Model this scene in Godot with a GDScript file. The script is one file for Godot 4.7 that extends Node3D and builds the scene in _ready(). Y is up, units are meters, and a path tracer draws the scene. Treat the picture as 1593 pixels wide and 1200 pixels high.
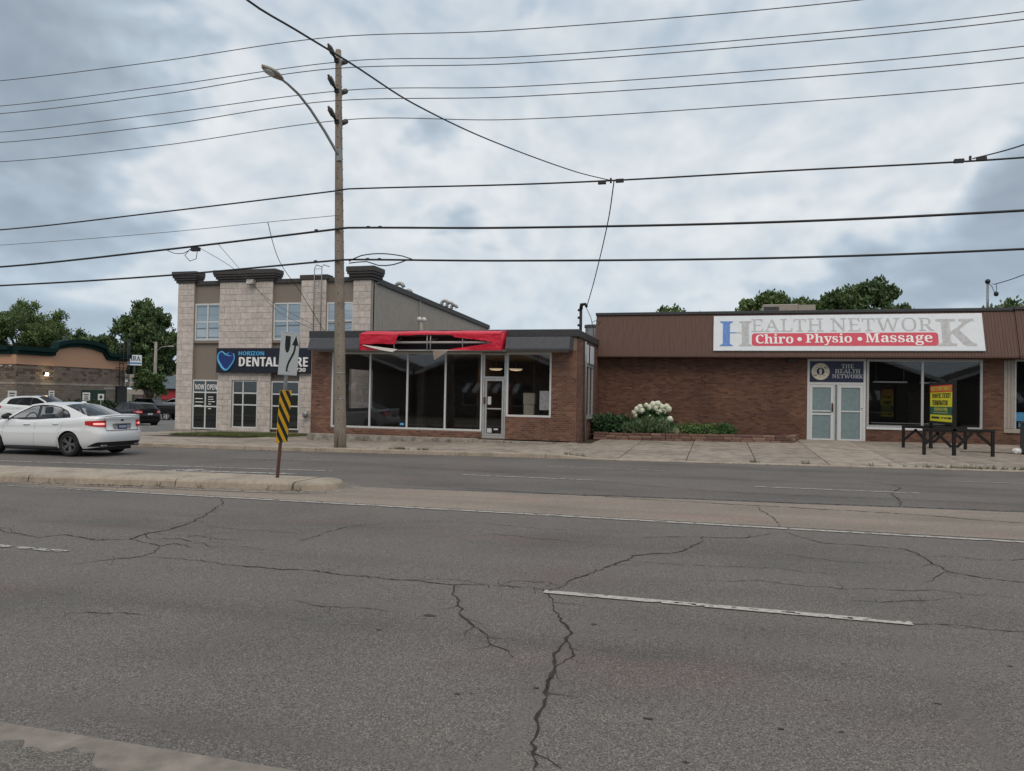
extends Node3D

var M := {}
var rng := RandomNumberGenerator.new()
var taken := {}

# ---------------------------------------------------------------- naming
func numbered(called: String) -> String:
	if not taken.has(called):
		taken[called] = 0
		return called
	taken[called] += 1
	return "%s_%03d" % [called, taken[called]]

func tag(o: Node, label: String, category: String, group := "", kind := "") -> void:
	o.set_meta("label", label)
	if category != "":
		o.set_meta("category", category)
	if group != "":
		o.set_meta("group", group)
	if kind != "":
		o.set_meta("kind", kind)

func thing(called: String, label: String, category: String, at := Vector3.ZERO, turn := 0.0, group := "") -> Node3D:
	var o := Node3D.new()
	o.name = numbered(called)
	add_child(o, true)
	o.position = at
	o.rotation.y = turn
	tag(o, label, category, group)
	return o

func part(called: String, parent: Node) -> Node3D:
	var o := Node3D.new()
	o.name = called
	parent.add_child(o, true)
	return o

func mesh_of(st: SurfaceTool, m: Material, smooth := false) -> ArrayMesh:
	st.generate_normals()
	var a := st.commit()
	a.surface_set_material(0, m)
	return a

func obj(called: String, st: SurfaceTool, m: Material, parent: Node = null) -> MeshInstance3D:
	var o := MeshInstance3D.new()
	o.mesh = mesh_of(st, m)
	if parent == null:
		o.name = numbered(called)
		add_child(o, true)
	else:
		o.name = called
		parent.add_child(o, true)
	return o

func inst(called: String, mesh: Mesh, m: Material, parent: Node, at := Vector3.ZERO) -> MeshInstance3D:
	var o := MeshInstance3D.new()
	o.mesh = mesh
	if m:
		o.material_override = m
	o.name = called
	o.position = at
	parent.add_child(o, true)
	return o

func struct(o: Node, label: String) -> void:
	o.set_meta("kind", "structure")
	o.set_meta("label", label)

func stuff(o: Node) -> Node:
	o.set_meta("kind", "stuff")
	return o

# ---------------------------------------------------------------- shapes
func mb(smooth := false) -> SurfaceTool:
	var st := SurfaceTool.new()
	st.begin(Mesh.PRIMITIVE_TRIANGLES)
	st.set_smooth_group(0 if smooth else -1)
	return st

# corners run anticlockwise seen from outside
func tri(st: SurfaceTool, a: Vector3, b: Vector3, c: Vector3) -> void:
	st.add_vertex(a); st.add_vertex(c); st.add_vertex(b)

func quad(st: SurfaceTool, a: Vector3, b: Vector3, c: Vector3, d: Vector3) -> void:
	tri(st, a, b, c)
	tri(st, a, c, d)

func box(st: SurfaceTool, x0: float, y0: float, z0: float, x1: float, y1: float, z1: float, t := Transform3D()) -> void:
	var p := []
	for k in 8:
		p.append(t * Vector3(x1 if k & 1 else x0, y1 if k & 2 else y0, z1 if k & 4 else z0))
	quad(st, p[4], p[5], p[7], p[6])
	quad(st, p[1], p[0], p[2], p[3])
	quad(st, p[5], p[1], p[3], p[7])
	quad(st, p[0], p[4], p[6], p[2])
	quad(st, p[6], p[7], p[3], p[2])
	quad(st, p[0], p[1], p[5], p[4])

func cbox(st: SurfaceTool, c: Vector3, s: Vector3, t := Transform3D()) -> void:
	box(st, c.x - s.x / 2, c.y - s.y / 2, c.z - s.z / 2, c.x + s.x / 2, c.y + s.y / 2, c.z + s.z / 2, t)

# a box with every edge chamfered by b
func bev(st: SurfaceTool, x0: float, y0: float, z0: float, x1: float, y1: float, z1: float, b: float, t := Transform3D()) -> void:
	var lo := Vector3(x0, y0, z0)
	var hi := Vector3(x1, y1, z1)
	var c := (lo + hi) / 2
	var h := (hi - lo) / 2
	b = minf(b, minf(h.x, minf(h.y, h.z)) * 0.9)
	var f := func(sx, sy, sz, ax): # vertex of corner (sx,sy,sz) on the face of axis ax
		var e := h - Vector3(b, b, b)
		var v := Vector3(sx * e.x, sy * e.y, sz * e.z)
		v[ax] = [sx, sy, sz][ax] * h[ax]
		return t * (c + v)
	for ax in 3:
		var u: int = (ax + 1) % 3
		var w: int = (ax + 2) % 3
		for s in [-1, 1]:
			var q := []
			for k in [[-1, -1], [1, -1], [1, 1], [-1, 1]]:
				var sg := [0, 0, 0]
				sg[ax] = s; sg[u] = k[0]; sg[w] = k[1]
				q.append(f.call(sg[0], sg[1], sg[2], ax))
			if s > 0: quad(st, q[0], q[1], q[2], q[3])
			else: quad(st, q[3], q[2], q[1], q[0])
		# edges between face u and face w, running along ax
		for su in [-1, 1]:
			for sw in [-1, 1]:
				var a := [0, 0, 0]
				a[ax] = -1; a[u] = su; a[w] = sw
				var d := [0, 0, 0]
				d[ax] = 1; d[u] = su; d[w] = sw
				var p0: Vector3 = f.call(a[0], a[1], a[2], u)
				var p1: Vector3 = f.call(d[0], d[1], d[2], u)
				var p2: Vector3 = f.call(d[0], d[1], d[2], w)
				var p3: Vector3 = f.call(a[0], a[1], a[2], w)
				if su * sw > 0: quad(st, p0, p3, p2, p1)
				else: quad(st, p0, p1, p2, p3)
	for sx in [-1, 1]:
		for sy in [-1, 1]:
			for sz in [-1, 1]:
				var p0: Vector3 = f.call(sx, sy, sz, 0)
				var p1: Vector3 = f.call(sx, sy, sz, 1)
				var p2: Vector3 = f.call(sx, sy, sz, 2)
				if sx * sy * sz > 0: tri(st, p0, p1, p2)
				else: tri(st, p0, p2, p1)

func tube(st: SurfaceTool, pts: Array, r, sides := 8, caps := true) -> void:
	var n := pts.size()
	var rings := []
	var up := Vector3.UP
	for i in n:
		var d: Vector3 = (pts[mini(i + 1, n - 1)] - pts[maxi(i - 1, 0)]).normalized()
		if i == 0 and absf(d.dot(up)) > 0.95: up = Vector3.RIGHT
		var a := up.cross(d).normalized()
		var b := d.cross(a).normalized()
		up = b
		var rad: float = r[i] if r is Array else r
		var ring := []
		for k in sides:
			var w := TAU * k / sides
			ring.append(pts[i] + (a * cos(w) + b * sin(w)) * rad)
		rings.append(ring)
	for i in n - 1:
		for k in sides:
			var k2 := (k + 1) % sides
			quad(st, rings[i][k], rings[i][k2], rings[i + 1][k2], rings[i + 1][k])
	if caps:
		for k in range(1, sides - 1):
			tri(st, rings[0][0], rings[0][k + 1], rings[0][k])
			tri(st, rings[n - 1][0], rings[n - 1][k], rings[n - 1][k + 1])

# profile of [radius, height] turned round the y axis of t
func lathe(st: SurfaceTool, prof: Array, sides := 16, t := Transform3D()) -> void:
	for i in prof.size() - 1:
		for k in sides:
			var w0 := TAU * k / sides
			var w1 := TAU * (k + 1) / sides
			var f := func(p, w): return t * Vector3(cos(w) * p[0], p[1], -sin(w) * p[0])
			quad(st, f.call(prof[i], w0), f.call(prof[i], w1), f.call(prof[i + 1], w1), f.call(prof[i + 1], w0))

# a flat outline in the plane of t, given depth along its z
func prism(st: SurfaceTool, poly: PackedVector2Array, z0: float, z1: float, t := Transform3D()) -> void:
	if Geometry2D.is_polygon_clockwise(poly):
		poly.reverse()
	var id := Geometry2D.triangulate_polygon(poly)
	for i in range(0, id.size(), 3):
		var a := poly[id[i]]
		var b := poly[id[i + 1]]
		var c := poly[id[i + 2]]
		if (b - a).cross(c - a) < 0:
			var s := b
			b = c
			c = s
		tri(st, t * Vector3(a.x, a.y, z1), t * Vector3(b.x, b.y, z1), t * Vector3(c.x, c.y, z1))
		tri(st, t * Vector3(a.x, a.y, z0), t * Vector3(c.x, c.y, z0), t * Vector3(b.x, b.y, z0))
	for i in poly.size():
		var a := poly[i]
		var b := poly[(i + 1) % poly.size()]
		quad(st, t * Vector3(a.x, a.y, z0), t * Vector3(b.x, b.y, z0), t * Vector3(b.x, b.y, z1), t * Vector3(a.x, a.y, z1))

func sphere(st: SurfaceTool, c: Vector3, r: Vector3, n := 10, bump := 0.0) -> void:
	var rows := []
	for i in n + 1:
		var row := []
		var la := PI * i / n
		for k in 2 * n:
			var lo := TAU * k / (2 * n)
			var q := 1.0 + (bump * sin(lo * 5.0 + i * 2.1) * sin(la * 6.0) if i > 0 and i < n else 0.0)
			row.append(c + Vector3(sin(la) * cos(lo) * r.x, cos(la) * r.y, -sin(la) * sin(lo) * r.z) * q)
		rows.append(row)
	for i in n:
		for k in 2 * n:
			var k2 := (k + 1) % (2 * n)
			quad(st, rows[i + 1][k], rows[i + 1][k2], rows[i][k2], rows[i][k])

func frame(st: SurfaceTool, x0: float, y0: float, x1: float, y1: float, w: float, z0: float, z1: float, t := Transform3D()) -> void:
	box(st, x0, y0, z0, x1, y0 + w, z1, t)
	box(st, x0, y1 - w, z0, x1, y1, z1, t)
	box(st, x0, y0 + w, z0, x0 + w, y1 - w, z1, t)
	box(st, x1 - w, y0 + w, z0, x1, y1 - w, z1, t)

# lettering fitted to a width and height, its middle at `at`
func letters(s: String, face: String, bold: bool, at: Vector3, w: float, h: float, m: Material, parent: Node, depth := 0.01, turn := Basis(), called := "lettering") -> MeshInstance3D:
	var tm := TextMesh.new()
	var f := SystemFont.new()
	f.font_names = PackedStringArray([face])
	f.font_weight = 700 if bold else 400
	tm.font = f
	tm.text = s
	tm.font_size = 48
	tm.pixel_size = 0.01
	tm.curve_step = 2.0
	tm.depth = 0.05
	var b := tm.get_aabb()
	var o := MeshInstance3D.new()
	o.mesh = tm
	o.material_override = m
	o.name = called
	var sx := w / maxf(b.size.x, 0.001)
	var sy := h / maxf(b.size.y, 0.001)
	var c := b.get_center()
	var bs := turn * Basis.from_scale(Vector3(sx, sy, depth / 0.05))
	o.transform = Transform3D(bs, at - bs * Vector3(c.x, c.y, 0.0))
	parent.add_child(o, true)
	return o

# ---------------------------------------------------------------- materials
func lin(r: float, g: float, b: float) -> Color:
	return Color(r, g, b).linear_to_srgb()

func plain(r: float, g: float, b: float, rough := 0.8, metal := 0.0) -> StandardMaterial3D:
	var m := StandardMaterial3D.new()
	m.albedo_color = lin(r, g, b)
	m.roughness = rough
	m.metallic = metal
	return m

func noise(kind: int, freq: float, octaves: int, sd: int) -> FastNoiseLite:
	var n := FastNoiseLite.new()
	n.noise_type = kind
	n.frequency = freq
	n.seed = sd
	n.fractal_type = FastNoiseLite.FRACTAL_FBM if octaves > 1 else FastNoiseLite.FRACTAL_NONE
	n.fractal_octaves = maxi(octaves, 1)
	return n

# a seamless picture of noise run through a ramp of linear colours
func ntex(n: FastNoiseLite, size: int, ramp: Array, bump := false) -> NoiseTexture2D:
	var t := NoiseTexture2D.new()
	t.width = size
	t.height = size
	t.seamless = true
	t.seamless_blend_skirt = 0.15
	t.generate_mipmaps = false
	t.noise = n
	if ramp.size():
		var g := Gradient.new()
		var off := PackedFloat32Array()
		var col := PackedColorArray()
		for r in ramp:
			off.append(r[0])
			col.append(lin(r[1], r[2], r[3]) if r.size() == 4 else Color(r[1], r[1], r[1]))
		g.offsets = off
		g.colors = col
		t.color_ramp = g
	return t

# a surface with grain: base colour times two scales of noise, plus relief
func grainy(r: float, g: float, b: float, rough: float, vary: float, metres: float, relief: float, sd: int, octaves := 5, freq := 0.012, tint := Vector3(1, 1, 1)) -> StandardMaterial3D:
	var m := StandardMaterial3D.new()
	m.roughness = rough
	var lo := 1.0 - vary
	var hi := 1.0 + vary
	m.albedo_texture = ntex(noise(FastNoiseLite.TYPE_SIMPLEX_SMOOTH, freq, octaves, sd), 512, [[0.15, r * lo * tint.x, g * lo * tint.y, b * lo * tint.z], [0.5, r, g, b], [0.85, r * hi, g * hi, b * hi]])
	m.uv1_triplanar = true
	m.uv1_world_triplanar = true
	m.uv1_scale = Vector3.ONE / metres
	if not M.has("stain_map"):
		M.stain_map = ntex(noise(FastNoiseLite.TYPE_SIMPLEX_SMOOTH, 0.011, 5, 999), 512, [[0.2, 0.86], [0.42, 0.95], [0.6, 1.0], [0.85, 1.02]])
	if sd in [41, 50, 51, 52, 53, 60, 61, 70, 31]:
		m.detail_enabled = true
		m.detail_blend_mode = BaseMaterial3D.BLEND_MODE_MUL
		m.detail_albedo = M.stain_map
		m.detail_uv_layer = BaseMaterial3D.DETAIL_UV_2
		m.uv2_triplanar = true
		m.uv2_world_triplanar = true
		m.uv2_scale = Vector3.ONE / 5.3
		m.uv2_offset = Vector3(0.13, 0.31, 0.07) * float(sd % 17)
	if relief > 0.0:
		m.heightmap_enabled = true
		m.heightmap_scale = relief
		m.heightmap_texture = ntex(noise(FastNoiseLite.TYPE_SIMPLEX_SMOOTH, freq * 4.0, 3, sd + 7), 512, [])
	return m

func aggregate(ramp: Array, metres: float, cell: float, relief: float, sd: int) -> StandardMaterial3D:
	var m := StandardMaterial3D.new()
	m.roughness = 0.9
	var n := noise(FastNoiseLite.TYPE_CELLULAR, cell, 1, sd)
	n.cellular_return_type = FastNoiseLite.RETURN_CELL_VALUE
	n.cellular_jitter = 1.0
	m.albedo_texture = ntex(n, 1024, ramp)
	m.uv1_triplanar = true
	m.uv1_world_triplanar = true
	m.uv1_scale = Vector3.ONE / metres
	m.vertex_color_use_as_albedo = true
	var h := noise(FastNoiseLite.TYPE_CELLULAR, cell, 1, sd)
	h.cellular_return_type = FastNoiseLite.RETURN_DISTANCE
	h.cellular_jitter = 1.0
	m.heightmap_enabled = true
	m.heightmap_flip_texture = true
	m.heightmap_scale = relief
	m.heightmap_texture = ntex(h, 1024, [])
	return m

func glass(r: float, g: float, b: float, a: float) -> StandardMaterial3D:
	var m := StandardMaterial3D.new()
	m.albedo_color = Color(r, g, b, a)
	m.transparency = BaseMaterial3D.TRANSPARENCY_ALPHA
	m.roughness = 0.02
	return m

func glow(r: float, g: float, b: float, e: float) -> StandardMaterial3D:
	var m := plain(0.8, 0.8, 0.8, 0.6)
	m.emission_enabled = true
	m.emission = lin(r, g, b)
	m.emission_energy_multiplier = e
	return m

func materials() -> void:
	M.asphalt = aggregate([[0.0, 0.064, 0.0585, 0.053], [0.35, 0.122, 0.112, 0.102], [0.7, 0.158, 0.145, 0.132], [0.93, 0.22, 0.202, 0.184], [1.0, 0.32, 0.296, 0.27]], 2.3, 0.33, 0.5, 3)
	M.strip = aggregate([[0.0, 0.15, 0.122, 0.097], [0.4, 0.24, 0.202, 0.164], [0.8, 0.315, 0.268, 0.22], [1.0, 0.43, 0.38, 0.32]], 2.1, 0.27, 0.3, 11)
	M.lot = grainy(0.15, 0.147, 0.142, 0.92, 0.25, 6.0, 0.2, 31)
	M.earth = grainy(0.10, 0.105, 0.06, 0.95, 0.35, 9.0, 0.0, 35)
	M.soil = grainy(0.05, 0.038, 0.026, 0.95, 0.4, 0.8, 1.5, 36)
	M.gutter = grainy(0.225, 0.197, 0.168, 0.9, 0.22, 1.3, 0.25, 41)
	for k in 4:
		var q: float = [0.92, 1.0, 1.06, 0.85][k]
		M["slab%d" % k] = grainy(0.315 * q, 0.27 * q, 0.222 * q, 0.9, 0.18, 1.7 + 0.4 * k, 0.25, 50 + k)
	M.kerb = grainy(0.36, 0.308, 0.245, 0.9, 0.16, 1.3, 0.12, 60, 4, 0.02)
	M.plinth = grainy(0.30, 0.275, 0.24, 0.9, 0.3, 1.4, 0.4, 61)
	M.crack = plain(0.024, 0.022, 0.020, 0.95)
	M.crack_edge = grainy(0.082, 0.074, 0.066, 0.95, 0.35, 0.3, 0.0, 64)
	M.crack_soft = plain(0.045, 0.042, 0.039, 0.95)
	M.paint = grainy(0.40, 0.38, 0.345, 0.7, 0.25, 0.5, 0.1, 65)
	M.paint_worn = grainy(0.34, 0.33, 0.31, 0.8, 0.35, 0.35, 0.15, 66)
	M.pole = grainy(0.265, 0.228, 0.185, 0.9, 0.25, 0.9, 0.35, 70, 4, 0.03)
	M.galv = grainy(0.30, 0.31, 0.31, 0.45, 0.12, 0.6, 0.0, 72)
	M.galv.metallic = 0.5
	M.cable = plain(0.018, 0.018, 0.02, 0.6)
	M.thin_cable = plain(0.10, 0.10, 0.105, 0.5)
	M.porcelain = plain(0.10, 0.085, 0.075, 0.25)
	M.black = plain(0.012, 0.012, 0.013, 0.5)
	M.black_wood = grainy(0.009, 0.0085, 0.0085, 0.85, 0.4, 0.5, 0.25, 75)
	M.brick = grainy(1.0, 1.0, 1.0, 0.9, 0.16, 0.35, 0.35, 80, 5, 0.02)
	M.brick.vertex_color_use_as_albedo = true
	M.mortar = grainy(0.235, 0.185, 0.148, 0.95, 0.2, 0.6, 0.2, 82)
	M.mortar_dark = grainy(0.155, 0.108, 0.082, 0.95, 0.2, 0.6, 0.2, 83)
	for k in 4:
		var q: float = [1.0, 0.93, 1.06, 0.98][k]
		M["stone%d" % k] = grainy(0.55 * q, (0.494 + 0.008 * (k % 2)) * q, 0.456 * q, 0.9, 0.13, 1.6, 0.5, 90 + k, 5, 0.01)
	M.stone_joint = plain(0.33, 0.285, 0.24, 0.95)
	M.stucco = grainy(0.235, 0.20, 0.172, 0.95, 0.10, 1.2, 0.35, 96, 4, 0.05)
	M.stucco.uv1_scale = Vector3(1.2, 0.3, 1.2)
	M.cornice = grainy(0.052, 0.047, 0.045, 0.6, 0.15, 1.5, 0.0, 97)
	M.siding = grainy(0.33, 0.295, 0.255, 0.6, 0.06, 3.0, 0.0, 98)
	M.white_frame = grainy(0.62, 0.64, 0.64, 0.4, 0.06, 0.8, 0.0, 99)
	M.alu = grainy(0.46, 0.47, 0.475, 0.38, 0.12, 0.8, 0.0, 100)
	M.alu.metallic = 0.35
	M.tinted = plain(0.43, 0.46, 0.47, 0.03, 0.85)
	M.dark_glass = plain(0.01, 0.013, 0.014, 0.03)
	M.dark_glass.metallic_specular = 0.75
	M.clear = glass(0.14, 0.13, 0.12, 0.10)
	M.pane = glass(0.10, 0.12, 0.12, 0.30)
	M.frosted = grainy(0.20, 0.27, 0.29, 0.25, 0.1, 1.5, 0.0, 103)
	M.flashing = grainy(0.045, 0.046, 0.05, 0.6, 0.2, 1.0, 0.0, 104)
	M.canopy = grainy(0.064, 0.068, 0.080, 0.6, 0.15, 1.3, 0.15, 105)
	M.soffit = grainy(0.24, 0.225, 0.21, 0.8, 0.15, 1.2, 0.0, 106)
	M.brown_metal = grainy(0.094, 0.046, 0.032, 0.6, 0.16, 2.2, 0.0, 108)
	M.brown_metal.uv1_scale = Vector3(1.6, 0.12, 0.12)
	M.red_cloth = grainy(0.70, 0.016, 0.048, 0.45, 0.14, 0.7, 0.2, 110)
	M.red_cloth.backlight_enabled = true
	M.red_cloth.backlight = lin(0.25, 0.006, 0.012)
	M.flap = grainy(0.55, 0.52, 0.48, 0.7, 0.2, 0.5, 0.0, 111)
	M.steel = plain(0.42, 0.41, 0.40, 0.4, 0.4)
	M.sign_white = grainy(0.66, 0.71, 0.75, 0.45, 0.04, 2.5, 0.0, 113)
	M.sign_grey = grainy(0.44, 0.455, 0.47, 0.5, 0.18, 1.0, 0.0, 114)
	M.sign_blue = grainy(0.09, 0.23, 0.56, 0.5, 0.3, 0.7, 0.0, 115)
	M.sign_red = grainy(0.60, 0.045, 0.09, 0.5, 0.08, 1.5, 0.0, 116)
	M.letter_white = plain(0.82, 0.82, 0.82, 0.5)
	M.letter_lit = plain(0.88, 0.88, 0.88, 0.4)
	M.navy = grainy(0.010, 0.016, 0.052, 0.4, 0.1, 1.0, 0.0, 118)
	M.navy_dark = grainy(0.008, 0.011, 0.026, 0.5, 0.1, 1.0, 0.0, 119)
	M.logo_blue = plain(0.012, 0.035, 0.19, 0.4)
	M.logo_cyan = plain(0.10, 0.42, 0.75, 0.4)
	M.logo_deep = plain(0.02, 0.17, 0.45, 0.4)
	M.cream = grainy(0.62, 0.57, 0.45, 0.6, 0.08, 0.8, 0.0, 120)
	M.yellow = plain(0.86, 0.78, 0.02, 0.5)
	M.hazard = grainy(0.72, 0.40, 0.006, 0.4, 0.08, 0.4, 0.0, 121)
	M.orange_red = plain(0.80, 0.06, 0.015, 0.5)
	M.green = plain(0.012, 0.12, 0.075, 0.5)
	M.print_dark = plain(0.03, 0.03, 0.02, 0.6)
	M.print_yellow = plain(0.62, 0.56, 0.10, 0.6)
	M.rust = grainy(0.11, 0.055, 0.035, 0.85, 0.35, 0.3, 0.2, 123)
	M.traffic_face = plain(0.60, 0.62, 0.61, 0.4)
	M.traffic_black = plain(0.012, 0.012, 0.013, 0.7)
	M.white_paint = plain(0.76, 0.785, 0.80, 0.2)
	M.white_paint.clearcoat_enabled = true
	M.white_paint.clearcoat_roughness = 0.03
	M.black_paint = plain(0.008, 0.008, 0.010, 0.3)
	M.black_paint.metallic_specular = 0.3
	M.black_paint.clearcoat_enabled = true
	M.black_paint.clearcoat = 0.35
	M.black_paint.clearcoat_roughness = 0.03
	M.blue_paint = plain(0.16, 0.26, 0.36, 0.25)
	M.blue_paint.clearcoat_enabled = true
	M.silver_paint = plain(0.36, 0.38, 0.40, 0.3, 0.3)
	M.trim = plain(0.018, 0.018, 0.019, 0.6)
	M.tyre = plain(0.016, 0.016, 0.016, 0.85)
	M.rim_dark = plain(0.14, 0.14, 0.15, 0.35, 0.3)
	M.rim_light = plain(0.62, 0.62, 0.63, 0.3, 0.5)
	M.car_glass = glass(0.10, 0.13, 0.13, 0.30)
	M.car_glass_dark = glass(0.008, 0.01, 0.01, 0.80)
	M.car_glass_dark.metallic_specular = 0.4
	M.seat = plain(0.035, 0.035, 0.038, 0.8)
	M.tail = plain(0.55, 0.008, 0.012, 0.12)
	M.tail.clearcoat_enabled = true
	M.tail_lit = glow(1.0, 0.10, 0.06, 0.9)
	M.lamp_clear = plain(0.6, 0.62, 0.62, 0.1)
	M.plate = plain(0.05, 0.07, 0.16, 0.4)
	M.plate_pale = plain(0.55, 0.58, 0.62, 0.5)
	M.block = grainy(1.0, 1.0, 1.0, 0.95, 0.18, 0.6, 0.9, 130, 4, 0.03)
	M.block.vertex_color_use_as_albedo = true
	M.tan = grainy(0.50, 0.29, 0.19, 0.95, 0.06, 1.5, 0.2, 131, 4, 0.05)
	M.green_metal = plain(0.006, 0.024, 0.021, 0.75)
	M.green_metal.metallic_specular = 0.25
	M.green_door = plain(0.006, 0.035, 0.02, 0.55)
	M.apartment = grainy(0.17, 0.155, 0.16, 0.9, 0.1, 3.0, 0.0, 133)
	M.blue_roof = grainy(0.14, 0.18, 0.215, 0.8, 0.12, 2.0, 0.0, 134)
	M.red_board = plain(0.36, 0.03, 0.045, 0.6)
	M.bark = grainy(0.085, 0.066, 0.05, 0.95, 0.35, 0.8, 0.8, 140)
	M.leaf = plain(1.0, 1.0, 1.0, 0.55)
	M.leaf.vertex_color_use_as_albedo = true
	M.leaf.backlight_enabled = true
	M.leaf.backlight = lin(0.05, 0.08, 0.02)
	M.petal = plain(0.82, 0.85, 0.70, 0.7)
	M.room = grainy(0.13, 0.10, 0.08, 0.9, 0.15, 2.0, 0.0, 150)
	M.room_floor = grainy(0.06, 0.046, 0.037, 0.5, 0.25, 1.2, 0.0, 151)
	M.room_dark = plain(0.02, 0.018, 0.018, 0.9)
	M.ceiling = plain(0.36, 0.335, 0.30, 0.9)
	M.house_wall = grainy(0.10, 0.095, 0.09, 0.9, 0.15, 2.0, 0.0, 155)
	M.shingle = grainy(0.05, 0.045, 0.043, 0.95, 0.3, 0.8, 0.5, 156)

# ---------------------------------------------------------------- the lie of the land
func table(t: Array, x: float) -> float:
	if x <= t[0][0]: return t[0][1]
	for i in t.size() - 1:
		if x <= t[i + 1][0]:
			return lerpf(t[i][1], t[i + 1][1], (x - t[i][0]) / (t[i + 1][0] - t[i][0]))
	return t[-1][1]

func grade(x: float) -> float:
	return 0.006 * clampf(x, -60.0, 45.0)

func kerb_d(x: float) -> float:
	return 21.4 + 0.066 * clampf(x, -22.0, 14.0)

func lip(x: float) -> float:
	return table([[-4.4, 0.13], [-3.4, 0.035]], x)

# height of the pavement at x and a distance d across the road
func walk(x: float, d: float) -> float:
	var s := table([[-14.0, -0.020], [-5.0, 0.008], [-3.0, 0.024], [5.0, 0.026]], x)
	return grade(x) + lip(x) + s * clampf(d - kerb_d(x), 0.0, 11.0)

func strip_far(x: float) -> float:
	return 12.85 + 0.066 * (x + 6.5)

# ---------------------------------------------------------------- camera, sky, sun
func lights() -> void:
	var cam := Camera3D.new()
	cam.name = "camera"
	cam.fov = 54.86
	cam.near = 0.05
	cam.far = 3000.0
	cam.position = Vector3(0, 1.7, 0)
	cam.rotation = Vector3(0.01704, 0.27087, 0.01833)
	add_child(cam)
	cam.current = true
	var we := WorldEnvironment.new()
	we.name = "sky"
	var e := Environment.new()
	e.background_mode = Environment.BG_SKY
	e.tonemap_mode = Environment.TONE_MAPPER_LINEAR
	e.tonemap_exposure = 1.0
	e.sdfgi_enabled = true
	e.ssao_enabled = true
	e.ssil_enabled = true
	var sk := Sky.new()
	var pm := PanoramaSkyMaterial.new()
	pm.panorama = clouds()
	sk.sky_material = pm
	e.sky = sk
	we.environment = e
	add_child(we)
	var sun := DirectionalLight3D.new()
	sun.name = "sun"
	sun.light_energy = 0.40
	sun.light_color = Color(1.0, 0.92, 0.83)
	sun.light_angular_distance = 40.0
	sun.shadow_enabled = true
	add_child(sun)
	sun.look_at_from_position(Vector3.ZERO, -Vector3(0.30, 1.0, 0.85))

func clouds() -> ImageTexture:
	var w := 1792
	var h := 896
	var im := Image.create(w, h, false, Image.FORMAT_RGBF)
	var big := noise(FastNoiseLite.TYPE_SIMPLEX, 0.55, 4, 21)
	var mid := noise(FastNoiseLite.TYPE_SIMPLEX, 1.7, 6, 5)
	mid.fractal_gain = 0.56
	var warp := noise(FastNoiseLite.TYPE_SIMPLEX_SMOOTH, 0.8, 3, 9)
	var fine := noise(FastNoiseLite.TYPE_SIMPLEX, 6.0, 4, 14)
	fine.fractal_gain = 0.6
	# broad banks of thick and thin cloud: azimuth and elevation (degrees), spread, change of brightness
	var banks := [[-23, 26, 12, 6.0, -0.34], [4, 23.5, 14, 5.5, -0.46], [13, 18.5, 10, 3.6, -0.34], [-26, 18, 6.5, 3.2, -0.28], [-48, 27, 7, 4, -0.10], [-37, 22.5, 5, 4, 0.34], [-15.8, 22, 3.6, 2.2, 0.44], [-37, 15, 9, 2.8, 0.30], [-31.5, 16.5, 4, 1.8, 0.26], [-9, 15.5, 8, 2.8, 0.42], [-4, 18, 5, 1.8, 0.20], [17, 15, 5, 1.8, 0.20], [-8, 11, 18, 2.4, 0.20], [4, 7.5, 15, 2.2, -0.10], [-45, 10, 12, 3, 0.14], [-46, 19, 8, 5, 0.14]]
	im.fill(Color(0.12, 0.115, 0.11))
	for y in int(h * 0.512):
		var el := PI * (0.5 - (y + 0.5) / h)
		var sy := sin(el)
		var cy := cos(el)
		for x in w:
			var az := TAU * ((x + 0.5) / w - 0.5)
			var c: Color
			if sy <= -0.02:
				c = Color(0.12, 0.115, 0.11)
			else:
				var s := maxf(sy, 0.0)
				var k := 1.0 / (s + 0.42)
				var p := Vector3(sin(az) * cy * k, 0.0, -cos(az) * cy * k)
				var q := warp.get_noise_2d(p.x, p.z) * 0.22
				var n1 := 0.85 * big.get_noise_2d(p.x + q, p.z - q) + 0.54 * mid.get_noise_2d(p.x - q, p.z + q)
				var dense := smoothstep(-0.28, 0.48, n1)
				var b := 0.69 - 0.46 * dense - 0.13 * smoothstep(0.28, 0.46, s) + 0.11 * exp(-pow((n1 + 0.12) / 0.10, 2.0)) + 0.13 * fine.get_noise_2d(p.x + q, p.z)
				var azd := rad_to_deg(az)
				var eld := rad_to_deg(el)
				for g in banks:
					var da: float = (azd - g[0]) / g[2]
					var de: float = (eld - g[1]) / g[3]
					var r := da * da + de * de
					if r < 6.0:
						b += g[4] * exp(-r)
				b = clampf(b, 0.0, 1.0)
				b = b * b * (3.0 - 2.0 * b)
				var thick := Color(0.285, 0.345, 0.42)
				var middle := Color(0.492, 0.582, 0.675)
				var thin := Color(0.86, 0.88, 0.89)
				c = thick.lerp(middle, b * 2.0) if b < 0.5 else middle.lerp(thin, b * 2.0 - 1.0)
				var low := clampf(1.0 - s / 0.24, 0.0, 1.0)
				c = c.lerp(Color(0.50, 0.63, 0.74), 0.6 * low)
				c *= 1.0 + 0.85 * smoothstep(0.45, 1.0, s)
				c = c.lerp(Color(c.g * 1.02, c.g, c.g * 0.98), 0.6 * smoothstep(0.5, 0.9, s))
			im.set_pixel(x, y, c)
	return ImageTexture.create_from_image(im)

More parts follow.
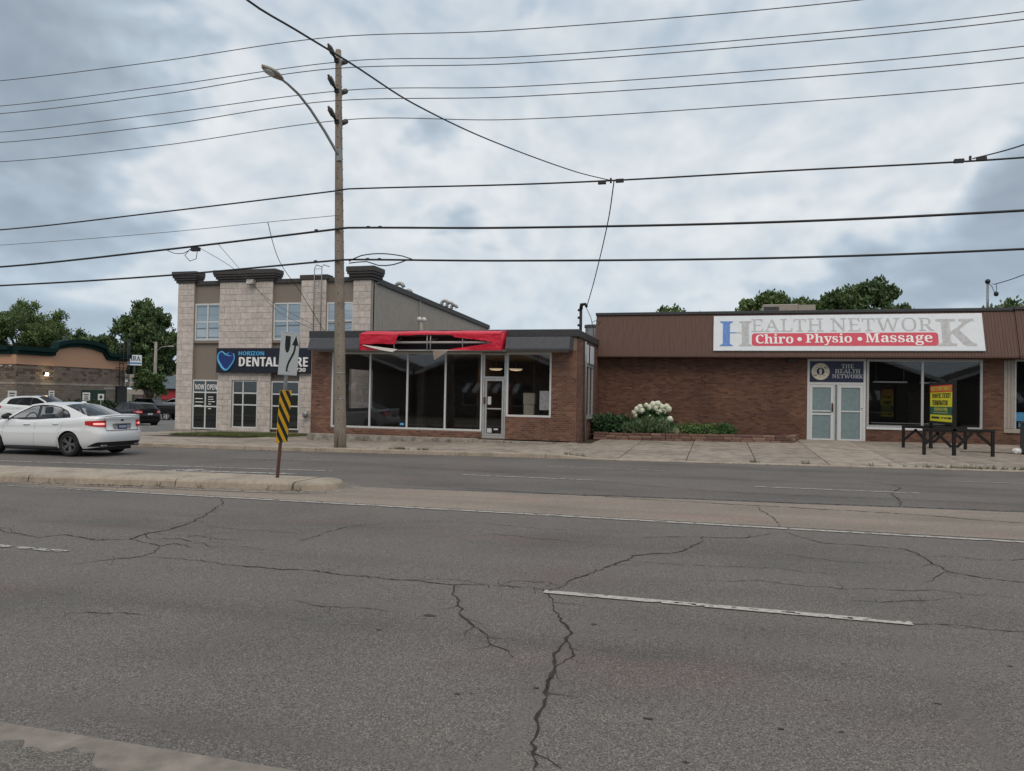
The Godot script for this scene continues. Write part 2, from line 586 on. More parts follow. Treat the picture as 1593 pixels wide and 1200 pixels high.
# ---------------------------------------------------------------- ground, road, pavement
func sheet(st: SurfaceTool, xs: Array, ds: Array, height: Callable, tint: Callable) -> void:
	for i in xs.size() - 1:
		for j in ds.size() - 1:
			var q := [[xs[i], ds[j]], [xs[i + 1], ds[j]], [xs[i + 1], ds[j + 1]], [xs[i], ds[j + 1]]]
			var v := []
			var c := []
			for k in q:
				v.append(Vector3(k[0], height.call(k[0], k[1]), -k[1]))
				c.append(tint.call(k[0], k[1]))
			for k in [0, 2, 1, 0, 3, 2]:
				st.set_color(c[k])
				st.add_vertex(v[k])

func span(a: float, b: float, step: float) -> Array:
	var n := maxi(1, roundi((b - a) / step))
	var r := []
	for i in n + 1:
		r.append(lerpf(a, b, float(i) / n))
	return r

func ground() -> void:
	# open ground out to the horizon
	var st := mb(true)
	var xs := [-2500.0, -400.0, -60.0, -30.0, 0.0, 45.0, 400.0, 2500.0]
	sheet(st, xs, [-2500.0, -300.0, -40.0, 0.0, 30.0, 60.0, 300.0, 2500.0], func(x, d): return grade(x) - (0.55 if d > 10.0 else 0.12), func(_x, _d): return Color.WHITE)
	struct(obj("ground", st, M.earth), "open ground stretching away behind the buildings")
	# the carriageway
	var blot := noise(FastNoiseLite.TYPE_SIMPLEX_SMOOTH, 0.35, 4, 201)
	var streak := noise(FastNoiseLite.TYPE_SIMPLEX_SMOOTH, 0.5, 3, 202)
	var red := noise(FastNoiseLite.TYPE_SIMPLEX_SMOOTH, 0.45, 3, 203)
	var tint := func(x, d):
		var v := 1.0 + 0.24 * blot.get_noise_2d(x, d) + 0.20 * streak.get_noise_2d(x * 0.12, d * 2.2) + 0.10 * blot.get_noise_2d(x * 5.0 + 40.0, d * 7.0)
		if d > 13.0:
			v *= 0.93
			v -= 0.10 * exp(-pow((d - 14.4) / 0.5, 2.0)) + 0.10 * exp(-pow((d - 17.0) / 0.55, 2.0)) + 0.09 * exp(-pow((d - 20.2) / 0.5, 2.0))
		else:
			v -= 0.12 * exp(-pow((d - 4.9) / 0.45, 2.0)) + 0.10 * exp(-pow((d - 8.4) / 0.6, 2.0)) - 0.05 * exp(-pow((d - 3.5) / 0.4, 2.0))
		var r := clampf(red.get_noise_2d(x * 0.6, d * 1.6) * 2.0 - 0.62, 0.0, 0.5)
		return Color(v * (1.0 + 0.30 * r), v * (1.0 - 0.02 * r), v * (1.0 + 0.02 * r))
	st = mb(true)
	sheet(st, span(-60, 45, 0.5), span(3.0, 10.8, 0.26), func(x, _d): return grade(x), tint)
	sheet(st, span(-60, 45, 0.5), span(10.8, 23.4, 0.42), func(x, _d): return grade(x), tint)
	var road := obj("road", st, M.asphalt)
	struct(road, "cracked grey asphalt road of several lanes")
	# the pale centre strip
	st = mb(true)
	var rows := span(0.0, 1.0, 0.1)
	for i in 200:
		var x0 := -60.0 + i * 0.5
		for j in rows.size() - 1:
			var q := []
			for k in [[x0, rows[j]], [x0 + 0.5, rows[j]], [x0 + 0.5, rows[j + 1]], [x0, rows[j + 1]]]:
				var d := lerpf(10.82, strip_far(maxf(k[0], -6.8)), k[1])
				q.append([Vector3(k[0], grade(k[0]) + 0.004, -d), tint.call(k[0] * 0.7, d * 1.3 + 9.0)])
			for k in [0, 2, 1, 0, 3, 2]:
				st.set_color(q[k][1])
				st.add_vertex(q[k][0])
	struct(obj("centre_strip", st, M.strip), "tan worn strip along the middle of the road")
	# concrete channel on the photographer's side and the old tarmac beside it
	st = mb(true)
	sheet(st, span(-60, 45, 0.5), [2.35, 3.0, 3.03], func(x, d): return grade(x) + (0.004 if d < 3.01 else 0.0), func(_x, _d): return Color.WHITE)
	struct(obj("gutter", st, M.gutter), "concrete channel along the near edge of the road")
	st = mb(true)
	var ragged := noise(FastNoiseLite.TYPE_SIMPLEX_SMOOTH, 1.6, 4, 77)
	for i in 900:
		var x0 := -30.0 + i * 0.06
		var q := []
		for x in [x0, x0 + 0.06]:
			q.append(Vector3(x, grade(x) + 0.012, -(lerpf(2.84, 2.60, smoothstep(-2.9, -2.0, x)) + 0.16 * ragged.get_noise_1d(x * 5.0) + 0.05 * ragged.get_noise_1d(x * 31.0))))
			q.append(Vector3(x, grade(x) + 0.012, 3.0))
		st.set_color(Color(1.12, 1.02, 0.95))
		quad(st, q[1], q[3], q[2], q[0])
	struct(obj("pavement", st, M.asphalt), "broken tarmac footway at the near corner")
	# parking lot
	st = mb(true)
	sheet(st, span(-140, -26.2, 4.0), span(23.6, 120, 4.0), func(x, d): return lot(x, d), func(_x, _d): return Color.WHITE)
	struct(obj("parking_lot", st, M.lot), "grey parking lot left of the dental building")
	# bed below the paving, lifted by the slabs above it
	st = mb(true)
	var cols := span(-26.2, 30, 0.8)
	for i in cols.size() - 1:
		for j in 10:
			var q := []
			for k in [[0, 0], [1, 0], [1, 1], [0, 1]]:
				var x: float = cols[i + k[0]]
				var d := lerpf(kerb_d(x) + 0.1, 33.0, (j + k[1]) / 10.0)
				q.append(Vector3(x, walk(x, d) - 0.022, -d))
			st.set_color(Color.WHITE)
			quad(st, q[0], q[1], q[2], q[3])
	struct(obj("paving_bed", st, M.soil), "dark earth showing in the joints of the paving")
	pavement()
	markings(road)
	cracks(road)

func lot(x: float, d: float) -> float:
	return grade(x) + 0.02 - 0.019 * clampf(d - 23.6, 0.0, 20.0)

func slab(p: Node, q: Array, m: Material, lift: float) -> void:
	# q: four [x, d] corners anticlockwise from above, near edge first
	var st := mb()
	var top := []
	var rim := []
	var low := []
	var c := Vector2((q[0][0] + q[2][0]) / 2, (q[0][1] + q[2][1]) / 2)
	for k in q:
		var v := Vector2(k[0], k[1])
		var i := v + (c - v).normalized() * 0.035
		top.append(Vector3(i.x, walk(i.x, i.y) + lift, -i.y))
		var o := v + (c - v).normalized() * 0.014
		rim.append(Vector3(o.x, walk(o.x, o.y) + lift - 0.012, -o.y))
		low.append(Vector3(o.x, walk(o.x, o.y) - 0.05, -o.y))
	quad(st, top[0], top[1], top[2], top[3])
	for k in 4:
		var n := (k + 1) % 4
		quad(st, rim[k], rim[n], top[n], top[k])
		quad(st, low[k], low[n], rim[n], rim[k])
	obj("slab", st, m, p)

func pavement() -> void:
	var p := Node3D.new()
	p.name = "sidewalk"
	add_child(p)
	struct(p, "concrete sidewalk of square slabs before the shopfronts")
	rng.seed = 12
	var x := -26.0
	while x < 18.0:
		var w := 1.55 if x < -4.0 else 1.9
		var x1 := x + w
		var xm := x + w / 2
		var far := 33.0
		if xm > -15.5 and xm < -4.7: far = 25.9
		elif xm >= -4.7: far = 31.1
		else: far = 31.3
		var d := [0.15, 1.65, 3.2]
		if far > 27.0:
			d.append_array([5.3, 7.4])
		for j in d.size():
			var a: float = d[j]
			var last: bool = j == d.size() - 1
			var k0 := kerb_d(x)
			var k1 := kerb_d(x1)
			var q := [[x, k0 + a], [x1, k1 + a], [x1, far if last else k1 + d[j + 1]], [x, far if last else k0 + d[j + 1]]]
			if xm < -17.6 and xm > -23.2 and j == 3:
				continue
			slab(p, q, M["slab%d" % (rng.randi() % 4)], rng.randf_range(-0.003, 0.004))
		x = x1
	# kerb stones: full height on the left, dropped across the frontage on the right
	var k := Node3D.new()
	k.name = "kerb"
	add_child(k)
	struct(k, "concrete kerb along the far edge of the road")
	x = -60.0
	while x < 30.0:
		var l := 2.4 if x < -4.0 else 3.0
		var st := mb()
		var n := 4
		for i in n:
			var xa := x + 0.006 + (l - 0.012) * i / n
			var xb := x + 0.006 + (l - 0.012) * (i + 1) / n
			var s := []
			for xx in [xa, xb]:
				var g := grade(xx)
				var hh := lip(xx) + 0.002
				var kd := kerb_d(xx)
				var r := []
				for o in [[-0.02, -0.06], [-0.005, hh - 0.03], [0.01, hh - 0.008], [0.035, hh], [0.15, hh + 0.001], [0.15, -0.06]]:
					r.append(Vector3(xx, g + o[1], -(kd + o[0])))
				s.append(r)
			for j in 5:
				quad(st, s[0][j], s[1][j], s[1][j + 1], s[0][j + 1])
			if i == 0: quad(st, s[0][0], s[0][1], s[0][3], s[0][5])
			if i == n - 1: quad(st, s[1][5], s[1][3], s[1][1], s[1][0])
		obj("kerb_stone", st, M.kerb, k)
		x += l
	# pan of concrete at the foot of the kerb
	var st := mb(true)
	for i in 180:
		var xa := -60.0 + i * 0.5
		quad(st, Vector3(xa, grade(xa) + 0.004, -(kerb_d(xa) - 0.12)), Vector3(xa + 0.5, grade(xa + 0.5) + 0.004, -(kerb_d(xa + 0.5) - 0.12)), Vector3(xa + 0.5, grade(xa + 0.5) + 0.006, -(kerb_d(xa + 0.5) + 0.02)), Vector3(xa, grade(xa) + 0.006, -(kerb_d(xa) + 0.02)))
	obj("channel", st, M.gutter, k)
	# the raised median with its rounded nose
	var md := Node3D.new()
	md.name = "median"
	add_child(md)
	struct(md, "raised concrete median ending in a rounded nose")
	var near := func(xx): return table([[-13.2, 11.1], [-9.3, 11.62], [-7.2, 11.86]], xx)
	var away := func(xx): return table([[-14.8, 12.46], [-10.3, 12.86], [-7.2, 12.95]], xx)
	var joints := [-60.0, -40.0, -30.0, -24.0, -19.0, -15.9, -12.6, -9.62, -7.35]
	for i in joints.size() - 1:
		var s := mb()
		var cuts := span(joints[i] + 0.008, joints[i + 1] - 0.008, 0.7)
		for j in cuts.size() - 1:
			var ring := []
			for xx in [cuts[j], cuts[j + 1]]:
				var r := []
				var g := grade(xx)
				var a: float = near.call(xx)
				var b: float = away.call(xx)
				for o in [[a - 0.03, -0.05], [a, 0.11], [a + 0.03, 0.145], [a + 0.09, 0.158], [b - 0.09, 0.158], [b - 0.03, 0.145], [b, 0.11], [b + 0.03, -0.05]]:
					r.append(Vector3(xx, g + o[1], -o[0]))
				ring.append(r)
			for q in 7:
				quad(s, ring[0][q], ring[1][q], ring[1][q + 1], ring[0][q + 1])
			if j == 0: quad(s, ring[0][0], ring[0][2], ring[0][5], ring[0][7])
			if j == cuts.size() - 2: quad(s, ring[1][7], ring[1][5], ring[1][2], ring[1][0])
		obj("median_stone", s, M.kerb, md)
	var s := mb()
	var rings := []
	for o in [[0.035, -0.05], [0.0, 0.11], [-0.03, 0.145], [-0.09, 0.158]]:
		var r := []
		for i in 15:
			var w := PI * (float(i) / 14.0 - 0.5)
			var c := 12.405
			var rad: float = 0.545 + o[0]
			var px: float = -7.33 + (0.62 + o[0]) * cos(w)
			r.append(Vector3(px, grade(px) + o[1], -(c + rad * sin(w))))
		rings.append(r)
	for a in 3:
		for i in 14:
			quad(s, rings[a][i], rings[a][i + 1], rings[a + 1][i + 1], rings[a + 1][i])
	for i in range(1, 14):
		tri(s, rings[3][0], rings[3][i], rings[3][i + 1])
	quad(s, rings[0][0], rings[3][0], rings[3][14], rings[0][14])
	obj("median_nose", s, M.kerb, md)
	s = mb(true)
	for i in 106:
		var xa := -60.0 + i * 0.5
		var q := []
		for xx in [xa, xa + 0.5]:
			q.append(Vector3(xx, grade(xx) + 0.010, -(near.call(xx) - 0.30 - (0.06 if xx > -9.5 else 0.0))))
			q.append(Vector3(xx, grade(xx) + 0.012, -(near.call(xx) + 0.02)))
		quad(s, q[0], q[2], q[3], q[1])
	for i in 14:
		var q := []
		for j in [i, i + 1]:
			var w: float = PI * (float(j) / 14.0 - 0.5)
			q.append(Vector3(-7.33 + 0.6 * cos(w), grade(-7.0) + 0.013, -(12.405 + 0.53 * sin(w))))
			q.append(Vector3(-7.33 + 1.0 * cos(w), grade(-7.0) + 0.010, -(12.405 + 0.86 * sin(w))))
		quad(s, q[0], q[1], q[3], q[2])
	obj("channel", s, M.gutter, md)

# a painted line, worn through where the noise is low
func stripe(parent: Node, pts: Array, w: float, m: Material, wear: float, sd: int, called := "lane_line", up := 0.009) -> void:
	var n := noise(FastNoiseLite.TYPE_SIMPLEX_SMOOTH, 3.5, 4, sd)
	var st := mb()
	for s in pts.size() - 1:
		var a := Vector2(pts[s][0], pts[s][1])
		var b := Vector2(pts[s + 1][0], pts[s + 1][1])
		var dir := (b - a).normalized()
		var side := Vector2(-dir.y, dir.x)
		var cells := maxi(2, int((b - a).length() / 0.035))
		var across := 6
		for i in cells:
			for j in across:
				var p := a.lerp(b, (i + 0.5) / cells) + side * w * ((j + 0.5) / across - 0.5)
				if n.get_noise_2d(p.x * 1.4, p.y * 2.6) * 1.25 + 0.5 < wear:
					continue
				var q := []
				for k in [[0, 0], [1, 0], [1, 1], [0, 1]]:
					var v := a.lerp(b, float(i + k[0]) / cells) + side * w * (float(j + k[1]) / across - 0.5)
					q.append(Vector3(v.x, grade(v.x) + up, -v.y))
				quad(st, q[0], q[1], q[2], q[3])
	obj(called, st, m, parent)

func markings(road: Node) -> void:
	stripe(road, [[-10.4, 10.70], [-2.9, 10.70], [16.0, 10.52]], 0.105, M.paint, 0.10, 301)
	stripe(road, [[-40.0, 10.62], [-10.4, 10.66]], 0.09, M.paint_worn, 0.5, 302)
	stripe(road, [[-1.46, 6.44], [1.47, 6.40]], 0.10, M.paint, 0.12, 303)
	stripe(road, [[-12.0, 6.52], [-6.72, 6.44]], 0.10, M.paint_worn, 0.35, 304)
	stripe(road, [[-5.47, 15.72], [-2.5, 15.70]], 0.10, M.paint, 0.30, 305)
	stripe(road, [[0.74, 15.74], [3.72, 15.78]], 0.10, M.paint, 0.25, 306)
	stripe(road, [[-4.2, 18.53], [-1.22, 18.53]], 0.09, M.paint_worn, 0.40, 307)
	stripe(road, [[4.97, 18.57], [9.0, 18.62]], 0.09, M.paint_worn, 0.3, 308)
	stripe(road, [[-24.0, 14.2], [-17.2, 14.5], [-8.5, 15.35]], 0.10, M.paint, 0.28, 309)
	stripe(road, [[-12.7, 17.6], [-9.9, 17.9]], 0.09, M.paint_worn, 0.35, 310)
	# turn arrow: shaft, head and its bent end
	stripe(road, [[-11.6, 14.15], [-8.9, 14.45]], 0.24, M.paint_worn, 0.25, 311, "turn_arrow")
	stripe(road, [[-11.4, 13.75], [-11.9, 14.1], [-11.3, 14.6]], 0.22, M.paint_worn, 0.25, 312, "turn_arrow")

func crack(road: Node, pts: Array, w: float, m: Material, twigs := true, up := 0.005) -> void:
	var st := mb()
	var line := []
	for i in pts.size() - 1:
		var a := Vector2(pts[i][0], -pts[i][1])
		var b := Vector2(pts[i + 1][0], -pts[i + 1][1])
		var n := maxi(1, int((b - a).length() / 0.05))
		for k in n:
			line.append(a.lerp(b, float(k) / n))
	line.append(Vector2(pts[-1][0], -pts[-1][1]))
	var off := 0.0
	var prev := []
	for i in line.size():
		var d: Vector2 = (line[mini(i + 1, line.size() - 1)] - line[maxi(i - 1, 0)]).normalized()
		var s := Vector2(-d.y, d.x)
		off = off * 0.78 + rng.randf_range(-0.022, 0.022)
		var c: Vector2 = line[i] + s * off
		var t := float(i) / maxf(1.0, line.size() - 1)
		var ww := w * rng.randf_range(0.2, 1.35) * (0.35 + 0.65 * sin(PI * clampf(t * 0.9 + 0.08, 0.0, 1.0)))
		var l := c + s * ww / 2
		var r := c - s * ww / 2
		var q := [Vector3(l.x, grade(l.x) + up, -l.y), Vector3(r.x, grade(r.x) + up, -r.y)]
		if prev.size():
			quad(st, prev[1], q[1], q[0], prev[0])
		prev = q
		if twigs and rng.randf() < 0.07:
			var e := c
			var dd := d.rotated(rng.randf_range(0.5, 1.3) * (1.0 if rng.randf() < 0.5 else -1.0))
			var pw := w * 0.35
			for k in rng.randi_range(2, 6):
				var f := e + dd * 0.05
				dd = dd.rotated(rng.randf_range(-0.5, 0.5))
				var sd := Vector2(-dd.y, dd.x) * pw * 0.5
				quad(st, Vector3(e.x - sd.x, grade(e.x) + up, -(e.y - sd.y)), Vector3(f.x - sd.x, grade(f.x) + up, -(f.y - sd.y)), Vector3(f.x + sd.x, grade(f.x) + up, -(f.y + sd.y)), Vector3(e.x + sd.x, grade(e.x) + up, -(e.y + sd.y)))
				e = f
				pw *= 0.85
	obj("crack", st, m, road)

func cracks(road: Node) -> void:
	rng.seed = 99
	var c := [
		[0.030, [[-7.84, -10.5], [-7.5, -10.1], [-7.17, -9.42], [-6.79, -8.52], [-6.66, -7.89], [-6.7, -7.55], [-6.63, -7.22], [-6.97, -7.1], [-7.58, -7.23], [-7.65, -6.95], [-8.07, -7.06], [-8.55, -7.21]]],
		[0.022, [[-6.63, -7.22], [-6.2, -7.09], [-6.02, -7.03], [-6.01, -7.23], [-5.64, -7.09]]],
		[0.016, [[-6.75, -7.6], [-6.4, -7.35], [-6.2, -7.45], [-5.8, -7.3], [-5.4, -7.42]]],
		[0.018, [[-6.02, -7.03], [-5.83, -6.72], [-5.76, -6.51], [-5.91, -6.36], [-6.04, -6.16], [-6.13, -5.94]]],
		[0.022, [[-5.76, -6.51], [-5.17, -6.51], [-4.62, -6.48], [-4.1, -6.48], [-3.54, -6.47], [-2.98, -6.44], [-2.6, -6.44], [-2.33, -6.4], [-2.0, -6.51], [-1.76, -6.54], [-1.48, -6.49]]],
		[0.020, [[-2.29, -6.39], [-2.2, -6.12], [-2.04, -5.79], [-1.89, -5.52], [-1.75, -5.27], [-1.57, -5.08], [-1.4, -4.89], [-1.27, -4.75]]],
		[0.026, [[-1.48, -6.49], [-1.32, -6.19], [-1.22, -5.92], [-1.12, -5.59], [-1.05, -5.37], [-1.05, -5.07], [-1.01, -4.69], [-0.98, -4.37], [-0.92, -4.18], [-0.87, -3.89], [-0.83, -3.66], [-0.77, -3.1]]],
		[0.014, [[-1.02, -5.2], [-0.94, -4.9], [-0.98, -4.5], [-0.90, -4.2]]],
		[0.026, [[-1.48, -6.49], [-1.37, -6.67], [-1.27, -7.09], [-1.09, -7.53], [-0.92, -8.0], [-0.87, -8.22], [-0.51, -8.48], [-0.35, -8.8], [-0.22, -9.25], [-0.11, -9.69]]],
		[0.022, [[-0.9, -9.4], [-0.5, -9.55], [-0.11, -9.69], [0.35, -9.76], [0.8, -10.3]]],
		[0.026, [[0.86, -10.41], [1.25, -9.76], [1.68, -9.79], [2.15, -9.66], [2.22, -9.14], [2.28, -8.51], [2.53, -8.31], [2.95, -8.2], [3.6, -8.4], [4.4, -8.3]]],
		[0.018, [[2.2, -9.2], [2.5, -9.4], [2.9, -9.3], [3.5, -9.6], [4.1, -9.4]]],
		[0.020, [[1.47, -6.41], [1.84, -6.44], [2.23, -6.42], [3.4, -6.4], [5.0, -6.3]]],
		[0.012, [[0.64, -8.95], [1.06, -8.74], [1.43, -8.66], [1.88, -8.75]]],
		[0.012, [[-3.3, -9.03], [-2.93, -8.97], [-2.41, -8.92], [-1.59, -8.86], [-1.15, -9.01]]],
		[0.016, [[-4.71, -7.69], [-4.7, -8.25], [-4.67, -8.85], [-4.3, -9.3]]],
		[0.012, [[-6.58, -8.27], [-5.87, -8.22], [-5.54, -8.29], [-4.8, -8.2]]],
		[0.035, [[3.57, -17.22], [3.56, -16.61], [3.18, -15.59], [3.14, -14.88], [3.05, -14.2], [2.95, -13.7]]],
		[0.026, [[3.1, -17.9], [3.5, -17.3], [4.2, -17.5]]],
		[0.020, [[-4.85, -4.65], [-4.63, -4.74], [-4.23, -4.83]]],
		[0.012, [[1.11, -6.99], [1.53, -7.08], [2.12, -7.43]]],
		[0.014, [[-12.0, -8.6], [-10.5, -8.0], [-9.2, -7.6], [-8.55, -7.21]]],
		[0.012, [[-0.2, -7.3], [0.4, -7.5], [1.1, -7.4], [1.9, -7.6], [2.8, -7.5]]],
		[0.012, [[-3.4, -5.5], [-2.9, -5.45], [-2.4, -5.5]]],
		[0.013, [[-6.9, -7.75], [-6.5, -7.62], [-6.1, -7.7], [-5.7, -7.55], [-5.2, -7.62]]],
		[0.011, [[-6.3, -7.3], [-6.1, -7.5], [-6.0, -7.8], [-5.7, -8.1]]],
		[0.011, [[-5.9, -7.1], [-5.7, -7.3], [-5.5, -7.2], [-5.1, -7.3], [-4.8, -7.2]]],
		[0.012, [[-9.8, -7.6], [-9.2, -7.25], [-8.6, -7.35], [-8.1, -7.06]]],
		[0.012, [[-10.4, -6.8], [-9.2, -6.55], [-7.9, -6.3]]],
		[0.013, [[-1.9, -6.55], [-1.8, -6.75], [-1.5, -6.8], [-1.38, -6.67]]],
		[0.010, [[-2.7, -6.44], [-2.5, -6.6], [-2.2, -6.62], [-2.0, -6.51]]],
		[0.012, [[-0.9, -8.0], [-0.2, -7.95], [0.5, -8.1], [1.4, -8.0]]],
		[0.012, [[2.28, -8.5], [2.05, -8.2], [1.9, -7.9]]],
		[0.011, [[-4.2, -9.6], [-3.2, -9.7], [-2.0, -9.55], [-0.9, -9.7]]],
	]
	for k in c:
		crack(road, k[1], k[0] * 0.88, M.crack)
	crack(road, [[-6.2, -13.55], [-3.6, -13.26], [-1.25, -13.0], [0.86, -12.85], [2.73, -12.73], [4.27, -12.34], [8.0, -12.2]], 0.035, M.crack_soft, false, 0.009)
	crack(road, [[0.65, -12.68], [0.78, -11.69], [0.83, -10.8]], 0.02, M.crack_soft, false, 0.009)
	crack(road, [[-5.9, -12.9], [-3.8, -13.1], [-1.29, -13.3], [0.9, -13.44], [4.68, -13.7], [9.0, -13.95]], 0.05, M.crack_soft, false, 0.009)
	crack(road, [[-14.0, -17.2], [-9.0, -17.3], [-5.0, -16.6], [0.0, -14.6], [6.0, -14.7], [9.0, -14.8]], 0.025, M.crack_soft, false)
	# worn hollows and oil spots near the camera
	var st := mb()
	for i in 26:
		var x := rng.randf_range(-3.0, 3.6)
		var d := rng.randf_range(3.6, 6.2)
		var l := rng.randf_range(0.008, 0.03) * (2.2 if rng.randf() < 0.12 else 1.0)
		var q := []
		for k in 7:
			var w := TAU * k / 7
			q.append(Vector3(x + cos(w) * l * rng.randf_range(0.6, 1.2), grade(x) + 0.005, -(d + sin(w) * l * 0.45 * rng.randf_range(0.5, 1.2))))
		for k in range(1, 6):
			tri(st, q[0], q[k], q[k + 1])
	stuff(obj("worn_spots", st, M.crack_soft, road))

# a cross-section of [out from the wall, height] drawn along x
func section(st: SurfaceTool, poly: PackedVector2Array, x0: float, x1: float, at: Vector3) -> void:
	prism(st, poly, -x1, -x0, Transform3D(Basis(Vector3(0, 0, 1), Vector3(0, 1, 0), Vector3(-1, 0, 0)), at))

# ---------------------------------------------------------------- walls
# courses of brick on the plane of t (x along the wall, y up, z out of it), leaving the openings [x0, y0, x1, y1] free
func bricks(called: String, parent: Node, t: Transform3D, x0: float, y0: float, x1: float, y1: float, holes: Array, tones: Array, sd: int) -> void:
	var r := RandomNumberGenerator.new()
	r.seed = sd
	var wear := noise(FastNoiseLite.TYPE_SIMPLEX_SMOOTH, 0.9, 3, sd)
	var st := mb()
	var course := 0.0755
	var pitch := 0.213
	var row := 0
	var y := y0
	while y < y1 - 0.03:
		var ya := y + 0.005
		var yb := minf(y + course - 0.005, y1)
		var x := x0 - (pitch * 0.5 if row % 2 else 0.0)
		while x < x1 - 0.005:
			var pieces := [[maxf(x, x0) + 0.005, minf(x + pitch, x1) - 0.005]]
			for h in holes:
				if yb <= h[1] or ya >= h[3]:
					continue
				var next := []
				for p in pieces:
					if p[1] <= h[0] or p[0] >= h[2]:
						next.append(p)
						continue
					if p[0] < h[0]: next.append([p[0], h[0] - 0.004])
					if p[1] > h[2]: next.append([h[2] + 0.004, p[1]])
				pieces = next
			var tone: Array = tones[r.randi() % tones.size()]
			var q := r.randf_range(0.86, 1.13)
			if r.randf() < 0.05: q *= 0.72
			q *= 1.0 + 0.28 * wear.get_noise_2d(x * 0.8, y * 0.5) - 0.16 * exp(-(y - y0) / 0.22) * (0.6 + wear.get_noise_2d(x * 2.0, 3.0))
			st.set_color(Color(tone[0] * q, tone[1] * q, tone[2] * q))
			for p in pieces:
				if p[1] - p[0] < 0.02:
					continue
				var z := 0.007 + r.randf_range(-0.0015, 0.0025)
				var a: float = p[0]
				var b: float = p[1]
				var f := [Vector3(a + 0.003, ya + 0.003, z), Vector3(b - 0.003, ya + 0.003, z), Vector3(b - 0.003, yb - 0.003, z), Vector3(a + 0.003, yb - 0.003, z)]
				var g := [Vector3(a, ya, -0.004), Vector3(b, ya, -0.004), Vector3(b, yb, -0.004), Vector3(a, yb, -0.004)]
				for k in 4:
					f[k] = t * f[k]
					g[k] = t * g[k]
				quad(st, f[0], f[1], f[2], f[3])
				for k in 4:
					var n := (k + 1) % 4
					quad(st, g[k], g[n], f[n], f[k])
			x += pitch
		row += 1
		y += course
	stuff(obj(called, st, M.brick, parent))

# the plane of a wall facing the road at distance d, and of one facing right at x
func facing(d: float) -> Transform3D:
	return Transform3D(Basis(), Vector3(0, 0, -d))

func facing_right(x: float) -> Transform3D:   # wall x runs away from the road: local x = -z
	return Transform3D(Basis(Vector3(0, 0, -1), Vector3(0, 1, 0), Vector3(1, 0, 0)), Vector3(x, 0, 0))

# a flat wall with openings, as boxes between grid lines
func walling(st: SurfaceTool, x0: float, y0: float, x1: float, y1: float, z0: float, z1: float, holes: Array, t := Transform3D()) -> void:
	var xs := [x0, x1]
	for h in holes:
		for v in [h[0], h[2]]:
			if v > x0 and v < x1 and not xs.has(v): xs.append(v)
	xs.sort()
	for i in xs.size() - 1:
		var a: float = xs[i]
		var b: float = xs[i + 1]
		var cuts := []
		for h in holes:
			if h[0] <= a + 0.0001 and h[2] >= b - 0.0001:
				cuts.append([h[1], h[3]])
		cuts.sort_custom(func(p, q): return p[0] < q[0])
		var y := y0
		for c in cuts:
			if c[0] > y: box(st, a, y, z0, b, c[0], z1, t)
			y = maxf(y, c[1])
		if y < y1: box(st, a, y, z0, b, y1, z1, t)

# a window: frame, bars and panes, set in the plane of t
func window(parent: Node, x0: float, y0: float, x1: float, y1: float, xs: Array, ys: Array, fm: Material, gm: Material, t: Transform3D, fw := 0.06, called := "window") -> Node3D:
	var w := MeshInstance3D.new()
	w.name = called
	var st := mb()
	frame(st, x0, y0, x1, y1, fw, -0.06, 0.02, t)
	var bars := []
	for v in ys: box(st, x0 + fw, v - fw / 2, -0.05, x1 - fw, v + fw / 2, 0.012, t)
	var cy := [y0 + fw]
	for v in ys: cy.append_array([v - fw / 2, v + fw / 2])
	cy.append(y1 - fw)
	for v in xs:
		for k in range(0, cy.size(), 2):
			box(st, v - fw / 2, cy[k], -0.05, v + fw / 2, cy[k + 1], 0.014, t)
	w.mesh = mesh_of(st, fm)
	parent.add_child(w, true)
	var cx := [x0 + fw]
	for v in xs: cx.append_array([v - fw / 2, v + fw / 2])
	cx.append(x1 - fw)
	for i in range(0, cx.size(), 2):
		for j in range(0, cy.size(), 2):
			var g := mb()
			box(g, cx[i] - 0.005, cy[j] - 0.005, -0.026, cx[i + 1] + 0.005, cy[j + 1] + 0.005, -0.018, t)
			obj("pane", g, gm, w)
	return w

# ---------------------------------------------------------------- dental building
func stone_wall(parent: Node, x0: float, y0: float, x1: float, y1: float, d: float, holes: Array, sd: int) -> void:
	var r := RandomNumberGenerator.new()
	r.seed = sd
	var y := y0
	var row := 0
	while y < y1 - 0.05:
		var h := 0.302
		if y1 - y - h < 0.12: h = y1 - y
		var x := x0
		var first := true
		while x < x1 - 0.01:
			var w := 0.61
			if first and row % 2: w = 0.305
			first = false
			if x1 - x - w < 0.16: w = x1 - x
			var rect := [[x, y, minf(x + w, x1), minf(y + h, y1)]]
			for o in holes:
				var next := []
				for p in rect:
					if p[2] <= o[0] + 0.001 or p[0] >= o[2] - 0.001 or p[3] <= o[1] + 0.001 or p[1] >= o[3] - 0.001:
						next.append(p)
						continue
					if p[0] < o[0]: next.append([p[0], p[1], o[0], p[3]])
					if p[2] > o[2]: next.append([o[2], p[1], p[2], p[3]])
					if p[1] < o[1]: next.append([maxf(p[0], o[0]), p[1], minf(p[2], o[2]), o[1]])
					if p[3] > o[3]: next.append([maxf(p[0], o[0]), o[3], minf(p[2], o[2]), p[3]])
				rect = next
			for p in rect:
				if p[2] - p[0] < 0.03 or p[3] - p[1] < 0.03:
					continue
				var st := mb()
				var z := 0.02 + r.randf_range(-0.003, 0.003)
				bev(st, p[0] + 0.005, p[1] + 0.005, -d - 0.02, p[2] - 0.005, p[3] - 0.005, -d + z, 0.008)
				obj("stone_block", st, M["stone%d" % (r.randi() % 4)], parent)
			x += w
		y += h
		row += 1

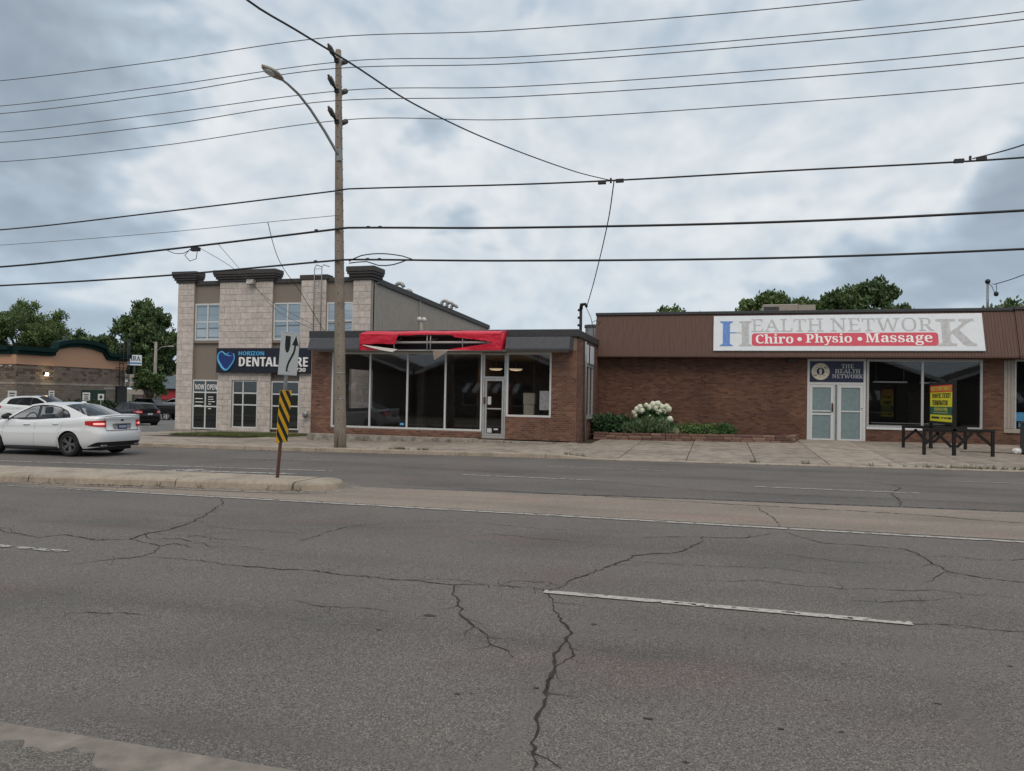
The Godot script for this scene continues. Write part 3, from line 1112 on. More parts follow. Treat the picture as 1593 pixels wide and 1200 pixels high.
func cap(parent: Node, x0: float, x1: float, y0: float, y1: float, z0: float, zf: float, out: float) -> void:
	# stepped cornice round the head of a pier: z0 behind, zf its front face
	var st := mb()
	var hgt := y1 - y0
	var steps := [[0.00, 0.22, 0.35], [0.22, 0.42, 0.62], [0.42, 0.60, 0.86]]
	for s in steps:
		bev(st, x0 - out * s[2], y0 + hgt * s[0], z0, x1 + out * s[2], y0 + hgt * s[1] - 0.002, zf + out * s[2], 0.015)
	bev(st, x0 - out, y0 + hgt * 0.60, z0, x1 + out, y1, zf + out, 0.02)
	obj("cornice", st, M.cornice, parent)

func dental() -> void:
	var D := 31.2
	var b := thing("dental_clinic", "two-storey pale stone and taupe stucco building with dark cornices", "building", Vector3.ZERO)
	var front := part("front_wall", b)
	var low := [[-25.10, -0.10, -23.62, 2.33], [-22.82, 0.02, -21.38, 2.33], [-20.66, 0.0, -19.12, 2.31]]
	var upp := [[-25.10, 4.27, -23.62, 6.10], [-20.66, 4.27, -19.12, 6.07], [-17.80, 4.27, -16.40, 6.05]]
	var base := -0.42
	# backing behind the stones and recessed stucco panels between the piers
	var st := mb()
	walling(st, -26.05, base, -15.5, 7.10, -D - 0.36, -D - 0.16, low + upp)
	obj("stucco_panel", st, M.stucco, front)
	var piers := [[-26.05, -25.10, 7.12], [-23.62, -20.66, 7.12], [-19.12, -17.80, 7.32], [-16.40, -15.5, 7.12]]
	var sd := 400
	for p in piers:
		st = mb()
		walling(st, p[0] + 0.006, base, p[1] - 0.006, p[2], -D - 0.155, -D, low)
		obj("joint_bed", st, M.stone_joint, front)
		stone_wall(front, p[0], -0.14, p[1], p[2], D, low, sd)
		sd += 1
	for r in [[-25.10, -23.62], [-20.66, -19.12], [-17.80, -16.40]]:
		st = mb()
		bev(st, r[0], 7.02, -D - 0.40, r[1], 7.22, -D - 0.05, 0.015)
		obj("coping", st, M.cornice, front)
		st = mb()
		bev(st, r[0], 4.13, -D - 0.15, r[1], 4.25, -D - 0.04, 0.012)
		obj("window_sill", st, M.stucco, front)
	cap(front, -26.05, -25.10, 7.12, 7.68, -D - 0.5, -D, 0.24)
	cap(front, -23.62, -20.66, 7.12, 7.68, -D - 0.5, -D, 0.26)
	cap(front, -16.40, -15.5, 7.05, 7.66, -D - 0.9, -D, 0.27)
	st = mb()
	bev(st, -19.20, 7.12, -D - 0.5, -17.72, 7.36, -D + 0.06, 0.02)
	obj("cornice", st, M.cornice, front)
	st = mb()
	bev(st, -26.15, -0.46, -D - 0.02, -15.5, -0.14, -D + 0.16, 0.02)
	obj("footing", st, M.plinth, front)
	for w in upp:
		var n := window(front, w[0] + 0.01, w[1], w[2] - 0.01, w[3], [(w[0] + w[2]) / 2], [w[1] + 0.92], M.white_frame, M.tinted, Transform3D(Basis(), Vector3(0, 0, -D - 0.10)), 0.07)
		n.set_meta("label", "upper window with pale reflecting panes")
	for i in 3:
		var w: Array = low[i]
		var n := window(front, w[0] + 0.01, w[1], w[2] - 0.01, w[3], [(w[0] + w[2]) / 2 + (-0.12 if i == 1 else 0.0)], [w[1] + 1.12, w[3] - 0.62], M.white_frame, M.dark_glass, Transform3D(Basis(), Vector3(0, 0, -D - 0.06)), 0.065)
		if i == 0:
			n.set_meta("label", "tall street window lettered NOW OPEN")
			letters("NOW", "Droid Sans", true, Vector3(-24.70, 1.98, -D - 0.055), 0.52, 0.26, M.letter_white, n, 0.006)
			letters("OPEN", "Droid Sans", true, Vector3(-23.99, 1.98, -D - 0.055), 0.56, 0.26, M.letter_white, n, 0.006)
			# lines of small print too fine to read
			var pr := RandomNumberGenerator.new()
			pr.seed = 77
			var st2 := mb()
			for k in 6:
				var x := -24.19
				for word in pr.randi_range(1, 3):
					var l := pr.randf_range(0.10, 0.20)
					box(st2, x, 1.47 - k * 0.115, -D - 0.058, minf(x + l, -23.72), 1.505 - k * 0.115, -D - 0.053)
					x += l + 0.03
					if x > -23.8: break
			for k in 3:
				box(st2, -24.95, 1.38 - k * 0.17, -D - 0.058, -24.95 + pr.randf_range(0.3, 0.5), 1.42 - k * 0.17, -D - 0.053)
			obj("small_print", st2, M.letter_white, n)
	# body behind the front: ribbed metal side, other walls, sloping roof
	var back := 49.4
	var yt := func(d): return lerpf(7.02, 6.55, (d - D) / (back - D))
	st = mb()
	var d := D + 0.02
	while d < back:
		var rib := [[0.0, 0.0], [0.12, 0.0], [0.14, 0.016], [0.20, 0.016], [0.22, 0.0], [0.30, 0.0]]
		for k in 5:
			var a: float = minf(d + rib[k][0], back)
			var c: float = minf(d + rib[k + 1][0], back)
			quad(st, Vector3(-15.50 + rib[k][1], -0.4, -a), Vector3(-15.50 + rib[k + 1][1], -0.4, -c), Vector3(-15.50 + rib[k + 1][1], yt.call(c), -c), Vector3(-15.50 + rib[k][1], yt.call(a), -a))
		d += 0.30
	obj("ribbed_side", st, M.siding, b)
	st = mb()
	for e in [[-15.62, -15.40, 0.0, 0.26]]:
		quad(st, Vector3(e[1], yt.call(D) - 0.06, -D - 0.5), Vector3(e[1], yt.call(back) - 0.06, -back), Vector3(e[1], yt.call(back) + 0.20, -back), Vector3(e[1], yt.call(D) + 0.20, -D - 0.5))
		quad(st, Vector3(e[1], yt.call(D) + 0.20, -D - 0.5), Vector3(e[1], yt.call(back) + 0.20, -back), Vector3(e[0], yt.call(back) + 0.20, -back), Vector3(e[0], yt.call(D) + 0.20, -D - 0.5))
		quad(st, Vector3(e[0], yt.call(D) - 0.06, -D - 0.5), Vector3(e[0], yt.call(back) - 0.06, -back), Vector3(e[1], yt.call(back) - 0.06, -back), Vector3(e[1], yt.call(D) - 0.06, -D - 0.5))
		quad(st, Vector3(e[1], yt.call(back) - 0.06, -back), Vector3(e[0], yt.call(back) - 0.06, -back), Vector3(e[0], yt.call(back) + 0.20, -back), Vector3(e[1], yt.call(back) + 0.20, -back))
	obj("roof_edge", st, M.cornice, b)
	st = mb()
	quad(st, Vector3(-26.0, 7.0, -D - 0.4), Vector3(-15.6, 7.0, -D - 0.4), Vector3(-15.6, 6.5, -back), Vector3(-26.0, 6.5, -back))
	box(st, -26.0, -0.4, -back, -25.8, 6.45, -D - 0.37)
	box(st, -25.8, -0.4, -back, -15.53, 6.45, -back + 0.2)
	box(st, -15.75, -0.4, -back + 0.21, -15.53, 6.45, -D - 0.37)
	obj("shell", st, M.stucco, b)
	st = mb()
	box(st, -25.7, -0.2, -D - 4.0, -15.9, 6.3, -D - 3.8)
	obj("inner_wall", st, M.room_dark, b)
	st = mb()
	box(st, -15.46, 0.5, -36.9, -15.40, 6.9, -36.84)
	obj("downpipe", st, M.siding, b)
	# goose-neck vents on the roof
	for v in [[-35.6, 0.42, 0.60], [-36.9, 0.30, 0.42], [-42.3, 0.40, 0.5], [-43.2, 0.40, 0.5], [-44.0, 0.36, 0.55]]:
		var vn := thing("roof_vent", "", "vent", Vector3(-16.3, 6.6, v[0]), 0.0, "bent metal vent pipes on the dental roof")
		vn.set_meta("label", {-35.6: "tallest bent vent pipe, leftmost on the sloping roof edge", -36.9: "short bent vent pipe just right of the tallest", -42.3: "left of the three bent vent pipes farther down the roof", -43.2: "middle of the three bent vent pipes farther down the roof", -44.0: "right of the three bent vent pipes farther down the roof"}[v[0]])
		st = mb(true)
		var pts := [Vector3(0, 0, 0), Vector3(0, 0.35 + v[1], 0)]
		for k in range(1, 8):
			var w := PI * k / 7.0
			pts.append(Vector3(v[1] * 0.5 * (1 - cos(w)), 0.35 + v[1] + v[1] * 0.5 * sin(w), -0.1 * k / 7.0))
		tube(st, pts, 0.10, 10)
		obj("pipe", st, M.galv, vn)
		st = mb(true)
		tube(st, [Vector3(0, 0.30 + v[1], 0), Vector3(0, 0.36 + v[1], 0)], 0.13, 10)
		obj("collar", st, M.galv, vn)
	var sv := thing("flue", "small twin-headed white flue against the ribbed wall", "vent", Vector3(-14.9, 4.3, -35.8))
	st = mb(true)
	tube(st, [Vector3(0, 0, 0), Vector3(0, 1.25, 0)], 0.10, 10)
	obj("pipe", st, M.siding, sv)
	st = mb(true)
	sphere(st, Vector3(-0.10, 1.40, 0), Vector3(0.14, 0.14, 0.14), 6)
	sphere(st, Vector3(0.16, 1.38, 0), Vector3(0.13, 0.13, 0.13), 6)
	obj("cowl", st, M.white_frame, sv)
	# roof ladder on the third pier
	var ld := thing("roof_ladder", "thin steel ladder fixed to the upper stone pier", "ladder", Vector3(-18.35, 4.2, -D + 0.16))
	for x in [0.0, 0.38]:
		st = mb(true)
		tube(st, [Vector3(x, -0.4, 0), Vector3(x, 3.45, 0), Vector3(x, 3.62, -0.15), Vector3(x, 3.62, -0.7)], 0.022, 6)
		obj("rail", st, M.galv, ld)
	for k in 12:
		st = mb(true)
		tube(st, [Vector3(0, 0.1 + k * 0.3, 0), Vector3(0.38, 0.1 + k * 0.3, 0)], 0.014, 5)
		obj("rung", st, M.galv, ld)
	var fl := thing("floodlight", "small white floodlight under the widest cornice", "light", Vector3(-21.75, 7.0, -D + 0.1))
	st = mb()
	bev(st, -0.2, -0.06, 0.0, 0.2, 0.18, 0.22, 0.02)
	obj("housing", st, M.siding, fl)
	st = mb()
	box(st, -0.16, -0.03, 0.221, 0.16, 0.12, 0.228)
	obj("lens", st, M.lamp_clear, fl)
	# gas meter with its pipework by the brick corner
	var gm := thing("gas_meter", "grey gas meter and riser beside the brick corner", "meter", Vector3(-18.55, -0.1, -D + 0.18))
	st = mb(true)
	tube(st, [Vector3(0.25, -0.1, 0), Vector3(0.25, 1.25, 0), Vector3(0.25, 1.3, -0.12)], 0.025, 6)
	tube(st, [Vector3(-0.05, 1.0, 0), Vector3(0.25, 1.0, 0)], 0.022, 6)
	obj("pipe", st, M.galv, gm)
	st = mb(true)
	sphere(st, Vector3(-0.08, 0.86, 0.04), Vector3(0.15, 0.17, 0.11), 8)
	obj("meter_body", st, M.galv, gm)
	dental_sign(D)

func dental_sign(D: float) -> void:
	var z := -D + 0.04
	var s := thing("dental_sign", "navy shop sign reading HORIZON DENTAL CARE with a tooth logo", "shop sign", Vector3(-21.035, 3.29, z))
	var st := mb()
	bev(st, -2.56, -0.60, 0, 2.56, 0.59, 0.16, 0.012)
	obj("panel", st, M.navy_dark, s)
	letters("HORIZON", "Droid Sans", true, Vector3(-0.58, 0.33, 0.18), 1.40, 0.19, M.logo_cyan, s, 0.03)
	letters("DENTAL CARE", "Droid Sans", true, Vector3(0.62, -0.07, 0.19), 3.72, 0.44, M.letter_lit, s, 0.05)
	letters("2-2730", "Droid Sans", true, Vector3(1.86, -0.44, 0.18), 1.02, 0.18, M.letter_lit, s, 0.03)
	# the tooth: a heart-like outline, blue inside with a cyan rim
	var o := PackedVector2Array()
	for i in 40:
		var a := TAU * i / 40
		var r := 0.46 * (1.0 + 0.10 * cos(3.0 * a - 1.5))
		var p := Vector2(cos(a) * r * 0.98, sin(a) * r * 1.0)
		if p.y > 0.2: p.y -= 0.20 * exp(-pow((p.x + 0.02) / 0.13, 2.0))
		if p.y < 0: p.x *= 1.0 - 0.25 * pow(-p.y / 0.5, 2.0)
		o.append(p)
	st = mb()
	prism(st, o, 0.16, 0.19, Transform3D(Basis(), Vector3(-1.98, 0.02, 0)))
	obj("logo_tooth", st, M.logo_blue, s)
	st = mb(true)
	var pts := []
	var rad := []
	for i in range(-2, 35):
		var p := o[(i + 10 + 40) % 40]
		pts.append(Vector3(p.x - 1.98, p.y + 0.02, 0.19))
		rad.append(0.02 + 0.035 * sin(PI * (i + 2) / 36.0))
	tube(st, pts, rad, 8)
	obj("logo_rim", st, M.logo_cyan, s)
	st = mb(true)
	tube(st, [Vector3(-2.18, 0.40, 0.20), Vector3(-1.98, 0.27, 0.20), Vector3(-1.80, 0.20, 0.20), Vector3(-1.66, 0.21, 0.20)], [0.03, 0.035, 0.025, 0.01], 6)
	obj("logo_stroke", st, M.logo_cyan, s)

# ---------------------------------------------------------------- the empty shop
func shop() -> void:
	var D := 26.0
	var f := facing(D)
	var b := thing("empty_shop", "single-storey brown brick shop with dark empty plate windows", "building")
	var tones := [[0.208, 0.102, 0.070], [0.180, 0.087, 0.060], [0.238, 0.122, 0.084], [0.155, 0.074, 0.053]]
	var big := [-14.52, 0.46, -8.36, 3.36]
	var door := [-8.36, 0.24, -7.46, 3.36]
	var win := [-7.46, 1.03, -5.76, 3.36]
	var holes := [big, door, win]
	var back := 41.0
	var st := mb()
	walling(st, -15.40, 0.20, -4.85, 3.95, -0.22, 0.0, holes, f)
	var fw := obj("front_wall", st, M.mortar, b)
	bricks("brick", fw, f, -15.40, 0.20, -4.85, 3.45, holes, tones, 501)
	# right side wall with its window
	var side := facing_right(-4.85)
	var sh := [[27.55, 1.02, 29.55, 3.05]]
	st = mb()
	walling(st, D + 0.005, 0.10, back, 3.95, -0.22, 0.0, sh, side)
	var sw := obj("side_wall", st, M.mortar_dark, b)
	bricks("brick", sw, side, D, 0.10, 31.0, 3.85, sh, [[0.20, 0.10, 0.07], [0.165, 0.08, 0.058], [0.23, 0.12, 0.085]], 502)
	window(sw, 27.55, 1.02, 29.55, 3.05, [28.75], [], M.alu, M.pane, side, 0.09)
	st = mb()
	bev(st, 27.45, 0.94, -0.1, 29.65, 1.02, 0.09, 0.01, side)
	obj("window_sill", st, M.plinth, sw)
	# left side wall with the window that lets the pale stone show through
	var left := Transform3D(Basis(Vector3(0, 0, -1), Vector3(0, 1, 0), Vector3(1, 0, 0)), Vector3(-15.20, 0, 0))
	var lh := [[28.6, 1.05, 31.0, 2.92]]
	st = mb()
	walling(st, D + 0.225, 0.10, back, 3.95, -0.20, 0.0, lh, left)
	var lw := obj("side_wall", st, M.ceiling, b)
	window(lw, 28.6, 1.05, 31.0, 2.92, [], [], M.alu, M.clear, left, 0.09)
	st = mb()
	box(st, -15.40, 0.1, -back - 0.2, -4.85, 3.95, -back)
	obj("rear_wall", st, M.mortar, b)
	# roof, parapet flashing, canopy
	st = mb()
	box(st, -15.17, 3.42, -back + 0.01, -5.08, 3.60, -D - 0.23)
	obj("ceiling", st, M.ceiling, b)
	st = mb()
	bev(st, -15.50, 3.92, -back - 0.25, -4.78, 4.19, -D + 0.10, 0.02)
	obj("parapet_flashing", st, M.flashing, b)
	st = mb()
	for e in [[-15.13, -12.93], [-7.28, -4.98]]:
		var o := PackedVector2Array([Vector2(0.0, 3.42), Vector2(0.78, 3.40), Vector2(0.78, 3.46), Vector2(0.62, 3.88), Vector2(0.0, 3.91)])
		section(st, o, e[0], e[1], Vector3(0, 0, -D + 0.012))
	obj("canopy", st, M.canopy, b)
	st = mb()
	box(st, -14.95, 3.36, -D + 0.011, -5.1, 3.41, -D + 0.70)
	obj("soffit", st, M.soffit, b)
	# plinth and door step
	st = mb()
	var gx := [-15.46, -11.7, -8.44, -7.46, -4.80]
	for k in 4:
		bev(st, gx[k] + 0.004, -0.25, -D - 0.2, gx[k + 1] - 0.004, [0.20, 0.20, 0.17, 0.16][k], -D + [0.16, 0.17, 0.24, 0.15][k], 0.02)
	obj("plinth", st, M.plinth, b)
	# shopfront: plate panes between slim bars
	var w := window(b, big[0], big[1], big[2] + 0.0, big[3], [-12.89, -11.34, -9.81], [], M.white_frame, M.clear, facing(D + 0.03), 0.065, "shop_window")
	w.set_meta("label", "wide shop window of four plate panes")
	w = window(b, win[0] + 0.02, win[1], win[2], win[3], [], [], M.white_frame, M.clear, facing(D + 0.03), 0.07, "shop_window")
	w.set_meta("label", "squarer shop window right of the door")
	st = mb()
	var fd := facing(D + 0.05)
	frame(st, -8.34, 0.24, -7.45, 3.34, 0.07, -0.06, 0.03, fd)
	box(st, -8.27, 2.40, -0.05, -7.52, 2.48, 0.028, fd)
	var dr := obj("door", st, M.alu, b)
	st = mb()
	box(st, -8.28, 2.475, -0.02, -7.51, 3.28, -0.012, fd)
	obj("transom_pane", st, M.clear, dr)
	st = mb()
	frame(st, -8.255, 0.32, -7.535, 2.39, 0.07, -0.04, 0.016, fd)
	box(st, -8.17, 1.28, -0.035, -7.62, 1.325, 0.010, fd)
	obj("door_leaf", st, M.alu, dr)
	for v in [[0.40, 1.285], [1.32, 2.31]]:
		st = mb()
		box(st, -8.175, v[0], -0.02, -7.615, v[1], -0.012, fd)
		obj("pane", st, M.clear, dr)
	st = mb()
	bev(st, -8.30, 1.48, 0.02, -8.22, 1.72, 0.075, 0.01, fd)
	obj("handle", st, M.rust, dr)
	st = mb()
	bev(st, -8.15, 1.45, -0.01, -8.02, 1.74, 0.004, 0.003, fd)
	bev(st, -8.16, 0.42, -0.01, -7.98, 0.58, 0.004, 0.003, fd)
	bev(st, -7.90, 0.52, -0.01, -7.74, 0.58, 0.004, 0.003, fd)
	obj("notice", st, M.plate_pale, dr)
	st = mb()
	bev(st, -11.62, 0.60, -0.06, -11.46, 0.68, -0.045, 0.003, facing(D))
	obj("sticker", st, M.logo_cyan, b)
	# downpipe at the corner
	st = mb(true)
	tube(st, [Vector3(-4.76, 0.12, -27.35), Vector3(-4.76, 2.9, -27.35), Vector3(-4.78, 3.85, -27.3)], 0.05, 8)
	obj("downpipe", st, M.galv, b)
	# the room
	st = mb()
	box(st, -15.17, 0.02, -back + 0.01, -5.08, 0.22, -D - 0.23)
	obj("floor", st, M.room_floor, b)
	st = mb()
	walling(st, -15.15, 0.23, -5.1, 3.41, -35.6, -35.5, [[-9.7, 0.23, -8.75, 2.35]])
	box(st, -10.05, 0.23, -35.49, -9.98, 3.41, -30.5)
	obj("partition", st, M.room, b)
	st = mb()
	bev(st, -6.9, 0.23, -28.6, -6.85, 3.4, -27.9, 0.01)
	bev(st, -12.6, 0.23, -30.3, -12.3, 3.4, -30.0, 0.01)
	obj("pillar", st, M.room, b)
	st = mb()
	bev(st, -10.3, 0.23, -35.46, -9.75, 2.4, -35.3, 0.02)
	obj("wall_board", st, M.red_board, b)
	# boards on the right side, above the window
	var bd := thing("wall_boards", "peeling white boards above the narrow side window", "boards", Vector3(-4.82, 3.06, -27.6))
	for v in [[0.0, 0.55], [1.0, 1.75]]:
		st = mb()
		bev(st, 0, 0.02, -v[1], 0.04, 0.72, -v[0], 0.008)
		obj("board", st, M.sign_white, bd)
	var cp := thing("storage_box", "lower cream storage box behind the shop glass", "box", Vector3(-6.86, 1.05, -27.2), 0.15, "cream boxes behind the shop glass")
	st = mb()
	bev(st, -0.20, 0, -0.2, 0.20, 0.42, 0.2, 0.02)
	obj("body", st, M.cream, cp)
	var cq := thing("storage_box", "upper cream storage box behind the shop glass", "box", Vector3(-6.85, 1.475, -27.2), 0.1, "cream boxes behind the shop glass")
	st = mb()
	bev(st, -0.22, 0, -0.21, 0.22, 0.40, 0.21, 0.02)
	obj("body", st, M.cream, cq)
	st = mb()
	bev(st, -0.23, 0.36, -0.22, 0.23, 0.43, 0.22, 0.02)
	obj("lid", st, M.cream, cq)
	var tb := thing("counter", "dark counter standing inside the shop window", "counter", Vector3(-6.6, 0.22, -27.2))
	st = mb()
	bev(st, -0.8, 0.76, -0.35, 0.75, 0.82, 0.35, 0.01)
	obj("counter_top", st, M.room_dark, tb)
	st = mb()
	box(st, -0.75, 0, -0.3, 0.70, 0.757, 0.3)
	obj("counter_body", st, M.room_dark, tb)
	var nt := thing("paper_notice", "blank white board propped in the right shop window", "notice", Vector3(-6.0, 1.62, -D - 0.06))
	st = mb()
	bev(st, -0.20, -0.33, -0.012, 0.17, 0.36, 0.0, 0.004)
	obj("board", st, M.sign_grey, nt)
	for v in [[-9.35, -31.0, "lit round ceiling lamp seen through the door glass"], [-8.50, -31.2, "lit round ceiling lamp seen through the right window"]]:
		var cl := thing("ceiling_lamp", v[2], "lamp", Vector3(v[0], 2.98, v[1]), 0.0, "round ceiling lamps in the shop")
		st = mb(true)
		lathe(st, [[0.0, -0.08], [0.20, -0.075], [0.27, -0.04], [0.29, 0.0]], 20)
		obj("lamp_shade", st, glow(1.0, 0.80, 0.56, 0.42), cl)
		st = mb(true)
		tube(st, [Vector3(0, 0, 0), Vector3(0, 0.44, 0)], 0.02, 6)
		lathe(st, [[0.30, 0.0], [0.28, 0.02], [0.0, 0.03]], 20)
		obj("hanger", st, M.galv, cl)
		var l := OmniLight3D.new()
		l.name = "light"
		l.light_color = Color(1.0, 0.80, 0.55)
		l.light_energy = 0.12
		l.light_size = 0.2
		l.omni_range = 20.0
		l.omni_attenuation = 2.0
		l.shadow_enabled = true
		l.position = Vector3(0, -0.22, 0)
		cl.add_child(l)
	awning()
	# service mast on the corner of the roof
	var mt := thing("service_mast", "black service mast with weatherhead on the brick shop roof", "mast", Vector3(-4.95, 3.5, -27.2))
	st = mb(true)
	tube(st, [Vector3(0, 0, 0), Vector3(0, 1.62, 0)], 0.055, 8)
	obj("pole", st, M.black, mt)
	st = mb(true)
	tube(st, [Vector3(0, 1.55, 0), Vector3(0.02, 1.72, 0), Vector3(0.16, 1.74, 0), Vector3(0.22, 1.62, 0)], [0.07, 0.075, 0.06, 0.05], 8)
	obj("weatherhead", st, M.black, mt)
	st = mb(true)
	for k in 3: sphere(st, Vector3(-0.07, 0.95 + 0.28 * k, 0.05), Vector3(0.05, 0.05, 0.05), 5)
	obj("insulator", st, M.black, mt)
	st = mb(true)
	tube(st, [Vector3(0.2, 1.6, 0), Vector3(0.3, 1.3, -0.4), Vector3(0.34, 0.95, -0.8), Vector3(0.32, 0.6, -1.0)], 0.012, 5)
	tube(st, [Vector3(0.3, 1.1, -0.6), Vector3(0.36, 1.25, -1.2), Vector3(0.4, 1.28, -2.2), Vector3(0.1, 1.28, -3.4)], 0.012, 5)
	obj("lead", st, M.cable, mt)
	var ru := thing("rooftop_unit", "grey cylindrical rooftop unit between the shop and brown fascia", "rooftop unit", Vector3(-5.3, 4.15, -32.6))
	st = mb(true)
	lathe(st, [[0.42, 0.0], [0.42, 0.72]], 20)
	obj("body", st, M.galv, ru)
	st = mb(true)
	lathe(st, [[0.46, 0.72], [0.46, 0.84], [0.0, 0.86]], 20)
	obj("lid", st, M.flashing, ru)
	var rc := thing("roof_hatch", "low dark roof hatch behind the red awning", "roof hatch", Vector3(-10.2, 4.19, -33.0))
	st = mb()
	bev(st, -0.95, 0, -0.6, 0.95, 0.42, 0.6, 0.03)
	obj("body", st, M.flashing, rc)

# the torn red fascia cover
func awning() -> void:
	var a := thing("torn_awning", "torn red fabric awning hanging open over the shop front", "awning", Vector3(-10.1, 3.41, -25.2))
	var o := Vector3(-10.1, 3.41, -25.2)
	var wr := noise(FastNoiseLite.TYPE_SIMPLEX_SMOOTH, 1.1, 4, 611)
	var X := func(cx): return -13.43 + cx * 0.004074 - o.x
	var Y := func(cy): return 4.478 - cy * 0.004 - o.y
	var P := func(list):
		var p := PackedVector2Array()
		for v in list: p.append(Vector2(X.call(v[0]), Y.call(v[1])))
		return p
	# top band, leaning back to the wall
	var st := mb(true)
	var n := 60
	for i in n:
		for j in 6:
			var q := []
			for k in [[0, 0], [1, 0], [1, 1], [0, 1]]:
				var u := float(i + k[0]) / n
				var v := float(j + k[1]) / 6
				var x := lerpf(X.call(125), X.call(1470), u)
				var sag := 0.008 * sin(u * 19.0) + 0.010 * wr.get_noise_2d(x * 3.0, v)
				q.append(Vector3(x, Y.call(127) + v * 0.18 + sag, -v * v * 0.62 + 0.008 * wr.get_noise_2d(x * 4.0, 9.0 + v)))
			quad(st, q[0], q[1], q[2], q[3])
	obj("top_cover", st, M.red_cloth, a)
	var cloth := func(called, poly, curl):
		var s := mb(true)
		var b := Rect2(poly[0], Vector2.ZERO)
		for p in poly: b = b.expand(p)
		var c := 0.022
		var nx := int(b.size.x / c) + 1
		var ny := int(b.size.y / c) + 1
		for i in nx:
			for j in ny:
				var m := b.position + Vector2(i + 0.5, j + 0.5) * c
				if not Geometry2D.is_point_in_polygon(m, poly):
					continue
				var q := []
				for k in [[0, 0], [1, 0], [1, 1], [0, 1]]:
					var p := b.position + Vector2(i + k[0], j + k[1]) * c
					var z: float = 0.035 * wr.get_noise_2d(p.x * 1.1, p.y * 2.0) + 0.006 * wr.get_noise_2d(p.x * 4.0 + p.y * 4.0, p.y * 5.0) + 0.004 * sin(p.x * 9.0 - p.y * 14.0) + curl.call(p)
					q.append(Vector3(p.x, p.y, z))
				quad(s, q[0], q[1], q[2], q[3])
		return obj(called, s, M.red_cloth, a)
	cloth.call("front_cover", P.call([[125, 122], [517, 128], [500, 170], [480, 216], [330, 212], [150, 215], [125, 215]]), func(p): return 0.10 * smoothstep(X.call(400), X.call(517), p.x))
	cloth.call("front_cover", P.call([[1000, 122], [1475, 122], [1475, 272], [985, 272], [1060, 255], [1200, 236], [1408, 205], [1330, 188], [1200, 172], [1045, 155], [1020, 132]]), func(p): return 0.07 * smoothstep(X.call(1250), X.call(1000), p.x))
	cloth.call("front_cover", P.call([[125, 222], [160, 224], [300, 262], [330, 272], [125, 272]]), func(p): return 0.0)
	cloth.call("front_cover", P.call([[500, 122], [1040, 122], [1030, 134], [800, 130], [515, 136]]), func(p): return 0.0)
	for x in [X.call(122), X.call(1478)]:
		st = mb(true)
		section(st, PackedVector2Array([Vector2(0.02, 0.0), Vector2(0.02, 0.57), Vector2(-0.62, 0.76), Vector2(-0.75, 0.0)]), x - 0.006, x + 0.006, Vector3.ZERO)
		obj("end_cover", st, M.red_cloth, a)
	# pale underside of the torn lower strip
	st = mb(true)
	var top := [[150, 220], [250, 234], [380, 250], [507, 265]]
	var bot := [[160, 226], [250, 252], [380, 278], [470, 292]]
	for i in 3:
		quad(st, Vector3(X.call(bot[i][0]), Y.call(bot[i][1]), 0.05 + 0.05 * i), Vector3(X.call(bot[i + 1][0]), Y.call(bot[i + 1][1]), 0.10 + 0.05 * i), Vector3(X.call(top[i + 1][0]), Y.call(top[i + 1][1]), 0.03 + 0.03 * i), Vector3(X.call(top[i][0]), Y.call(top[i][1]), 0.0 + 0.03 * i))
	obj("torn_flap", st, M.flap, a)
	st = mb(true)
	var g := glass(0.75, 0.66, 0.60, 0.45)
	g.roughness = 0.6
	var fa := [Vector3(X.call(845), Y.call(278), 0.03), Vector3(X.call(1000), Y.call(272), 0.05), Vector3(X.call(920), Y.call(330), 0.10), Vector3(X.call(862), Y.call(366), 0.06), Vector3(X.call(850), Y.call(330), 0.04)]
	for k in range(1, 4): tri(st, fa[0], fa[k + 1], fa[k])
	obj("hanging_scrap", st, g, a)
	# metal frame inside and its dark back
	for y in [Y.call(200), Y.call(272), Y.call(125)]:
		st = mb(true)
		tube(st, [Vector3(X.call(135), y, -0.10), Vector3(X.call(1465), y, -0.10)], 0.045 if y == Y.call(200) else 0.025, 8)
		obj("frame_rail", st, M.steel, a)
	for cx in [460, 780, 812, 1115]:
		st = mb(true)
		tube(st, [Vector3(X.call(cx), Y.call(272), -0.04), Vector3(X.call(cx), Y.call(130), -0.04)], 0.02, 6)
		tube(st, [Vector3(X.call(cx), Y.call(200), -0.06), Vector3(X.call(cx), Y.call(150), -0.7)], 0.016, 6)
		obj("frame_post", st, M.steel, a)
	st = mb()
	box(st, X.call(130), 0.02, -0.775, X.call(1470), 0.75, -0.755)
	box(st, X.call(130), -0.01, -0.75, X.call(1470), 0.01, -0.14)
	obj("back_board", st, M.black, a)

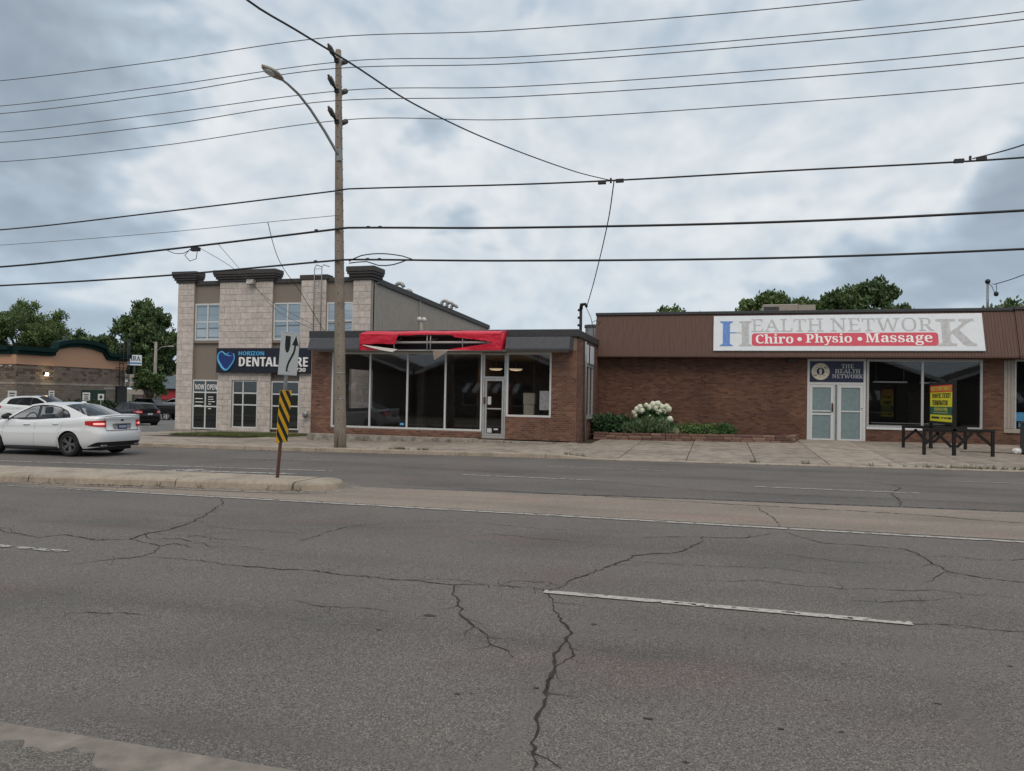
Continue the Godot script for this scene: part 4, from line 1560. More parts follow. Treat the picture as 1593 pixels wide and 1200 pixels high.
# ---------------------------------------------------------------- brown brick clinic on the right
func clinic() -> void:
	var D := 31.0
	var f := facing(D)
	var b := thing("brick_clinic", "long brown brick building with a ribbed brown metal fascia", "building")
	var tones := [[0.160, 0.077, 0.052], [0.135, 0.065, 0.045], [0.18, 0.088, 0.058], [0.115, 0.055, 0.040], [0.16, 0.084, 0.058]]
	var dr := [3.34, 0.20, 5.44, 3.44]
	var wn := [5.47, 0.84, 9.40, 3.44]
	var w2 := [10.06, 0.84, 14.5, 3.44]
	var holes := [dr, wn, w2]
	var st := mb()
	walling(st, -4.84, -0.1, 16.0, 3.52, -0.25, 0.0, holes, f)
	var wall := obj("front_wall", st, M.mortar_dark, b)
	bricks("brick", wall, f, -4.84, 0.14, 16.0, 3.49, holes, tones, 701)
	# body
	var back := 44.0
	st = mb()
	box(st, -4.84, -0.1, -back, -4.6, 5.2, -D - 0.255)
	box(st, 15.8, -0.1, -back, 16.0, 5.2, -D - 0.255)
	box(st, -4.6, -0.1, -back, 15.8, 5.2, -back + 0.2)
	obj("shell", st, M.mortar_dark, b)
	st = mb()
	box(st, -4.59, 3.53, -back + 0.21, 15.79, 3.7, -D - 0.26)
	box(st, -4.59, 5.1, -back + 0.21, 15.79, 5.25, -D - 0.1)
	obj("roof", st, M.flashing, b)
	# ribbed mansard, leaning out towards its foot
	var top := Vector2(-D + 0.06, 5.24)
	var foot := Vector2(-D + 0.62, 3.52)
	var nrm := Vector2(foot.y - top.y, -(foot.x - top.x)).normalized() * -1.0
	st = mb()
	var x := -4.96
	var end := 10.35
	var pitch := 0.105
	while x < 16.2:
		var step := 0.0 if x < end else 0.05
		var ks := [[0.0, 0.0], [0.052, 0.0], [0.062, 0.014], [0.095, 0.014], [0.105, 0.0]]
		for k in 4:
			var xa: float = x + ks[k][0]
			var xb: float = x + ks[k + 1][0]
			var oa: Vector2 = nrm * (ks[k][1] + step)
			var ob: Vector2 = nrm * (ks[k + 1][1] + step)
			quad(st, Vector3(xa, foot.y + oa.y, foot.x + oa.x), Vector3(xb, foot.y + ob.y, foot.x + ob.x), Vector3(xb, top.y + ob.y, top.x + ob.x), Vector3(xa, top.y + oa.y, top.x + oa.x))
		x += pitch
	section(st, PackedVector2Array([Vector2(0.0, 3.55), Vector2(0.60, 3.50), Vector2(0.04, 5.22), Vector2(0.0, 5.22)]), -4.95, 16.2, Vector3(0, 0, -D + 0.01))
	obj("fascia", st, M.brown_metal, b)
	st = mb()
	bev(st, -4.99, 5.22, -D - 0.2, 10.32, 5.34, -D + 0.13, 0.012)
	bev(st, 10.33, 5.25, -D - 0.2, 16.2, 5.37, -D + 0.18, 0.012)
	obj("fascia_coping", st, M.flashing, b)
	st = mb()
	bev(st, -4.97, 3.46, -D + 0.55, 10.34, 3.53, -D + 0.66, 0.008)
	bev(st, 10.36, 3.44, -D + 0.60, 16.2, 3.52, -D + 0.71, 0.008)
	box(st, -4.95, 3.50, -D + 0.012, 16.2, 3.53, -D + 0.549)
	obj("drip_edge", st, M.brown_metal, b)
	st = mb()
	bev(st, 2.6, 3.30, -D + 0.02, 2.95, 3.48, -D + 0.22, 0.02)
	obj("soffit_lamp", st, M.flashing, b)
	# windows
	var w := window(b, wn[0], wn[1], wn[2], wn[3], [7.40], [], M.alu, M.clear, facing(D + 0.04), 0.085, "shop_window")
	w.set_meta("label", "large dark shop window of two panes")
	st = mb()
	bev(st, wn[0], 0.76, -D - 0.1, wn[2] + 0.03, 0.84, -D + 0.05, 0.01)
	obj("window_sill", st, M.white_frame, b)
	w = window(b, 10.42, w2[1], 10.90, w2[3], [], [], M.alu, M.clear, facing(D + 0.04), 0.06, "shop_window")
	window(b, 10.92, w2[1], 14.45, w2[3], [12.6], [], M.alu, M.clear, facing(D + 0.04), 0.085, "shop_window")
	st = mb()
	for k in 3: bev(st, 10.07 + k * 0.112, 0.92, -D - 0.08, 10.177 + k * 0.112, 3.42, -D + 0.02, 0.006)
	bev(st, 10.06, 0.76, -D - 0.1, 14.4, 0.91, -D + 0.06, 0.01)
	obj("side_panel", st, M.siding, b).set_meta("label", "pale ribbed panel beside the last window")
	st = mb()
	bev(st, 10.50, 1.20, -D - 0.10, 10.80, 1.52, -D - 0.085, 0.004)
	bev(st, 10.58, 0.98, -D - 0.10, 10.70, 1.17, -D - 0.085, 0.004)
	obj("sticker", st, M.logo_cyan, b)
	# entrance: sign panel over two glazed leaves
	var fd := facing(D + 0.03)
	st = mb()
	frame(st, dr[0] + 0.01, dr[1], dr[2], dr[3], 0.085, -0.07, 0.03, fd)
	box(st, dr[0] + 0.095, 2.45, -0.06, dr[2] - 0.085, 2.55, 0.028, fd)
	box(st, 4.31, 0.285, -0.06, 4.345, 2.45, 0.028, fd)
	box(st, 4.435, 0.285, -0.06, 4.47, 2.45, 0.028, fd)
	var ent := obj("door_frame", st, M.white_frame, b)
	st = mb()
	box(st, 4.346, 0.29, -0.03, 4.434, 2.449, -0.01, fd)
	obj("side_light", st, M.frosted, ent)
	for v in [[3.44, 4.305], [4.475, 5.35]]:
		st = mb()
		frame(st, v[0], 0.26, v[1], 2.44, 0.10, -0.04, 0.02, fd)
		if v[0] < 4: box(st, v[0] + 0.1, 1.27, -0.035, v[1] - 0.1, 1.34, 0.015, fd)
		box(st, v[0] + 0.1, 1.40, -0.035, v[1] - 0.1, 1.45, 0.015, fd)
		var leaf := obj("door", st, M.white_frame, b)
		leaf.set_meta("label", "glazed door leaf, left" if v[0] < 4 else "glazed door leaf, right")
		st = mb()
		box(st, v[0] + 0.09, 0.35, -0.022, v[1] - 0.09, 2.35, -0.012, fd)
		obj("pane", st, M.frosted, leaf)
		st = mb(true)
		if v[0] < 4:
			tube(st, [fd * Vector3(4.26, 1.42, 0.02), fd * Vector3(4.26, 1.44, 0.08), fd * Vector3(4.26, 1.70, 0.08), fd * Vector3(4.26, 1.72, 0.02)], 0.03, 6)
			obj("handle", st, M.rust, leaf)
		else:
			sphere(st, fd * Vector3(5.31, 1.55, 0.02), Vector3(0.03, 0.03, 0.03), 5)
			obj("handle", st, M.galv, leaf)
	# rooms behind the glass
	st = mb()
	box(st, -4.59, 0.05, -D - 9.0, 15.79, 0.22, -D - 0.26)
	obj("floor", st, M.room_floor, b)
	st = mb()
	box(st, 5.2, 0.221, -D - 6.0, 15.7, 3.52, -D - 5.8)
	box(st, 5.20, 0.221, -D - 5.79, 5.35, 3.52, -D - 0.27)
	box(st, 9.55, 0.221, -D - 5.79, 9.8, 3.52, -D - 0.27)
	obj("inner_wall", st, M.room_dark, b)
	st = mb()
	bev(st, 8.2, 0.222, -D - 5.78, 9.0, 2.3, -D - 5.7, 0.01)
	obj("inner_door", st, M.room, b)
	# pale window blinds stacked low behind the glass
	for k in 6:
		var bl := thing("stacked_boards", "", "boards", Vector3(6.6 + 0.12 * (k % 3), 0.56 + k * 0.085, -D - 1.0 - 0.1 * (k % 2)), 0.03 * (k % 3), "pale boards stacked behind the clinic window")
		bl.set_meta("label", ["lowest pale board of the stack behind the window", "second lowest pale board behind the clinic window", "third lowest pale board behind the clinic window", "third pale board from the top behind the window", "second pale board from the top behind the window", "topmost pale board of the stack behind the window"][k])
		st = mb()
		bev(st, -1.1, 0, -0.4, 1.5, 0.03, 0.4, 0.005)
		obj("board", st, M.silver_paint, bl)
	var stt := thing("display_table", "dark low table holding pale boards inside the clinic", "table", Vector3(6.8, 0.22, -D - 1.0))
	st = mb()
	box(st, -1.2, 0.28, -0.45, 1.6, 0.33, 0.45)
	obj("table_top", st, M.room_dark, stt)
	for q in [[-1.15, -0.4], [1.5, -0.4], [-1.15, 0.36], [1.5, 0.36]]:
		st = mb()
		box(st, q[0], 0, q[1], q[0] + 0.05, 0.278, q[1] + 0.05)
		obj("leg", st, M.room_dark, stt)
	for v in [[6.6, 2.62, "left"], [8.3, 2.60, "right"]]:
		var tl := thing("strip_lamp", "unlit pale strip lamp hanging behind the %s window pane" % v[2], "lamp", Vector3(v[0], v[1], -D - 1.6), 0.0, "strip lamps in the clinic")
		st = mb()
		bev(st, -0.62, -0.03, -0.05, 0.62, 0.03, 0.05, 0.008)
		obj("tube", st, M.letter_white, tl)
		st = mb(true)
		tube(st, [Vector3(-0.5, 0.03, 0), Vector3(-0.5, 0.9, 0)], 0.012, 5)
		tube(st, [Vector3(0.5, 0.03, 0), Vector3(0.5, 0.9, 0)], 0.012, 5)
		obj("hanger", st, M.galv, tl)
	door_sign(D)
	big_sign(D, top, foot, nrm)
	# rooftop things
	var hv := thing("rooftop_unit", "pale grey rooftop unit above the long white sign", "rooftop unit", Vector3(3.3, 5.25, -44.5))
	st = mb()
	bev(st, -0.95, 0, -0.8, 0.9, 1.95, 0.8, 0.03)
	obj("body", st, M.siding, hv)
	st = mb()
	section(st, PackedVector2Array([Vector2(-0.8, 1.3), Vector2(0.8, 1.3), Vector2(0.8, 1.9), Vector2(-0.8, 1.9)]), 0.91, 1.8, Vector3.ZERO)
	obj("duct", st, M.siding, hv)
	st = mb()
	for k in 6: box(st, -0.90, 1.42 + k * 0.07, 0.802, -0.1, 1.46 + k * 0.07, 0.83)
	obj("louvre", st, M.flashing, hv)
	var sm := thing("service_mast", "grey service mast with weatherhead above the brown fascia", "mast", Vector3(10.14, 5.2, -33.0))
	st = mb(true)
	tube(st, [Vector3(0, 0, 0), Vector3(0, 1.36, 0)], 0.045, 8)
	obj("pole", st, M.galv, sm)
	st = mb(true)
	sphere(st, Vector3(0, 1.42, 0), Vector3(0.10, 0.10, 0.10), 6)
	obj("weatherhead", st, M.black, sm)
	st = mb(true)
	tube(st, [Vector3(0, 1.4, 0), Vector3(0.14, 1.2, 0.05), Vector3(0.22, 0.98, 0.05), Vector3(0.30, 1.05, 0.05), Vector3(0.28, 1.3, 0.05), Vector3(0.14, 1.32, 0)], 0.013, 5)
	sphere(st, Vector3(0.28, 0.92, 0.05), Vector3(0.09, 0.10, 0.08), 6, 0.2)
	obj("lead", st, M.cable, sm)

func door_sign(D: float) -> void:
	var s := thing("door_sign", "navy panel lettered THE HEALTH NETWORK above the double doors", "sign", Vector3(4.39, 2.955, -D + 0.0))
	var st := mb()
	box(st, -0.955, -0.40, 0.0, 0.965, 0.40, 0.022)
	obj("panel", st, M.navy, s)
	letters("THE", "Droid Serif", true, Vector3(0.40, 0.21, 0.026), 0.44, 0.155, M.sign_grey, s, 0.008)
	letters("HEALTH", "Droid Serif", true, Vector3(0.40, 0.02, 0.026), 0.90, 0.155, M.sign_grey, s, 0.008)
	letters("NETWORK", "Droid Serif", true, Vector3(0.40, -0.175, 0.026), 1.10, 0.155, M.sign_grey, s, 0.008)
	var t := Transform3D(Basis(Vector3(1, 0, 0), Vector3(0, 0, 1), Vector3(0, -1, 0)), Vector3(-0.57, 0.0, 0.022))
	st = mb()
	lathe(st, [[0.33, 0.0], [0.325, 0.008], [0.0, 0.008]], 36, t)
	obj("roundel", st, M.cream, s)
	st = mb()
	lathe(st, [[0.145, 0.009], [0.14, 0.013], [0.0, 0.013]], 24, t)
	obj("globe", st, M.navy, s)
	st = mb()
	var fig := PackedVector2Array([Vector2(-0.05, 0.02), Vector2(-0.055, 0.06), Vector2(0.055, 0.06), Vector2(0.05, 0.02), Vector2(0.035, -0.02), Vector2(0.04, -0.12), Vector2(0.006, -0.12), Vector2(0.0, -0.05), Vector2(-0.006, -0.12), Vector2(-0.04, -0.12), Vector2(-0.035, -0.02)])
	prism(st, fig, 0.036, 0.041, Transform3D(Basis(), Vector3(-0.57, 0.0, 0.0)))
	lathe(st, [[0.028, 0.014], [0.026, 0.018], [0.0, 0.018]], 12, t * Transform3D(Basis(), Vector3(0, 0, -0.09)))
	obj("figure", st, M.cream, s)
	st = mb()
	for k in 8:
		var a := TAU * k / 8 + 0.1
		lathe(st, [[0.017, 0.009], [0.015, 0.012], [0.0, 0.012]], 8, t * Transform3D(Basis(), Vector3(cos(a) * 0.205, 0, sin(a) * 0.205)))
	obj("dot_ring", st, M.navy, s)
	st = mb(true)
	tube(st, [Vector3(-0.45, 0.15, 0.034), Vector3(-0.38, 0.19, 0.034), Vector3(-0.32, 0.16, 0.034), Vector3(-0.34, 0.10, 0.034)], 0.012, 6)
	tube(st, [Vector3(-0.82, -0.12, 0.034), Vector3(-0.77, -0.16, 0.034), Vector3(-0.70, -0.14, 0.034)], 0.012, 6)
	obj("swirl", st, M.navy, s)

func big_sign(D: float, top: Vector2, foot: Vector2, nrm: Vector2) -> void:
	# lies on the slope of the fascia: local x along the wall, y up the slope, z out of it
	var up := Vector3(0, top.y - foot.y, top.x - foot.x).normalized()
	var out := Vector3.RIGHT.cross(up)
	var mid := foot.lerp(top, 0.515)
	var s := thing("clinic_sign", "long white sign reading HEALTH NETWORK over a red Chiro Physio Massage band", "shop sign", Vector3(4.54, mid.y, mid.x) + out * 0.02)
	s.basis = Basis(Vector3.RIGHT, up, out)
	var W := 9.50
	var H := 1.50
	var st := mb()
	bev(st, -W / 2, -H / 2, 0, W / 2, H / 2, 0.06, 0.012)
	obj("panel", st, M.sign_white, s)
	# picture coordinates of the sign: 0..1 across and down
	var px := func(u): return (u - 0.5) * W
	var py := func(v): return (0.5 - v) * H
	letters("EALTH NETWOR", "Droid Serif", false, Vector3(px.call(0.4905), py.call(0.285), 0.063), W * 0.677, H * 0.36, M.sign_grey, s, 0.010)
	letters("K", "Droid Serif", true, Vector3(px.call(0.905), py.call(0.51), 0.063), W * 0.135, H * 0.72, M.sign_grey, s, 0.010)
	# the tall H: a blue stem and a grey stem with serifs, joined by a thin bar
	var stem := func(c):
		var q := mb()
		var z0 := 0.058
		var z1 := 0.068
		box(q, c - 0.135, py.call(0.83), z0, c + 0.135, py.call(0.20), z1)
		box(q, c - 0.25, py.call(0.87), z0, c + 0.25, py.call(0.845), z1)
		box(q, c - 0.25, py.call(0.185), z0, c + 0.25, py.call(0.16), z1)
		prism(q, PackedVector2Array([Vector2(c - 0.24, py.call(0.844)), Vector2(c + 0.24, py.call(0.844)), Vector2(c + 0.136, py.call(0.80)), Vector2(c - 0.136, py.call(0.80))]), z0, z1 - 0.002)
		prism(q, PackedVector2Array([Vector2(c - 0.136, py.call(0.235)), Vector2(c + 0.136, py.call(0.235)), Vector2(c + 0.24, py.call(0.186)), Vector2(c - 0.24, py.call(0.186))]), z0, z1 - 0.002)
		return q
	var c1: float = px.call(0.052)
	var c2: float = px.call(0.128)
	var lb := obj("lettering", stem.call(c1), M.sign_blue, s)
	lb.set_meta("label", "blue left stem of the tall H")
	obj("lettering", stem.call(c2), M.sign_grey, s)
	st = mb()
	box(st, c1 + 0.136, py.call(0.505), 0.058, (c1 + c2) / 2, py.call(0.475), 0.067)
	obj("lettering", st, M.sign_blue, s)
	st = mb()
	box(st, (c1 + c2) / 2 + 0.001, py.call(0.505), 0.058, c2 - 0.136, py.call(0.475), 0.067)
	obj("lettering", st, M.sign_grey, s)
	# red band with round corners
	var o := PackedVector2Array()
	var x0: float = px.call(0.153)
	var x1: float = px.call(0.842)
	var y0: float = py.call(0.865)
	var y1: float = py.call(0.51)
	var r := 0.11
	for c in [[x1 - r, y0 + r, -PI / 2], [x1 - r, y1 - r, 0.0], [x0 + r, y1 - r, PI / 2], [x0 + r, y0 + r, PI]]:
		for k in 6:
			var a: float = c[2] + PI / 2 * k / 5.0
			o.append(Vector2(c[0] + cos(a) * r, c[1] + sin(a) * r))
	st = mb()
	prism(st, o, 0.056, 0.0665)
	obj("red_band", st, M.sign_red, s)
	letters("Chiro", "Droid Serif", true, Vector3(px.call(0.241), py.call(0.665), 0.069), W * 0.145, H * 0.27, M.letter_white, s, 0.012)
	letters("Physio", "Droid Serif", true, Vector3(px.call(0.447), py.call(0.69), 0.069), W * 0.172, H * 0.325, M.letter_white, s, 0.012)
	letters("Massage", "Droid Serif", true, Vector3(px.call(0.702), py.call(0.69), 0.069), W * 0.238, H * 0.325, M.letter_white, s, 0.012)
	for u in [0.3375, 0.562]:
		st = mb()
		lathe(st, [[0.085, 0.0], [0.08, 0.006], [0.0, 0.006]], 18, Transform3D(Basis(Vector3(1, 0, 0), Vector3(0, 0, 1), Vector3(0, -1, 0)), Vector3(px.call(u), py.call(0.68), 0.067)))
		obj("bullet", st, M.letter_white, s)

# ---------------------------------------------------------------- planter and its plants
func leaf_mesh(l: float, w: float, n: int, spread: float, sd: int, upright := 0.0) -> ArrayMesh:
	var r := RandomNumberGenerator.new()
	r.seed = sd
	var st := mb()
	for i in n:
		var d := Vector3(r.randf_range(-1, 1), r.randf_range(-0.6, 1) + upright, r.randf_range(-1, 1)).normalized()
		var base := Vector3(r.randf_range(-1, 1), r.randf_range(-1, 1), r.randf_range(-1, 1)) * spread
		var s := d.cross(Vector3(r.randf_range(-1, 1), r.randf_range(-1, 1), r.randf_range(-1, 1))).normalized()
		var nn := d.cross(s).normalized()
		var ll := l * r.randf_range(0.7, 1.25)
		var m := base + d * ll * 0.5 + nn * ll * 0.06
		tri(st, base, m - s * w * 0.5, m + s * w * 0.5)
		tri(st, m - s * w * 0.5, base + d * ll - nn * ll * 0.04, m + s * w * 0.5)
	st.generate_normals()
	return st.commit()

func leaves(called: String, parent: Node, mesh: Mesh, at: Array, tones: Array, sd: int, smin := 0.8, smax := 1.25, mat: Material = null) -> MultiMeshInstance3D:
	var r := RandomNumberGenerator.new()
	r.seed = sd
	var mm := MultiMesh.new()
	mm.transform_format = MultiMesh.TRANSFORM_3D
	mm.use_colors = true
	mm.mesh = mesh
	mm.instance_count = at.size()
	for i in at.size():
		var b := Basis.from_euler(Vector3(r.randf_range(-0.6, 0.6), r.randf() * TAU, r.randf_range(-0.6, 0.6))).scaled(Vector3.ONE * r.randf_range(smin, smax))
		mm.set_instance_transform(i, Transform3D(b, at[i]))
		var t: Array = tones[r.randi() % tones.size()]
		var q := r.randf_range(0.75, 1.3)
		mm.set_instance_color(i, Color(t[0] * q, t[1] * q, t[2] * q))
	var o := MultiMeshInstance3D.new()
	o.multimesh = mm
	o.set_meta("kind", "stuff")
	o.material_override = mat if mat else M.leaf
	o.name = called
	parent.add_child(o, true)
	return o

func planter() -> void:
	var p := thing("planter", "low reddish stone edging of a bed along the brick wall", "planter", Vector3(0, 0, 0))
	rng.seed = 41
	var tones := [[0.17, 0.095, 0.075], [0.21, 0.125, 0.098], [0.25, 0.165, 0.125], [0.14, 0.08, 0.068]]
	var edge := [Vector2(-4.6, 28.25), Vector2(-1.9, 28.55), Vector2(2.62, 29.15), Vector2(2.95, 30.9)]
	for row in 3:
		for s in 3:
			var a: Vector2 = edge[s]
			var b: Vector2 = edge[s + 1]
			var len := (b - a).length()
			var dir := (b - a) / len
			var t := -0.15 * (row % 2)
			while t < len - 0.02:
				var l := rng.randf_range(0.30, 0.62)
				var t0 := maxf(t, 0.0)
				var t1 := minf(t + l, len)
				if len - t1 < 0.12: t1 = len
				var c := a + dir * (t0 + t1) / 2
				var y := walk(c.x, 28.6) - 0.02 + row * 0.098
				var st := mb()
				var h := 0.094 + rng.randf_range(-0.006, 0.006)
				var xf := Transform3D(Basis(Vector3.UP, atan2(dir.y, dir.x)), Vector3(c.x, y, -c.y - 0.12 - rng.randf_range(0, 0.025) + 0.02 * (1 - row)))
				var tn: Array = tones[rng.randi() % 4]
				var q := rng.randf_range(0.85, 1.15)
				st.set_color(Color(tn[0] * q, tn[1] * q, tn[2] * q))
				bev(st, -(t1 - t0) / 2 + 0.005, 0, -0.13, (t1 - t0) / 2 - 0.005, h, 0.13, 0.016, xf)
				obj("edging_stone", st, M.brick, p)
				t = t1
	var bed := mb(true)
	for i in 25:
		for j in 6:
			var q := []
			for k in [[0, 0], [1, 0], [1, 1], [0, 1]]:
				var x := lerpf(-4.75, 2.85, (i + k[0]) / 25.0)
				var d0 := table([[-4.6, 28.45], [-1.9, 28.75], [2.62, 29.35], [2.8, 30.2]], x)
				var d := lerpf(d0, 30.98, (j + k[1]) / 6.0)
				q.append(Vector3(x, walk(x, 28.6) + 0.20 + 0.03 * sin(x * 5.0 + d * 3.0), -d))
			quad(bed, q[0], q[1], q[2], q[3])
	obj("bed_soil", bed, M.soil, p)
	var st := mb()
	bev(st, 0.35, 0.50, -30.6, 1.35, 0.56, -30.2, 0.01, Transform3D(Basis(Vector3.UP, 0.05), Vector3(0, 0, 0.4)))
	obj("loose_slab", st, M.kerb, p)
	var bush := func(called, label, cat, c, size, n, mesh, tones2, sd):
		var o := thing(called, label, cat, c, 0.0, "plants in the bed along the brick wall")
		var r := RandomNumberGenerator.new()
		r.seed = sd
		var at := []
		for i in n:
			var v := Vector3(r.randf_range(-1, 1), r.randf_range(0, 1), r.randf_range(-1, 1))
			if Vector2(v.x, v.z).length() > 1.0 or v.y > 1.0 - 0.55 * v.x * v.x + 0.2 * sin(v.x * 9.0 + v.z * 4.0): continue
			at.append(Vector3(v.x * size.x, v.y * size.y, v.z * size.z))
		leaves("foliage", o, mesh, at, tones2, sd)
		var stm := mb()
		for i in 9:
			var a := Vector3(r.randf_range(-0.5, 0.5) * size.x, -0.02, r.randf_range(-0.4, 0.4) * size.z)
			tube(stm, [a, a + Vector3(r.randf_range(-0.1, 0.1), size.y * 0.8, r.randf_range(-0.1, 0.1))], 0.008, 4)
		obj("stem", stm, M.bark, o)
		return o
	var broad := leaf_mesh(0.16, 0.085, 7, 0.05, 5)
	var thin := leaf_mesh(0.22, 0.022, 12, 0.05, 6, 0.9)
	var small := leaf_mesh(0.07, 0.04, 14, 0.06, 7)
	bush.call("dark_shrub", "dark green shrub filling the left corner of the bed", "shrub", Vector3(-4.05, 0.42, -29.4), Vector3(0.85, 0.62, 0.7), 560, broad, [[0.035, 0.085, 0.032], [0.048, 0.105, 0.04], [0.025, 0.062, 0.026]], 31)
	bush.call("variegated_plant", "pale striped low leafy plant in front of the white hydrangea", "plant", Vector3(-2.55, 0.42, -28.95), Vector3(1.15, 0.50, 0.38), 620, thin, [[0.12, 0.19, 0.085], [0.07, 0.14, 0.05], [0.20, 0.25, 0.15], [0.035, 0.08, 0.03]], 32)
	var hy := bush.call("hydrangea", "hydrangea bush with round creamy white flower heads", "shrub", Vector3(-2.50, 0.36, -29.9), Vector3(0.72, 0.95, 0.55), 560, broad, [[0.040, 0.098, 0.034], [0.055, 0.125, 0.042], [0.028, 0.07, 0.026]], 33)
	var r := RandomNumberGenerator.new()
	r.seed = 5
	# flower heads: x and height above the bed of each, nearest first
	var heads := [[-0.72, 0.86, 0.11], [-0.60, 0.98, 0.13], [-0.48, 1.08, 0.13], [-0.40, 0.93, 0.14], [-0.66, 0.74, 0.09], [-0.22, 1.16, 0.10], [-0.08, 1.08, 0.13], [0.05, 1.18, 0.15], [0.17, 1.06, 0.14], [0.25, 1.22, 0.14], [0.30, 0.90, 0.16], [0.42, 1.10, 0.14], [0.50, 0.93, 0.11], [0.60, 1.12, 0.13], [0.68, 1.03, 0.14], [0.74, 0.62, 0.15], [-0.06, 0.72, 0.06]]
	for h in heads:
		h[0] *= 0.95
		h[2] *= 0.92
		var st2 := mb()
		for k in 90:
			var d := Vector3(r.randfn(), r.randfn() + 0.15, r.randfn()).normalized()
			var c: Vector3 = d * float(h[2]) * r.randf_range(0.86, 1.02)
			var s := d.cross(Vector3(r.randf_range(-1, 1), 1, r.randf_range(-1, 1))).normalized() * 0.035
			var u := d.cross(s).normalized() * 0.035
			var o2 := Vector3(h[0], h[1], 0.38) + c
			quad(st2, o2 - s, o2 - u + d * 0.012, o2 + s, o2 + u - d * 0.008)
		sphere(st2, Vector3(h[0], h[1], 0.38), Vector3.ONE * float(h[2]) * 0.84, 6)
		obj("flower_head", st2, M.petal, hy)
	bush.call("low_plant", "mid green leafy ground plant in the middle of the bed", "plant", Vector3(-0.75, 0.42, -29.2), Vector3(0.95, 0.42, 0.4), 420, small, [[0.085, 0.16, 0.04], [0.06, 0.125, 0.035], [0.12, 0.19, 0.05]], 34)
	bush.call("low_plant", "small pointed green plant nearest the bare soil", "plant", Vector3(0.25, 0.42, -29.4), Vector3(0.42, 0.45, 0.35), 260, small, [[0.05, 0.12, 0.03], [0.08, 0.15, 0.045], [0.035, 0.09, 0.025]], 35)
	var rk := thing("pale_rock", "pale rounded rock between the plants in the bed", "rock", Vector3(-1.55, 0.44, -28.95))
	st = mb(true)
	sphere(st, Vector3(0, 0.10, 0), Vector3(0.16, 0.13, 0.12), 8, 0.12)
	obj("stone", st, M.kerb, rk)

